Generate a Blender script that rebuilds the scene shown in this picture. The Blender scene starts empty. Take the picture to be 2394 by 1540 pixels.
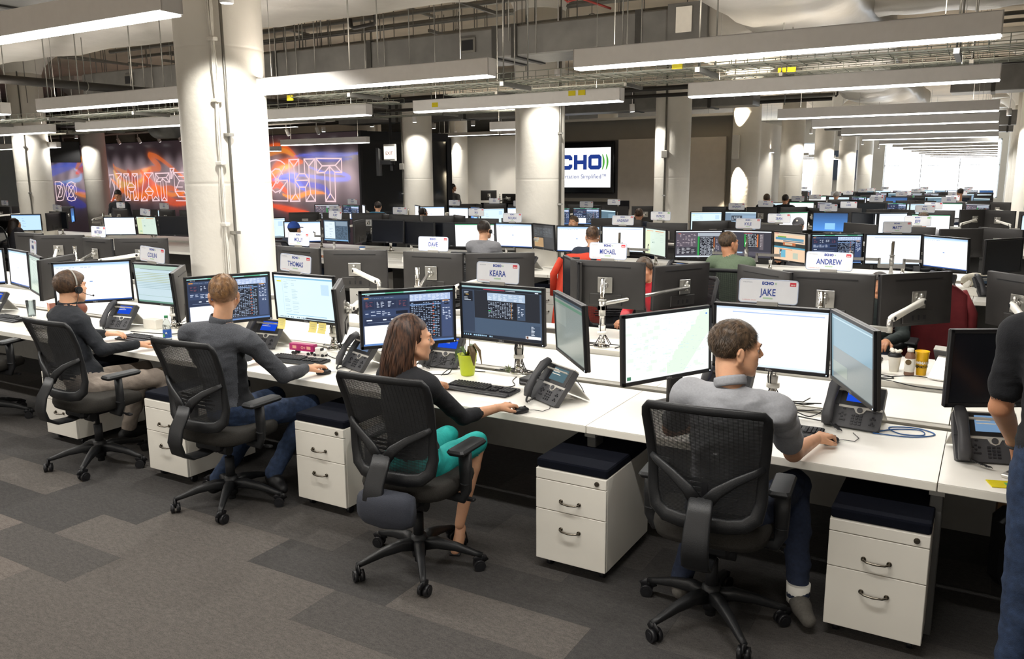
import bpy, bmesh, math, random
import numpy as np
from mathutils import Vector, Matrix, noise
R=random.Random(7)
SC=bpy.context.scene; COL=SC.collection
PI=math.pi
# ------------------------------------------------------------------ camera
cam=bpy.data.cameras.new('camera'); camo=bpy.data.objects.new('camera',cam); COL.objects.link(camo)
cam.sensor_width=36; cam.lens=1903/2394*36; cam.clip_end=200
_y,_p,_r=math.radians(30.4),math.radians(10.65),math.radians(-.35)
_fw=Vector((-math.sin(_y)*math.cos(_p),math.cos(_y)*math.cos(_p),-math.sin(_p)))
_r0=Vector((math.cos(_y),math.sin(_y),0)); _u0=_r0.cross(_fw)
_rr=_r0*math.cos(_r)+_u0*math.sin(_r); _uu=_u0*math.cos(_r)-_r0*math.sin(_r)
_m=Matrix((_rr,_uu,-_fw)).transposed().to_4x4(); _m.translation=Vector((0,0,2)); camo.matrix_world=_m
SC.camera=camo
SC.view_settings.view_transform='Standard'; SC.view_settings.look='None'
SC.view_settings.exposure=0.0; SC.view_settings.gamma=1.0
# ------------------------------------------------------------------ world: bright overcast sky outside the windows
w=bpy.data.worlds.new('sky'); SC.world=w; w.use_nodes=True
w.node_tree.nodes['Background'].inputs[0].default_value=(.86,.93,1,1)
w.node_tree.nodes['Background'].inputs[1].default_value=11.0
LAMP_W=49.0         # watts of each eight-foot fixture
LAMP_UP=15.0         # upward light added over each fixture to brighten the slab
LAMP_EM=9.0         # glow of its diffuser
SCREEN_EM=1.15
# ------------------------------------------------------------------ materials
def lin(c):
    f=lambda v: v/12.92 if v<=.04045 else ((v+.055)/1.055)**2.4
    return tuple(f(v) for v in c)
def hexc(h): return lin(tuple(int(h[i:i+2],16)/255 for i in (0,2,4)))
MATS={}
def mat(name,col,rough=.5,metal=0,noise_amt=.06,scale=20,bump=0,bscale=80,stretch=None,spec=.5,sheen=0,trans=0,detail=3,emis=0,alpha=1,ior=1.45):
    if name in MATS: return MATS[name]
    m=bpy.data.materials.new(name); m.use_nodes=True; nt=m.node_tree; b=nt.nodes['Principled BSDF']
    if isinstance(col,str): col=hexc(col)
    c=(*col,1)
    b.inputs['Roughness'].default_value=rough; b.inputs['Metallic'].default_value=metal
    b.inputs['Specular IOR Level'].default_value=spec; b.inputs['IOR'].default_value=ior
    if sheen: b.inputs['Sheen Weight'].default_value=sheen
    if trans: b.inputs['Transmission Weight'].default_value=trans
    if alpha<1: b.inputs['Alpha'].default_value=alpha
    tc=nt.nodes.new('ShaderNodeTexCoord'); mp=nt.nodes.new('ShaderNodeMapping')
    if stretch: mp.inputs['Scale'].default_value=stretch
    nt.links.new(tc.outputs['Object'],mp.inputs[0])
    if noise_amt>0:
        n=nt.nodes.new('ShaderNodeTexNoise'); n.inputs['Scale'].default_value=scale; n.inputs['Detail'].default_value=detail
        nt.links.new(mp.outputs[0],n.inputs['Vector'])
        mr=nt.nodes.new('ShaderNodeMapRange'); mr.inputs[1].default_value=.3; mr.inputs[2].default_value=.7
        mr.inputs[3].default_value=1-noise_amt; mr.inputs[4].default_value=1+noise_amt
        nt.links.new(n.outputs[0],mr.inputs[0])
        mx=nt.nodes.new('ShaderNodeVectorMath'); mx.operation='SCALE'; mx.inputs[0].default_value=c[:3]
        nt.links.new(mr.outputs[0],mx.inputs['Scale']); nt.links.new(mx.outputs[0],b.inputs['Base Color'])
    else: b.inputs['Base Color'].default_value=c
    if bump:
        n2=nt.nodes.new('ShaderNodeTexNoise'); n2.inputs['Scale'].default_value=bscale; n2.inputs['Detail'].default_value=4
        nt.links.new(mp.outputs[0],n2.inputs['Vector'])
        bp=nt.nodes.new('ShaderNodeBump'); bp.inputs['Strength'].default_value=bump; bp.inputs['Distance'].default_value=.01
        nt.links.new(n2.outputs[0],bp.inputs['Height']); nt.links.new(bp.outputs[0],b.inputs['Normal'])
    if emis:
        b.inputs['Emission Color'].default_value=c; b.inputs['Emission Strength'].default_value=emis
    MATS[name]=m; return m
def emat(name,col,st):
    if name in MATS: return MATS[name]
    m=bpy.data.materials.new(name); m.use_nodes=True; nt=m.node_tree; nt.nodes.clear()
    e=nt.nodes.new('ShaderNodeEmission'); o=nt.nodes.new('ShaderNodeOutputMaterial'); e.inputs[0].default_value=(*col,1); e.inputs[1].default_value=st
    nt.links.new(e.outputs[0],o.inputs[0]); MATS[name]=m; return m
def colmat(name,emis,rough=.4,dif=False):
    "material that reads the printed colours of a flat sheet or screen from its colour attribute"
    m=bpy.data.materials.new(name); m.use_nodes=True; nt=m.node_tree; b=nt.nodes['Principled BSDF']
    a=nt.nodes.new('ShaderNodeVertexColor'); a.layer_name='Col'
    b.inputs['Roughness'].default_value=rough
    if emis:
        nt.links.new(a.outputs[0],b.inputs['Emission Color']); b.inputs['Emission Strength'].default_value=emis
    if dif: nt.links.new(a.outputs[0],b.inputs['Base Color'])
    else: b.inputs['Base Color'].default_value=(.01,.01,.012,1)
    MATS[name]=m; return m
M=dict(
 col=mat('painted_concrete','dcd8cf',.7,noise_amt=.04,scale=3,bump=.35,bscale=14),
 slab=mat('slab_concrete','cfc2ae',.85,noise_amt=.1,scale=1.2,bump=.3,bscale=6),
 wallw=mat('white_wall','dedad2',.8,noise_amt=.02,scale=2),
 wallg=mat('taupe_wall','8b857b',.8,noise_amt=.03,scale=2),
 walld=mat('charcoal_wall','5f5c5a',.8,noise_amt=.03,scale=2),
 wallc=mat('cream_panel','cbc2b6',.75,noise_amt=.03,scale=6),
 top=mat('white_laminate','efece4',.32,noise_amt=.015,scale=8),
 edge=mat('laminate_edge','dfdbd0',.45,noise_amt=.02,scale=8),
 rail=mat('anodised_rail','aeaba2',.4,.6,noise_amt=.05,scale=12,stretch=(.2,8,8)),
 raild=mat('rail_groove','6d6a64',.5,.3,noise_amt=.05),
 steelw=mat('white_steel','dcd8ce',.38,noise_amt=.02,scale=5),
 steelg=mat('grey_steel','8f8c86',.5,.2,noise_amt=.04),
 navy=mat('navy_fabric','0b0e18',.95,noise_amt=.2,scale=160,bump=.4,bscale=500,spec=.15),
 blk=mat('black_plastic','17171a',.42,noise_amt=.1,scale=30),
 blkm=mat('matte_black','101013',.65,noise_amt=.1,scale=30),
 gun=mat('monitor_grey','2a2827',.45,noise_amt=.06,scale=6,bump=.05,bscale=400),
 chairp=mat('chair_plastic','18191b',.45,noise_amt=.08,scale=20,bump=.15,bscale=300),
 chairf=mat('seat_fabric','353330',.95,noise_amt=.25,scale=260,bump=.5,bscale=600,spec=.2),
 meshm=mat('chair_mesh','1a1b1d',.6,noise_amt=.1,scale=60),
 chrome=mat('chrome','c9c7c3',.12,1,noise_amt=.03,scale=20),
 alu=mat('brushed_aluminium','b9b7b2',.28,.9,noise_amt=.05,scale=30,stretch=(1,1,.1)),
 armw=mat('arm_white','e6e3db',.35,noise_amt=.02),
 pewter=mat('pewter','7c766c',.25,1,noise_amt=.12,scale=90),
 galv=mat('galvanised_duct','767572',.45,.5,noise_amt=.14,scale=5,detail=5),
 galvd=mat('duct_band','3c3b38',.6,.2,noise_amt=.1),
 wrap=mat('foil_duct_wrap','a8a49b',.33,.12,noise_amt=.07,scale=2.5,bump=1.0,bscale=3.2,stretch=(1,1,2.2),detail=5),
 iron=mat('black_iron_pipe','2a2724',.5,.3,noise_amt=.2,scale=9),
 gpipe=mat('grey_conduit','77756f',.45,.6,noise_amt=.1,scale=9),
 redp=mat('red_pipe','8a2f28',.5,noise_amt=.1),
 lampw=mat('lamp_housing','eceae9',.45,noise_amt=.02),
 glow=emat('lamp_diffuser',(1,.985,.95),LAMP_EM),
 wire=mat('cable_tray_wire','8d9186',.45,.5,noise_amt=.1),
 yel=mat('yellow_tag','d8c814',.5,noise_amt=.05),
 key=mat('key_black','232326',.5,noise_amt=.1,scale=90),
 cable=mat('black_cable','111114',.5,noise_amt=.1),
 cableb=mat('blue_cable','2c5f9e',.5,noise_amt=.1),
 cablew=mat('white_cable','d3cfc6',.6,noise_amt=.05),
 phone=mat('phone_grey','3f3f42',.48,noise_amt=.06,scale=30,bump=.08,bscale=300),
 phones=mat('phone_silver','c4c1ba',.3,.3,noise_amt=.03),
 note=mat('yellow_note','ddd07f',.8,noise_amt=.05,scale=15),
 paper=mat('paper','e8e4da',.8,noise_amt=.03),
 plate=mat('plate_white','dadbdf',.35,noise_amt=.015),
 plateb=mat('plate_blue_ink','27408f',.5,noise_amt=.03),
 plater=mat('plate_red','c5273a',.5,noise_amt=.03),
 plateg=mat('plate_green','5da654',.5,noise_amt=.03),
 platek=mat('plate_rim','a9b3c8',.4,noise_amt=.03),
 tgreen=mat('muted_green_ink','a9c2a5',.6,noise_amt=.03),
 tred=mat('muted_red_ink','cf9090',.6,noise_amt=.03),
 tgrey=mat('grey_ink','8b8f99',.6,noise_amt=.03),
 logo=mat('bezel_letters','8f9094',.4,.5,noise_amt=.03),
 glassd=mat('dark_glass','0c0f14',.06,noise_amt=.3,scale=1.5,spec=.9),
 lime=mat('lime_pot','b3c21c',.35,noise_amt=.04,scale=12),
 leaf=mat('orchid_leaf','39541f',.4,noise_amt=.25,scale=14),
 leafd=mat('dry_leaf','5b4a2c',.6,noise_amt=.3,scale=20),
 magenta=mat('magenta_print','a71e63',.4,noise_amt=.05),
 whitep=mat('white_plastic','e4e1da',.35,noise_amt=.02),
 milk=mat('cocoa_milk','7b5a49',.35,noise_amt=.05),
 yelp=mat('yellow_cup','e9b512',.35,noise_amt=.03),
 brown=mat('football_leather','7a4433',.5,noise_amt=.1,scale=60,bump=.3,bscale=300),
 cream=mat('cream_leather','cfc8b4',.5,noise_amt=.1,scale=40,bump=.2,bscale=300),
 pink=mat('pink_card','e3a795',.6,noise_amt=.03),
 card=mat('cardboard','7a5a3a',.8,noise_amt=.1),
 red=mat('red_cloth','b9202c',.85,noise_amt=.12,scale=12,bump=.4,bscale=18,sheen=.2),
 orange=mat('orange_red_jacket','b5351d',.8,noise_amt=.12,scale=12,bump=.4,bscale=14),
 maroon=mat('maroon_cloth','6e2226',.85,noise_amt=.12,scale=12,bump=.4,bscale=14),
 glassc=mat('clear_plastic','dfe8ea',.08,noise_amt=0,trans=.95,ior=1.2),
 blab=mat('blue_label','1d4fa0',.4,noise_amt=.15,scale=40),
 gcap=mat('green_cap','1e7a4c',.4,noise_amt=.03),
 eyew=mat('eye_white','d9d2cb',.25,noise_amt=0), iris=mat('iris','2a1c14',.2,noise_amt=.1),
 screen=colmat('screen_picture',SCREEN_EM,.25), mural=colmat('mural_print',.55,.2,True),  # the mural print is given a faint glow to look brighter
 neon=emat('neon_letters',(1,.74,.78),.95),
)
# ------------------------------------------------------------------ mesh helpers
class MB:
    def __init__(s): s.v=[]; s.f=[]; s.m=[]; s.mi=0; s.sm=[]; s.c=[]
    def add(s,v,f,smooth=False):
        o=len(s.v); s.v+= [tuple(p) for p in v]; s.f+=[tuple(i+o for i in q) for q in f]; s.m+=[s.mi]*len(f); s.sm+=[smooth]*len(f)
    def box(s,x0,y0,z0,x1,y1,z1):
        v=[(x,y,z) for z in (z0,z1) for y in (y0,y1) for x in (x0,x1)]
        s.add(v,[(0,2,3,1),(4,5,7,6),(0,1,5,4),(2,6,7,3),(0,4,6,2),(1,3,7,5)])
    def cbox(s,c,d,rot=None,bev=0):
        "box by centre and size; bev: chamfer of the vertical and horizontal edges"
        hx,hy,hz=[t/2 for t in d]
        if bev:
            b=min(bev,hx*.9,hy*.9,hz*.9); v=[];
            def ring(z,ix):
                X,Y=hx-ix,hy-ix; bb=b
                return [(X-bb+0,-Y,z),(X,-Y+bb,z),(X,Y-bb,z),(X-bb,Y,z),(-X+bb,Y,z),(-X,Y-bb,z),(-X,-Y+bb,z),(-X+bb,-Y,z)]
            rings=[ring(-hz,b*.6),ring(-hz+b,0),ring(hz-b,0),ring(hz,b*.6)]
            for r_ in rings: v+=r_
            f=[tuple(range(7,-1,-1)),tuple(range(24,32))]
            for k in range(3):
                for i in range(8): f.append((k*8+i,k*8+(i+1)%8,(k+1)*8+(i+1)%8,(k+1)*8+i))
        else:
            v=[(x,y,z) for z in (-hz,hz) for y in (-hy,hy) for x in (-hx,hx)]
            f=[(0,2,3,1),(4,5,7,6),(0,1,5,4),(2,6,7,3),(0,4,6,2),(1,3,7,5)]
        mt=(rot or Matrix.Identity(3)); c=Vector(c)
        s.add([mt@Vector(p)+c for p in v],f)
    def cyl(s,p0,p1,r0,r1=None,n=12,smooth=True,caps=True):
        if r1 is None: r1=r0
        p0,p1=Vector(p0),Vector(p1); d=(p1-p0); d=d.normalized() if d.length>0 else Vector((0,0,1))
        a=d.orthogonal().normalized(); b=d.cross(a); v=[]
        for p,r in ((p0,r0),(p1,r1)):
            for i in range(n):
                t=2*PI*i/n; v.append(p+(a*math.cos(t)+b*math.sin(t))*r)
        f=[(i,(i+1)%n,n+(i+1)%n,n+i) for i in range(n)]
        s.add(v,f,smooth)
        if caps:
            o=len(s.v)-2*n; s.f+=[tuple(o+i for i in range(n-1,-1,-1)),tuple(o+n+i for i in range(n))]; s.m+=[s.mi]*2; s.sm+=[False]*2
    def tube(s,pts,r,n=8,closed=False,smooth=True,flat=None,up=None,caps=True):
        "sweep along pts; r number, list, or list of (w,h) for an oval/flat section"
        P=[Vector(p) for p in pts]; k=len(P)
        if not isinstance(r,(list,tuple)): r=[r]*k
        v=[]; prev=None
        for i in range(k):
            if closed: t=(P[(i+1)%k]-P[i-1])
            else: t=P[min(i+1,k-1)]-P[max(i-1,0)]
            t=t.normalized() if t.length>1e-9 else Vector((0,0,1))
            if up is not None: a=Vector(up).cross(t); a=a.normalized() if a.length>1e-6 else t.orthogonal().normalized()
            elif prev is None: a=t.orthogonal().normalized()
            else:
                a=prev-t*prev.dot(t); a=a.normalized() if a.length>1e-6 else t.orthogonal().normalized()
            prev=a; b=t.cross(a); rr=r[i]; ra,rb=(rr if isinstance(rr,(list,tuple)) else (rr,rr))
            for j in range(n):
                th=2*PI*(j+.5)/n; c_,s_=math.cos(th),math.sin(th)
                if flat:
                    q=flat; c_=math.copysign(abs(c_)**q,c_); s_=math.copysign(abs(s_)**q,s_)
                v.append(P[i]+a*c_*ra+b*s_*rb)
        f=[]
        for i in range(k if closed else k-1):
            for j in range(n):
                i2=(i+1)%k; f.append((i*n+j,i*n+(j+1)%n,i2*n+(j+1)%n,i2*n+j))
        if not closed and caps: f+=[tuple(range(n-1,-1,-1)),tuple((k-1)*n+j for j in range(n))]
        s.add(v,f,smooth)
    def lathe(s,prof,c=(0,0,0),n=20,smooth=True,mt=None,sx=1,sy=1):
        v=[];k=len(prof)
        for r,z in prof:
            for j in range(n):
                t=2*PI*j/n; p=Vector((r*math.cos(t)*sx,r*math.sin(t)*sy,z)); 
                if mt is not None: p=mt@p
                v.append(p+Vector(c))
        f=[(i*n+j,i*n+(j+1)%n,(i+1)*n+(j+1)%n,(i+1)*n+j) for i in range(k-1) for j in range(n)]
        f+=[tuple(range(n-1,-1,-1)),tuple((k-1)*n+j for j in range(n))]
        s.add(v,f,smooth)
    def prism(s,poly,fn,t0,t1):
        "extrude 2-D polygon; fn(u,v,t) -> 3-D point"
        n=len(poly); v=[fn(u,q,t0) for u,q in poly]+[fn(u,q,t1) for u,q in poly]
        s.add(v,[tuple(range(n-1,-1,-1)),tuple(range(n,2*n))]+[(i,(i+1)%n,n+(i+1)%n,n+i) for i in range(n)])
    def quad(s,a,b,c,d): s.add([a,b,c,d],[(0,1,2,3)])
    def sphere(s,c,r,n=12,m=8,mt=None):
        rx,ry,rz=r if isinstance(r,(tuple,list)) else (r,r,r)
        prof=[]; v=[]
        for i in range(m+1):
            ph=PI*i/m
            for j in range(n):
                th=2*PI*j/n; p=Vector((rx*math.sin(ph)*math.cos(th),ry*math.sin(ph)*math.sin(th),-rz*math.cos(ph)))
                if mt is not None: p=mt@p
                v.append(p+Vector(c))
        f=[(i*n+j,i*n+(j+1)%n,(i+1)*n+(j+1)%n,(i+1)*n+j) for i in range(m) for j in range(n)]
        s.add(v,f,True)
    def mesh(s,name,mats):
        me=bpy.data.meshes.new(name); me.from_pydata([tuple(p) for p in s.v],[],s.f)
        if not isinstance(mats,(list,tuple)): mats=[mats]
        for q in mats: me.materials.append(q)
        if s.f:
            me.polygons.foreach_set('material_index',s.m); me.polygons.foreach_set('use_smooth',s.sm)
        me.validate(); me.update(); return me
def link(name,data,parent=None,loc=None,rz=None,kind=None,label=None):
    o=bpy.data.objects.new(name,data); COL.objects.link(o)
    if parent is not None: o.parent=parent
    if loc is not None: o.location=loc
    if rz is not None: o.rotation_euler=(0,0,rz)
    if kind: o['kind']=kind
    if label: o['label']=label
    return o
def part(name,mb,mats,parent,**k): return link(name,mb.mesh(name,mats),parent,**k)
def bx(name,c,d,m_,parent,rot=None,bev=0,**k):
    b=MB(); b.cbox(c,d,rot,bev); return part(name,b,m_,parent,**k)
LABELS={}
def thing(name,label,cat,loc=(0,0,0),rz=0,group=None,data=None):
    o=link(name,data,None,loc,rz); o['label']=label; o['category']=cat
    if group: o['group']=group
    LABELS.setdefault(label,0); LABELS[label]+=1
    return o
def struct(name,data,loc=None): 
    o=link(name,data,None,loc); o['kind']='structure'; return o
def dup(root,loc,rz,label,group=None):
    def cp(o,par):
        c=o.copy(); COL.objects.link(c); c.parent=par
        for ch in [q for q in KIDS.get(o.name,[])]: cp(ch,c)
        return c
    r=cp(root,None); r.location=loc; r.rotation_euler=(0,0,rz); r['label']=label
    if group: r['group']=group
    return r
KIDS={}
def index_kids(root):
    def rec(o):
        ch=list(o.children); KIDS[o.name]=ch
        for c in ch: rec(c)
    rec(root)
ORD=['first','second','third','fourth','fifth','sixth','seventh','eighth','ninth','tenth','eleventh','twelfth','thirteenth','fourteenth','fifteenth','sixteenth','seventeenth','eighteenth','nineteenth','twentieth']+['twenty-'+q for q in ('first','second','third','fourth','fifth','sixth','seventh','eighth','ninth')]+['thirtieth']+['thirty-'+q for q in ('first','second','third','fourth','fifth','sixth','seventh','eighth','ninth')]+['fortieth']+['forty-'+q for q in ('first','second','third','fourth','fifth','sixth','seventh','eighth','ninth')]
# text to polygons
def text_geo(txt,size,sx=1.0,bold=0.0,align='CENTER'):
    cu=bpy.data.curves.new('t','FONT'); cu.body=txt; cu.size=size; cu.align_x=align; cu.offset=bold; cu.resolution_u=2
    ob=bpy.data.objects.new('t',cu); COL.objects.link(ob); bpy.context.view_layer.update()
    me=bpy.data.meshes.new_from_object(ob.evaluated_get(bpy.context.evaluated_depsgraph_get()))
    v=[(p.co.x*sx,p.co.y) for p in me.vertices]; f=[tuple(p.vertices) for p in me.polygons]
    bpy.data.objects.remove(ob); bpy.data.curves.remove(cu); bpy.data.meshes.remove(me); return v,f
TXT={}
def add_text(mb,txt,size,fn,sx=1.0,bold=0.0,align='CENTER'):
    k=(txt,size,sx,bold,align)
    if k not in TXT: TXT[k]=text_geo(*k)
    v,f=TXT[k]; mb.add([fn(a,b) for a,b in v],f)
# colour-attribute sheet
def sheet(name,rects,w,h,matl,parent,y=0,ddir=-1):
    "rects (u0,v0,u1,v1,col) with v from the top, painted in order on a w x h sheet facing -y"
    vs=[];fs=[];cs=[]
    for q in rects:
        u0,v0,u1,v1,c=q[:5]; yy=y+ddir*(.0003+.0005*(q[5] if len(q)>5 else 0))
        o=len(vs)
        for (u,v) in ((u0,v1),(u1,v1),(u1,v0),(u0,v0)): vs.append(((u-.5)*w,yy,(.5-v)*h))
        fs.append((o,o+1,o+2,o+3)); cs+=[(*c,1)]*4
    me=bpy.data.meshes.new(name); me.from_pydata(vs,[],fs); me.materials.append(matl)
    a=me.color_attributes.new('Col','FLOAT_COLOR','CORNER'); a.data.foreach_set('color',np.array(cs,dtype=np.float32).ravel())
    me.update()
    return link(name,me,parent) if parent is not None else me
# ================================================================== the room
X0,X1,Y0,Y1,ZC=-46,9,-7,49.2,5.05
def carpet_mat(name,c1,c2):
    m=bpy.data.materials.new(name); m.use_nodes=True; nt=m.node_tree; b=nt.nodes['Principled BSDF']
    b.inputs['Roughness'].default_value=.95; b.inputs['Specular IOR Level'].default_value=.15
    tc=nt.nodes.new('ShaderNodeTexCoord'); mp=nt.nodes.new('ShaderNodeMapping'); mp.inputs['Scale'].default_value=(.8,2.0,1)
    nt.links.new(tc.outputs['Object'],mp.inputs[0])
    n=nt.nodes.new('ShaderNodeTexNoise'); n.inputs['Scale'].default_value=30; n.inputs['Detail'].default_value=8; n.inputs['Roughness'].default_value=.85
    nt.links.new(mp.outputs[0],n.inputs['Vector'])
    n3=nt.nodes.new('ShaderNodeTexNoise'); n3.inputs['Scale'].default_value=240; n3.inputs['Detail'].default_value=2; nt.links.new(tc.outputs['Object'],n3.inputs['Vector'])
    mm=nt.nodes.new('ShaderNodeMath'); mm.operation='MULTIPLY_ADD'; mm.inputs[1].default_value=.6
    nt.links.new(n.outputs[0],mm.inputs[0]); 
    m2=nt.nodes.new('ShaderNodeMath'); m2.operation='MULTIPLY'; m2.inputs[1].default_value=.4; nt.links.new(n3.outputs[0],m2.inputs[0]); nt.links.new(m2.outputs[0],mm.inputs[2])
    cr=nt.nodes.new('ShaderNodeValToRGB'); cr.color_ramp.elements[0].position=.36; cr.color_ramp.elements[1].position=.64
    cr.color_ramp.elements[0].color=(*hexc(c1),1); cr.color_ramp.elements[1].color=(*hexc(c2),1)
    nt.links.new(mm.outputs[0],cr.inputs[0]); nt.links.new(cr.outputs[0],b.inputs['Base Color'])
    bp=nt.nodes.new('ShaderNodeBump'); bp.inputs['Strength'].default_value=.5; bp.inputs['Distance'].default_value=.004
    nt.links.new(n3.outputs[0],bp.inputs['Height']); nt.links.new(bp.outputs[0],b.inputs['Normal'])
    return m
CP=[carpet_mat('carpet_charcoal','313030','4d4b49'),carpet_mat('carpet_grey','383635','585552'),carpet_mat('carpet_taupe','484340','736c66'),carpet_mat('carpet_warm','413e3c','67625d')]
b=MB(); b.box(X0,Y0,-.3,X1,Y1,-.004); floor=struct('floor',b.mesh('floor',CP[0]))
# carpet planks, laid along the desk rows; the nearest ones are pieces of their own
PW,PL=.31,.93; near=[];far=[MB() for _ in CP]
RP=random.Random(3)
PM=[]
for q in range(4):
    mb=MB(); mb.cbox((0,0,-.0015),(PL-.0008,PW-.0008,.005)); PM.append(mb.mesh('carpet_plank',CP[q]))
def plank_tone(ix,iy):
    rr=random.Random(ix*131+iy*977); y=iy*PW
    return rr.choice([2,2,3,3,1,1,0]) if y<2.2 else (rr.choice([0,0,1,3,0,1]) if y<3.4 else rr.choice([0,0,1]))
np_=0
for iy in range(4,20):
    for ix in range(-11,2):
        off=((iy*7)%3)/3*PL; x=ix*PL+off; y=iy*PW+.12
        if y<1.2 or x<-9-(y-3)*.9 or x>.9 or y>4.6: 
            continue
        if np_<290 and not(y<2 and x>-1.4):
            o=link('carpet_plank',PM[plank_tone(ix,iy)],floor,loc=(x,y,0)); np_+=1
# ceiling
b=MB(); b.box(X0,Y0,ZC,X1,Y1,ZC+.3); struct('ceiling',b.mesh('ceiling',M['slab']))
def wallbox(n,x0,y0,z0,x1,y1,z1,m_): b=MB(); b.box(x0,y0,z0,x1,y1,z1); return struct(n,b.mesh(n,m_))
wallbox('wall_left',X0-.2,Y0,0,X0,Y1,ZC,M['wallw']); wallbox('wall_right',X1,Y0,0,X1+.2,Y1,ZC,M['wallw']); wallbox('wall_near',X0,Y0-.2,0,X1,Y0,ZC,M['wallw'])
wallbox('wall_taupe',-12.95,22.4,0,-6.2,22.6,3.62,M['wallg']); wallbox('wall_return',-12.95,22.6,0,-12.75,28.8,3.6,M['wallw'])
# the far-left room wall
wallbox('wall_far_left',-44,24.2,0,-19.9,24.4,ZC,M['wallc'])
wallbox('wall_white',-20.2,28.75,0,-6.5,28.95,3.6,M['wallw'])
wallbox('wall_divider',-6.55,22.6,0,-6.35,28.8,3.6,M['wallw'])
# window wall: piers, sill, head and the glazing bars
WH,WS=3.75,.75
wall=MB(); wall.box(X0,Y1,0,X1,Y1+.3,WS); wall.box(X0,Y1,WH,X1,Y1+.3,ZC)
piers=[(-46,-13.4),(-8.9,-5.35),(.1,.55),(4.6,5.2)]
for a,c in piers: wall.box(a,Y1,WS,c,Y1+.3,WH)
struct('wall_windows',wall.mesh('wall_windows',M['wallw']))
wb=mat('window_bar','f0f5fc',.5,noise_amt=.02)
for i,(a,c) in enumerate([(-5.35,.1),(-13.4,-8.9),(.55,4.6)]):
    root=struct('window_%d'%(i+1),None,(0,0,0))
    g=MB(); g.box(a,Y1+.1,WS,a+.06,Y1+.2,WH); g.box(c-.06,Y1+.1,WS,c,Y1+.2,WH); g.box(a,Y1+.1,WS,c,Y1+.2,WS+.06); g.box(a,Y1+.1,WH-.06,c,Y1+.2,WH)
    part('window_frame',g,wb,root)
    n=3 if i==0 else 2
    for k in range(1,n): part('mullion',(lambda m_:(m_.box(a+(c-a)*k/n-.022,Y1+.1,WS,a+(c-a)*k/n+.022,Y1+.2,WH),m_)[1])(MB()),wb,root)
    t=MB(); t.box(a,Y1+.1,2.42,c,Y1+.18,2.455); part('transom',t,wb,root)
bl=MB(); bl.box(-8.3,Y1-.12,1.7,-6.0,Y1-.04,3.3); part_=bl.mesh('roller_blind',mat('blue_grey_blind','5d6b82',.8,noise_amt=.03)); thing('roller_blind','blue grey roller blind lowered beside the far round columns','blind',data=part_)
# a sunlit building front seen washed out through the far windows is left to the bright sky
# ------------------------------------------------------------------ round concrete columns on a grid
CX,CY,DX,DY,CR=-5.79,4.99,6.5,5.72,.36
colm=MB(); prof=[(CR,0)]+[(CR,z) for z in (.5,1.5,2.5,3.5,4.25)]+[(CR+.02,4.3),(.42,4.42),(.56,4.6),(.78,4.78),(1.0,4.9),(1.02,4.93)]
prof2=[(CR,0),(CR,4.28)]
def shaft(): 
    m_=MB(); m_.lathe([(CR,0),(CR,1.0),(CR,1.93),(CR,1.948),(CR-.003,1.955),(CR,1.962),(CR,1.98),(CR,2.5),(CR,3.03),(CR,3.048),(CR-.003,3.055),(CR,3.062),(CR,3.08),(CR,3.6),(CR,4.3)],n=48); return m_.mesh('shaft',M['col'])
def capit():
    m_=MB(); m_.lathe([(CR,4.28),(CR+.02,4.34),(.43,4.45),(.58,4.62),(.8,4.8),(1.0,4.9),(1.0,4.93)],n=48); m_.cbox((0,0,4.99),(2.3,2.3,.12)); return m_.mesh('capital',M['col'])
SH,CP_=shaft(),capit()
names=['nearest the camera, between the first two desk rows','beside the second desk block','in front of the cream wall panels','lit up and down by a wall sconce','standing alone before the windows','second before the windows','third before the windows','fourth before the windows']
colroots={}
for (i,j) in [(0,0),(0,1),(0,2),(0,3),(0,4),(0,5),(0,6),(0,7),(1,1),(1,2),(2,1),(2,2),(2,3),(2,4),(3,2),(3,3),(-1,3),(-1,4),(-1,5),(-1,6),(-1,7),(4,3),(1,3),(1,4),(3,1)]:
    x,y=CX-i*DX,CY+j*DY
    if i==0: lab='round white concrete column '+names[j]
    elif i==-1: lab='round white column at the right edge, %s in its line toward the windows'%ORD[j-3]
    else: lab='round white column in the %s line left of the big one, %s back'%(ORD[i-1],ORD[j])
    r=thing('column',lab,'column',(x,y,0),group='round concrete columns')
    link('shaft',SH,r); link('capital',CP_,r); colroots[(i,j)]=r
def vpipe(n,x,y,z0,z1,r,m_,boxes=(),straps=()):
    mb=MB(); mb.cyl((0,0,z0),(0,0,z1),r,n=10); rt=thing(n,*LB.pop(),(x,y,0)); part('pipe',mb,m_,rt)
    for z in boxes: bx('junction_box',(0,-.02,z),(.13,.07,.15),M['steelg'],rt,bev=.01)
    for z in straps: bx('strap',(0,0,z),(.07,.05,.025),M['alu'],rt)
    return rt
def oncol(i,j,ang,d=.02): # a point on a column's face, ang from -y toward +x
    return CX-i*DX+math.sin(ang)*(CR+d), CY+j*DY-math.cos(ang)*(CR+d)
LB=[('thin steel conduit on the left far column','conduit'),('steel conduit with junction box on the column before the dark glass','conduit'),('thin steel conduit on the right side of the column before the cream wall','conduit'),('steel conduit on the right edge of the second column','conduit'),('thin steel conduit beside the white cable bundle','conduit')][::-1]
x,y=oncol(0,0,.93); c0=vpipe('conduit',x,y,.8,4.3,.012,M['gpipe'],straps=(1.55,2.35)); LB and None
LB=[('thin steel conduit strapped up the %s'%s_,'conduit') for s_ in ('column in front of the cream panels','column before the dark glass','second column, right side','far left column')]
x,y=oncol(0,1,1.35); vpipe('conduit',x,y,.8,4.3,.02,M['gpipe'],straps=(1.6,2.6,3.4))
x,y=oncol(2,1,.75); vpipe('conduit',x,y,.8,4.3,.014,M['gpipe'],straps=(1.7,2.7))
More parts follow.
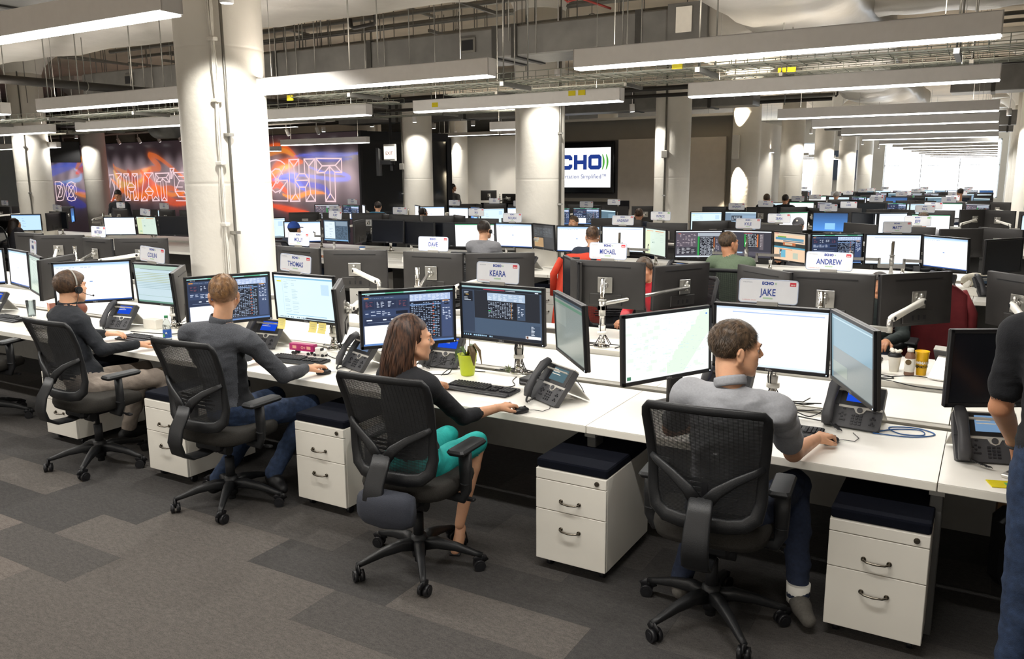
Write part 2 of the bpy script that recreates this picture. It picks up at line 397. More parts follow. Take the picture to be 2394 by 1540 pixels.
x,y=oncol(1,2,-.75); vpipe('conduit',x,y,.8,4.3,.016,M['gpipe'],boxes=(2.25,),straps=(1.6,))
x,y=oncol(0,2,-.05); vpipe('conduit',x,y,.8,4.3,.02,M['gpipe'],boxes=(2.42,),straps=(1.6,))
# white cable bundle running down the big column
cb=thing('cable_bundle','bundle of white data cables strapped up the big near column','cables',(*oncol(0,0,.72,.03),0))
rc=random.Random(5)
for k in range(13):
    a=2*PI*k/13; rad=.022 if k%2 else .014
    pts=[]
    for i in range(26):
        z=.75+i*.142; tie=min(abs(z-q) for q in (1.62,2.12,2.62,3.1,3.6)); s_=.45+.55*min(1,tie/.2)
        pts.append((math.cos(a+.5*math.sin(z*2+k))*rad*s_*1.3+.006*math.sin(3*z),math.sin(a+.5*math.sin(z*2+k))*rad*s_*.8,z))
    mb=MB(); mb.tube(pts,.0062,n=5); part('cable',mb,M['cablew'],cb)
for z in (1.62,2.12,2.62,3.1,3.6): bx('cable_strap',(0,.005,z),(.075,.055,.03),M['cablew'],cb,bev=.006)
# ------------------------------------------------------------------ linear lamps
def lampmesh():
    h=MB(); L=2.44; t=.0015
    h.box(-L/2,-.055,0.004,L/2,-.048,.12); h.box(-L/2,.048,.004,L/2,.055,.12); h.box(-L/2,-.055,.116,L/2,.055,.12)
    h.box(-L/2,-.055,0,-L/2+.006,.055,.12); h.box(L/2-.006,-.055,0,L/2,.055,.12)
    d=MB(); d.box(-L/2+.006,-.0475,-.009,L/2-.006,.0475,.012)
    r=MB(); 
    for x in (-.95,.95): r.cyl((x,0,.12),(x,0,2.2),.0025,n=5)
    return h.mesh('housing',M['lampw']),d.mesh('diffuser',M['glow']),r.mesh('hanger_wire',M['gpipe'])
LH,LD,LR=lampmesh()
al=bpy.data.lights.new('lamp_light','AREA'); al.shape='RECTANGLE'; al.size=2.4; al.size_y=.09; al.energy=LAMP_W; al.color=(1,.975,.93); al.spread=PI
alu=bpy.data.lights.new('added_uplight','AREA'); alu.shape='RECTANGLE'; alu.size=2.4; alu.size_y=.09; alu.energy=LAMP_UP; alu.color=(1,.9,.78)
def lamp(x1,y,lab,z=2.7,s=1.0):
    r=thing('linear_lamp',lab,'lamp',(x1-1.22*s,y,z),group='suspended linear lamps'); r.scale=(s,1,1)
    link('housing',LH,r); link('diffuser',LD,r); link('hanger_wire',LR,r)
    l=link('lamp_light',al,r,loc=(0,0,-.014)); u=link('added_uplight',alu,r,loc=(0,0,.135)); u.rotation_euler=(PI,0,0); return r
lines=[2.45,5.1,7.45,11.0,13.3,16.0,18.7,21.6,24.4,27.3,30.1,33.0,36,39,42]
for y in (-2.9,-5.2):  # unseen lamps added behind the viewer to lighten lamp sides and people's backs
    for s_ in range(-1,5): lamp(-.04-3.1*s_,y,'added unseen linear lamp, %s from the right in the %s ceiling line behind the viewer'%(ORD[s_+1],'near' if y>-4 else 'far'))
_unused=[2.45,5.1,7.45,11.0,13.3,16.0,18.7,21.6,24.4,27.3,30.1,33.0,36,39,42]
for k,y in enumerate(lines):
    segs=[0]
    if k in (1,2): segs=[0,1,2,3,4]
    if k==0: segs=[0,1,2,3]
    if k>=8: segs=[0,2]
    for s_ in segs:
        lamp(-.04-3.1*s_ if not(k==0 and s_==1) else -3.12,y,'suspended linear lamp, %s from the right in the %s ceiling line'%(ORD[s_],ORD[k]))
lamp(-5.58,11.0,'short suspended linear lamp left of the second column',s=.5)
lamp(-18.2,11.0,'suspended linear lamp at the left beyond the far column'); lamp(-16.5,16.0,'suspended linear lamp before the flame mural',s=.9)
lamp(-11.2,13.3,'suspended linear lamp hidden behind the second column line')
# ------------------------------------------------------------------ ducts, pipes and trays under the slab
def rods(root,pts,z1=ZC,r=.006):
    for (x,y,z) in pts:
        mb=MB(); mb.cyl((x,y,z),(x,y,z1),r,n=5); part('hanger_rod',mb,M['gpipe'],root)
def duct_box(lab,x0,x1,y0,y1,z0,z1,m_,bands=(),vents=(),cat='duct'):
    r=thing('air_duct',lab,cat); mb=MB(); mb.cbox(((x0+x1)/2,(y0+y1)/2,(z0+z1)/2),(x1-x0,y1-y0,z1-z0),bev=.015); part('duct_body',mb,m_,r)
    alongx=(x1-x0)>(y1-y0)
    for b_ in bands:
        if alongx: bx('duct_band',(b_,(y0+y1)/2,(z0+z1)/2),(.07,y1-y0+.03,z1-z0+.03),M['galvd'],r)
        else: bx('duct_band',((x0+x1)/2,b_,(z0+z1)/2),(x1-x0+.03,.07,z1-z0+.03),M['galvd'],r)
    for v in vents:
        bx('grille_frame',(v,y0-.012,(z0+z1)/2),(.2,.03,.16),M['gpipe'],r); bx('grille',(v,y0-.022,(z0+z1)/2),(.15,.02,.11),M['blkm'],r)
    return r
d=duct_box('galvanised steel duct with dark bands and grilles over the second ceiling line',-12.6,-2.95,8.1,8.75,3.3,3.62,M['galv'],bands=(-9.9,-8.35,-6.75,-4.95,-4.7,-3.25),vents=(-8.95,-5.3,-11.4))
rods(d,[(x,8.05,3.3) for x in (-11,-9.2,-7.6,-6.1,-4.4,-3.4)]+[(x,8.8,3.3) for x in (-10,-8,-6.6,-5)])
bx('control_box',(-2.75,8.42,3.46),(.4,.62,.4),M['galv'],d); bx('paper_tag',(-2.78,8.1,3.5),(.16,.012,.24),M['paper'],d)
def wrapduct(lab,pts,rr,n=28,bumpy=.03,seed=1):
    "lumpy foil-wrapped duct swept along pts, rr list of (half width, half height)"
    r=thing('insulated_duct',lab,'duct'); mb=MB(); P=[];Q=[]
    steps=10
    for i in range(len(pts)-1):
        for s_ in range(steps):
            t=s_/steps; P.append(Vector(pts[i]).lerp(Vector(pts[i+1]),t)); a,c=rr[i],rr[i+1]
            sag=1+.035*math.sin((i*steps+s_)*1.7+seed); Q.append((a[0]*(1-t)+c[0]*t,(a[1]*(1-t)+c[1]*t)*sag))
    P.append(Vector(pts[-1])); Q.append(rr[-1])
    mb.tube(P,Q,n=n,flat=.55,up=(0,0,1))
    for i,v in enumerate(mb.v):
        p=Vector(v); nn=noise.noise(p*2.2+Vector((seed,0,0)))*bumpy+noise.noise(p*6)*bumpy*.4; mb.v[i]=(v[0],v[1]+nn*.5,v[2]+nn)
    part('duct_wrap',mb,M['wrap'],r); return r
wrapduct('huge flat foil-wrapped duct across the upper left ceiling',[(-15.5,6.45,3.97),(-9,6.45,3.97),(-5,6.4,3.97),(-3.0,6.35,3.98)],[(.85,.32)]*4,bumpy=.05,seed=2)
wrapduct('large foil-wrapped duct running toward the windows at right',[(-1.65,3.2,3.62),(-1.65,7,3.6),(-1.67,10,3.6),(-2.05,14.6,3.6),(-2.05,15.2,3.62)],[(.56,.3),(.56,.32),(.6,.3),(.62,.3),(.5,.22)],bumpy=.06,seed=4)
wrapduct('shiny foil-wrapped duct stretch behind the large one',[(-2.4,16.0,3.85),(-2.2,18,3.75),(-2.0,22,3.7)],[(.5,.3),(.6,.3),(.5,.25)],bumpy=.09,seed=8)
wrapduct('round foil-wrapped duct branch left of the large one',[(-2.6,8.42,3.5),(-1.9,8.42,3.52),(-1.3,8.42,3.55)],[(.24,.24)]*3,bumpy=.03,seed=5)
wrapduct('round foil-wrapped duct branch at the upper right corner',[(-1.4,8.6,3.72),(0,8.6,3.72),(1.5,8.6,3.75),(4,8.6,3.75)],[(.3,.27)]*4,bumpy=.02,seed=6)
duct_box('dark galvanised duct at the top left corner',-14,-4.1,3.2,3.95,3.32,3.75,M['galv'],bands=(-6.75,-4.7,-8.5))
duct_box('long galvanised duct behind the second column line',-15.5,-4.4,17.2,17.8,3.4,3.9,M['galv'],bands=(-13.5,-11.4,-9.1,-7.0,-5.3),vents=())
duct_box('galvanised duct near the left mural lights',-24,-14.5,14.5,15.1,3.5,3.85,M['galv'],bands=(-22,-19,-16.8))
duct_box('grey duct crossing near the right column line',-.9,4.5,17.9,18.6,3.5,4.1,M['galv'],bands=(-.2,))
duct_box('galvanised duct before the windows',-5.3,3,30.5,31.1,3.5,3.95,M['galv'],bands=(-4.5,-3,-1.5,.2)); duct_box('second galvanised duct before the windows',-6,3,37.7,38.3,3.6,4.0,M['galv'],bands=(-4.5,-3,-1.5,.2))
duct_box('galvanised duct left beyond the sconce column',-12,-6,19.6,20.2,3.7,4.15,M['galv'],bands=(-10,-8.2,-7))
dr=MB(); dr.lathe([(.24,0),(.24,.5)],c=(-14.2,10.6,3.0),n=24,mt=Matrix.Rotation(PI/2,3,'Y')); thing('round_duct','short round galvanised duct end above the left lamps','duct',data=dr.mesh('round_duct',M['galv']))
def pipe(lab,pts,r,m_,cat='pipe',hang=(),name='ceiling_pipe'):
    rt=thing(name,lab,cat); mb=MB(); mb.tube(pts,r,n=10); part('pipe_run',mb,m_,rt)
    for (x,y,z) in hang:
        h=MB(); h.tube([(x+math.cos(a)*(r+.012),y,z+math.sin(a)*(r+.012)) for a in [PI*2*i/12 for i in range(13)]],.006,n=5); h.cyl((x,y,z+r+.01),(x,y,ZC),.005,n=5); part('clevis_hanger',h,M['gpipe'],rt)
    return rt
pipe('black iron drain pipe slanting across the left ceiling',[(-9.75,4.6,3.1),(-9.45,7.5,3.1),(-9.2,11.5,3.1)],.05,M['iron'],hang=[(-9.58,6.2,3.1),(-9.37,8.4,3.1)])
def bent(lab,x,y,z): pipe(lab,[(x,y,z+.5),(x,y,z+.02),(x-.02,y,z),(x-.3,y,z-.02),(x-.34,y,z),(x-.35,y,z+.08)],.022,M['iron'])
bent('black bent pipe stub above the left lamps',-9.0,8.0,3.42); bent('black bent pipe stub over the first gap between columns',-5.9,7.2,3.62); bent('black bent pipe stub beside the large wrapped duct',-2.45,7.3,3.62); bent('black bent pipe stub further along the wrapped duct',-2.3,12.5,3.35); bent('black bent pipe stub before the far lamps',-3.0,18.5,3.6)
for i,(y,z,r,x0,x1,m_) in enumerate([(10.1,4.0,.05,-12,-2.5,'gpipe'),(9.6,4.25,.035,-14,-1,'gpipe'),(10.8,4.35,.02,-14,1,'gpipe'),(10.9,4.35,.02,-14,1,'gpipe'),(11.4,4.5,.03,-16,1,'gpipe'),(12.2,3.3,.035,-9,-1.2,'iron'),(14.8,3.45,.035,-12,-2,'iron'),(11.9,3.35,.05,-1.3,1.5,'iron'),(9.1,4.4,.018,-12,-3,'redp'),(14.5,4.3,.03,-20,1,'gpipe'),(15.2,4.3,.03,-20,1,'gpipe'),(13.2,4.2,.018,-20,-2,'gpipe'),(13.3,3.5,.06,-18,-7,'iron'),(17.9,3.5,.035,-20,-3,'iron'),(18.2,3.6,.05,-20,-3,'gpipe'),(7.9,4.2,.018,-15,-9,'redp'),(6.9,4.3,.02,-4,-1,'gpipe')]):
    pipe('straight %s running along the desk rows, %s counted'%({'gpipe':'grey conduit','iron':'black iron pipe','redp':'thin red sprinkler pipe'}[m_],ORD[i]),[(x0,y,z),(x1,y+.02,z)],r,M[m_],hang=[(x0+1+2.1*k,y,z) for k in range(int((x1-x0-1)/2.1)) ][:5] if r>.04 else ())
pr_=thing('sprinkler_pipe','kinked thin red sprinkler pipe right of the second column','pipe'); mb=MB(); mb.tube([(-4.4,8.2,4.0),(-4.25,8.2,3.95),(-4.1,8.2,3.82),(-3.95,8.2,3.84),(-3.8,8.2,3.78),(-3.6,8.2,3.7)],.012,n=6); part('pipe_run',mb,M['redp'],pr_)
# loose hanging rods and strut channels over the left half, as the photo shows
rs=MB(); rr_=random.Random(9)
for i in range(70):
    x=rr_.uniform(-16,-3); y=rr_.uniform(8,14); z=rr_.uniform(3.0,3.9); rs.cyl((x,y,z),(x,y,ZC),.007,n=4)
o=thing('hanger_rods','dense thicket of thin steel hanger rods under the slab','rods',data=rs.mesh('hanger_rods',M['gpipe'])); o['kind']='stuff'
for i in range(16):
    x=rr_.uniform(-15,-1.5); y=rr_.uniform(8.8,13.5); z=rr_.uniform(3.9,4.6); ln=rr_.uniform(.6,1.6)
    mb=MB(); mb.cbox((0,0,0),(.04,ln,.04)); t=thing('strut_channel','short steel strut channel under the slab, %s of sixteen'%ORD[i],'strut',(x,y,z),rr_.choice([0,.1,-.1]),'steel strut channels',data=mb.mesh('strut_channel',M['gpipe']))
def tray(lab,x0,x1,y,z,w_=.3,h=.06,dens=.1):
    r=thing('cable_tray',lab,'tray'); mb=MB()
    for yy,zz in ((-w_/2,0),(-w_/4,0),(0,0),(w_/4,0),(w_/2,0),(-w_/2,h),(w_/2,h)): mb.cyl((x0,y+yy,z+zz),(x1,y+yy,z+zz),.0035,n=4,caps=False)
    n=int((x1-x0)/dens)
    for i in range(n+1):
        x=x0+(x1-x0)*i/n
        for a,c in (((x,y-w_/2,z+h),(x,y-w_/2,z)),((x,y-w_/2,z),(x,y+w_/2,z)),((x,y+w_/2,z),(x,y+w_/2,z+h))): mb.cyl(a,c,.003,n=3,caps=False)
    o=part('wire_basket',mb,M['wire'],r)
    c=MB(); 
    for k in range(5): c.tube([(x0+(x1-x0)*i/20,y-.08+.04*k+.02*math.sin(i*1.3+k),z+.012) for i in range(21)],.006,n=4)
    o=part('cables',c,M['cablew'],r)
    k=0; x=x0+.7
    while x<x1:
        bx('tray_bracket',(x,y,z-.02),(.03,w_+.12,.03),M['gpipe'],r); rods(r,[(x,y-w_/2-.03,z-.02),(x,y+w_/2+.03,z-.02)]); x+=1.45
    return r
tray('wire cable tray behind the first lamp line at right',-5.3,1.2,5.45,2.68); tray('wire cable tray behind the second lamp line at right',-5.3,1.2,7.75,2.88)
tray('wire cable tray behind the first lamp line at left',-12.5,-6.3,5.5,2.66,dens=.16); tray('wire cable tray behind the second lamp line at left',-13,-6.2,7.9,2.86,dens=.16)
tray('wire cable tray before the mural lights',-20,-6.3,11.2,3.0,dens=.25)
for i,(x,y,z) in enumerate([(-1.85,5.29,2.7),(-1.7,7.59,2.9),(-1.62,7.59,2.9),(-3.35,7.0,2.75),(-3.45,7.0,2.75),(-5.0,7.0,2.72),(-5.35,5.34,2.68),(-8.55,7.7,2.86),(-8.7,7.7,2.86)]):
    mb=MB(); mb.cbox((0,0,0),(.07,.01,.045)); thing('warning_tag','small yellow tag hanging on a cable tray, %s of nine from the right'%ORD[i],'tag',(x,y,z),group='yellow tray tags',data=mb.mesh('warning_tag',M['yel']))
# ------------------------------------------------------------------ taupe wall with cream panels, recess and the big screen
wy=22.4
wr=thing('wall_panel','cream acoustic panel on the taupe wall, left of the column','panel'); bx('panel_board',(-8.72,wy-.06,1.51),(1.52,.12,3.02),M['wallc'],wr)
wr=thing('wall_panel','cream acoustic panel on the taupe wall, right of the column','panel'); bx('panel_board',(-7.14,wy-.06,1.51),(1.56,.12,3.02),M['wallc'],wr)
bx('recess',(-11.22,wy-.004,1.51),(3.44,.01,3.02),M['walld'],None,kind='structure').name='wall_recess'
tr=struct('trim_1',None); bx('trim_cap',(-9.57,wy-.05,3.6),(6.75,.3,.07),M['wallw'],tr); bx('trim_shelf',(-11.22,wy-.05,1.3),(3.44,.1,.1),M['wallg'],tr)
tv=thing('wall_screen','big wall screen showing a blue and green company logo','screen',(-10.85,wy-.1,2.24))
TW,TH=2.5,1.49
b=MB(); b.cbox((0,0,0),(TW,.1,TH),bev=.02); part('screen_frame',b,mat('gloss_black','0a0a0d',.12,noise_amt=.05),tv)
W_=(1,1,1); sh=[(0,0,1,1,W_)]
pic=sheet('picture',sh,TW-.2,TH-.34,colmat('wall_screen_glow',1.25,.3),tv,y=-.052)
lb=MB(); fz=lambda cx_,cz_:(lambda a,c:(cx_+a,-.0545,cz_+c))
def arc(mb,cx_,cz_,r1,r2,a0,a1,yy,sc=1.0,n=14,tap=True):
    P=[]
    for i in range(n+1):
        a=a0+(a1-a0)*i/n; P.append((cx_+math.cos(a)*r2,cz_+math.sin(a)*r2*sc))
    for i in range(n,-1,-1):
        a=a0+(a1-a0)*i/n; t=math.sin(PI*i/n)**.6 if tap else 1; P.append((cx_+math.cos(a)*(r2-(r2-r1)*t),cz_+math.sin(a)*(r2-(r2-r1)*t)*sc))
    mb.prism(P,lambda u,v,t:(u,yy+t,v),0,.0015)
def block_letters(mb,x,z,h,yy,tk=None,gap=.12,th=.0015):
    "the squarish E C H O of the logo"
    w_=h*.98; t=h*.27; s=h*.16
    def pr(poly): mb.prism([(x0+a,z+c) for a,c in poly],lambda u,v,q:(u,yy+q,v),0,th)
    x0=x; pr([(s,0),(w_*.86,0),(w_*.86,t),(t,t),(t,h*.38),(w_*.8,h*.38),(w_*.8,h*.62),(t,h*.62),(t,h-t),(w_*.86,h-t),(w_*.86,h),(s,h),(0,h-s),(0,s)])
    x0=x+w_+gap*h; pr([(s,0),(w_-s,0),(w_,s),(w_,h*.36),(w_-t,h*.36),(w_-t,t),(t*1.05,t),(t*1.05,h-t),(w_-t,h-t),(w_-t,h*.64),(w_,h*.64),(w_,h-s),(w_-s,h),(s,h),(0,h-s),(0,s)])
    x0=x+2*(w_+gap*h); pr([(0,0),(t,0),(t,h*.37),(w_-t,h*.37),(w_-t,0),(w_,0),(w_,h),(w_-t,h),(w_-t,h*.63),(t,h*.63),(t,h),(0,h)])
    x0=x+3*(w_+gap*h)
    for poly in ([(s,0),(w_-s,0),(w_-t*.9,t),(t*.9,t)],[(w_-s,0),(w_,s),(w_,h-s),(w_-s,h),(w_-t*.9,h-t),(w_-t*.9,t)],[(w_-s,h),(s,h),(t*.9,h-t),(w_-t*.9,h-t)],[(s,h),(0,h-s),(0,s),(s,0),(t*.9,t),(t*.9,h-t)]): pr(poly)
    return x+4*(w_+gap*h)
xe=block_letters(lb,-.98,-.057,.43,-.056)
eblue=emat('logo_blue',hexc('27408f'),1.0); egreen=emat('logo_green',hexc('55ad3f'),1.0)
part('logo_letters',lb,eblue,tv)
gb=MB(); arc(gb,xe-.34,.158,.33,.39,-.65,.65,-.056); arc(gb,xe-.22,.158,.33,.39,-.65,.65,-.056); part('logo_waves',gb,egreen,tv)
tb=MB(); add_text(tb,'Transportation Simplified\u2122',.17,lambda a,c:(.06+a,-.056,-.315+c),sx=1.02); part('slogan',tb,eblue,tv)
bx('wall_monitor_off',(-9.26,wy-.14,1.17),(.3,.05,.24),M['blkm'],None); o=bpy.data.objects['wall_monitor_off']; o.name='touch_panel'; o['label']='small dark touch panel on the left cream wall panel'; o['category']='panel'
sc=thing('wall_sconce','tall slim sconce casting light up and down the column','sconce',(CX-.14,CY+3*DY-.47,0)); bx('sconce_body',(0,0,2.72),(.16,.13,.6),M['whitep'],sc)
for z,rx in ((3.04,PI),(2.4,0)):
    sp=bpy.data.lights.new('sconce_light','SPOT'); sp.energy=620; sp.spot_size=1.25; sp.spot_blend=.25; sp.color=(1,.87,.66); sp.shadow_soft_size=.03
    l=link('sconce_light',sp,sc,loc=(0.0,-.04,z)); l.rotation_euler=(rx,0,0)

dn=bpy.data.lights.new('downlight','SPOT'); dn.energy=160; dn.spot_size=1.3; dn.spot_blend=.5; dn.color=(1,.93,.82); dn.shadow_soft_size=.05  # downlights mostly added to brighten the far white wall and columns
for i,(x,y) in enumerate([(-18.6,27.35),(-16.8,27.9),(-15.2,27.9),(-13.9,27.9),(-19.8,28.0),(-16.5,23),(-14.6,22.5),(-24,22.5),(-28,22.5),(-34,22),(-20.8,22.3),(-17.5,21.0)]):
    r=thing('downlight','small round downlight added over the far left rooms, %s of twelve'%ORD[i],'lamp',(x,y,3.6)); b=MB(); b.cyl((0,0,0),(0,0,.16),.07,n=14); b.cyl((0,0,.16),(0,0,1.45),.008,n=5); part('can',b,M['lampw'],r); b=MB(); b.cyl((0,0,-.004),(0,0,0),.055,n=14); part('lens',b,M['glow'],r); link('downlight',dn,r,loc=(0,0,-.02))

csd=bpy.data.lights.new('added_column_spot_light','SPOT'); csd.energy=150; csd.spot_size=2.3; csd.spot_blend=.35; csd.color=(1,.96,.88); csd.shadow_soft_size=.05  # spot heads added only to brighten the column shafts
for n_,(i,j,dx,dy) in enumerate([(0,1,.75,-.8),(0,2,-.7,-.9),(1,2,.6,-.9),(2,1,.5,-.9),(3,2,.4,-.9),(2,4,-.1,-1.0),(0,4,.8,-.8),(0,5,.8,-.8),(0,6,.8,-.8),(0,7,.8,-.8),(-1,3,-.7,-.8),(0,0,1.0,-.75)]):
    dx*=.85; dy*=.85; x,y=CX-i*DX+dx,CY+j*DY+dy; r=thing('added_column_spot','added small ceiling spot head aimed down a round column, %s of twelve'%ORD[n_],'lamp',(x,y,3.3)); d=Vector((-dx*.1,-dy*.1,-1.6)).normalized()
    b=MB(); b.cyl(-d*.1,d*.05,.05,n=14); b.cyl((0,0,.05),(0,0,1.6),.01,n=5); part('spot_head',b,M['lampw'],r); b=MB(); b.cyl(d*.05,d*.054,.042,n=12); part('spot_lens',b,M['glow'],r)
    l=link('spot_light',csd,r,loc=d*.07); l.rotation_euler=d.to_track_quat('-Z','Y').to_euler()
for n_,(x0,y,z,e) in enumerate([(-14.4,26.0,3.5,1),(-17.0,26.0,3.5,1),(-9.6,19.4,3.9,.4),(-22.5,21.5,3.75,1)]):  # extra lamps added to lift the dark back walls
    q_=lamp(x0+1.22,y,'added linear lamp brightening the back walls, %s of four from where the white wall starts'%ORD[n_],z=z)

STROKES="""1.79,2.53;0.77,2.51;0.77,2.13;1.05,2.14;1.07,1.34;1.47,1.34;1.46,2.14;1.78,2.13;1.79,2.53
1.79,2.53;1.55,2.32;1.02,2.33;0.77,2.51
1.78,2.13;1.55,2.32
0.77,2.13;1.02,2.33
1.25,2.30;1.27,1.56
1.47,1.34;1.27,1.56;1.07,1.34
1.46,2.14;1.25,2.30;1.05,2.14
2.94,2.51;2.51,2.52;2.53,2.11;2.28,2.11;2.29,2.52;1.84,2.52;1.89,1.34;2.29,1.33;2.28,1.73;2.54,1.73;2.55,1.33;2.97,1.32;2.94,2.51
2.94,2.51;2.74,2.31;2.51,2.52
2.74,2.31;2.72,1.92;2.73,1.54
2.97,1.32;2.73,1.54;2.55,1.33
2.29,2.52;2.10,2.32;1.84,2.52
2.10,2.32;2.11,1.91;2.08,1.54
2.29,1.33;2.08,1.54;1.89,1.34
2.72,1.92;2.11,1.93
2.53,2.11;2.72,1.92;2.54,1.73
2.28,2.11;2.11,1.93;2.28,1.73
3.13,2.39;3.29,2.48;3.50,2.52;3.73,2.49;3.96,2.35;4.11,2.02;4.11,1.65;3.94,1.41;3.72,1.33;3.08,1.33;3.04,1.93;3.50,1.92
3.04,1.93;3.44,1.56
3.14,2.32;3.52,1.92;3.85,1.60
3.81,2.25;3.52,1.92
3.51,1.98;3.44,1.95;3.43,1.90;3.51,1.84;3.59,1.87;3.60,1.94;3.51,1.98
3.25,2.11;3.38,2.25;3.56,2.26;3.76,2.16;3.84,1.92;3.80,1.68;3.62,1.57;3.40,1.63;3.24,1.77
4.63,2.55;4.36,2.55;4.49,1.30;4.76,1.30;4.63,2.55
5.42,2.57;4.90,2.56;4.85,2.36;4.96,2.07;5.16,1.97;4.96,1.30;5.20,1.30;5.33,1.92;5.38,1.29;5.58,1.29;5.42,2.57
12.64,2.13;12.36,2.14;12.36,1.65
12.54,2.03;12.68,1.69
12.50,1.99;12.36,1.65;12.64,1.23;12.72,1.23
12.19,2.18;11.81,2.18;12.23,1.26;12.43,1.26
11.84,2.16;12.14,1.99;12.20,1.67
12.02,2.03;11.96,1.69
11.70,2.17;11.37,2.17;11.39,1.85;11.21,1.85;11.16,2.17;10.83,2.17;10.91,1.25;11.18,1.25;11.17,1.55;11.38,1.55;11.40,1.25;11.72,1.24;11.70,2.17
11.70,2.17;11.56,2.03;11.54,1.39;11.40,1.25
11.56,2.03;11.37,2.17
11.72,1.24;11.54,1.39
11.16,2.17;11.01,2.05;11.02,1.40;10.91,1.25
11.01,2.05;10.83,2.17
11.18,1.25;11.02,1.40
11.53,1.70;11.01,1.71
11.39,1.85;11.53,1.70;11.38,1.55
11.21,1.85;11.01,1.71;11.17,1.55
10.41,2.19;9.89,2.19;9.64,1.26;10.04,1.25;10.06,1.44;10.28,1.44;10.37,1.25;10.74,1.24;10.41,2.19
10.41,2.19;10.18,2.00;9.89,2.19
10.18,2.00;10.20,1.74
10.20,1.74;10.45,1.57;9.95,1.57;10.20,1.74
10.45,1.57;10.28,1.44
9.95,1.57;10.06,1.44
10.74,1.24;10.49,1.39;10.37,1.25
10.04,1.25;9.85,1.40;9.64,1.26
9.75,2.17;8.95,2.18;8.96,1.88;9.17,1.89;9.19,1.26;9.51,1.26;9.47,1.90;9.72,1.89;9.75,2.17
9.75,2.17;9.58,2.02;9.13,2.03;8.95,2.18
9.72,1.89;9.58,2.02
8.96,1.88;9.13,2.03
9.35,2.00;9.33,1.39
9.51,1.26;9.33,1.39;9.19,1.26
9.47,1.90;9.35,2.00;9.17,1.89
8.88,2.33;8.64,2.33;8.81,2.00;8.89,2.00;8.88,2.33
8.88,2.33;8.81,2.18;8.64,2.33
8.81,2.18;8.85,2.00
7.27,2.19;8.69,2.19;8.69,1.58;8.51,1.40;7.63,1.41
8.69,2.19;8.40,1.92;7.63,1.91
8.45,2.06;7.62,2.06
8.69,1.58;8.18,1.59
8.40,1.92;8.69,1.59;8.48,1.40
8.67,1.27;7.25,1.28;7.13,1.78
8.18,1.59;8.06,1.42
8.65,1.72;8.26,1.72
16.53,1.90;16.16,1.90;15.90,1.80;15.84,1.54;16.05,1.22;16.29,1.18;16.54,1.19;16.53,1.90
16.40,1.75;16.19,1.75;16.04,1.68;16.02,1.54;16.14,1.35;16.28,1.32;16.42,1.33
16.22,1.58;16.03,1.86
16.40,1.75;16.22,1.58;16.54,1.19
16.22,1.58;16.25,1.47
15.71,1.75;15.55,1.85;15.32,1.90;15.11,1.85;15.01,1.68;15.02,1.50
15.05,1.34;15.21,1.21;15.46,1.18;15.68,1.22;15.79,1.38;15.78,1.56;15.71,1.75
15.35,1.76;15.18,1.68;15.17,1.54;15.27,1.38;15.44,1.32;15.60,1.38;15.62,1.54;15.53,1.69;15.35,1.76
15.65,1.83;15.39,1.57;15.14,1.23
15.02,1.83;15.39,1.57;15.75,1.24"""
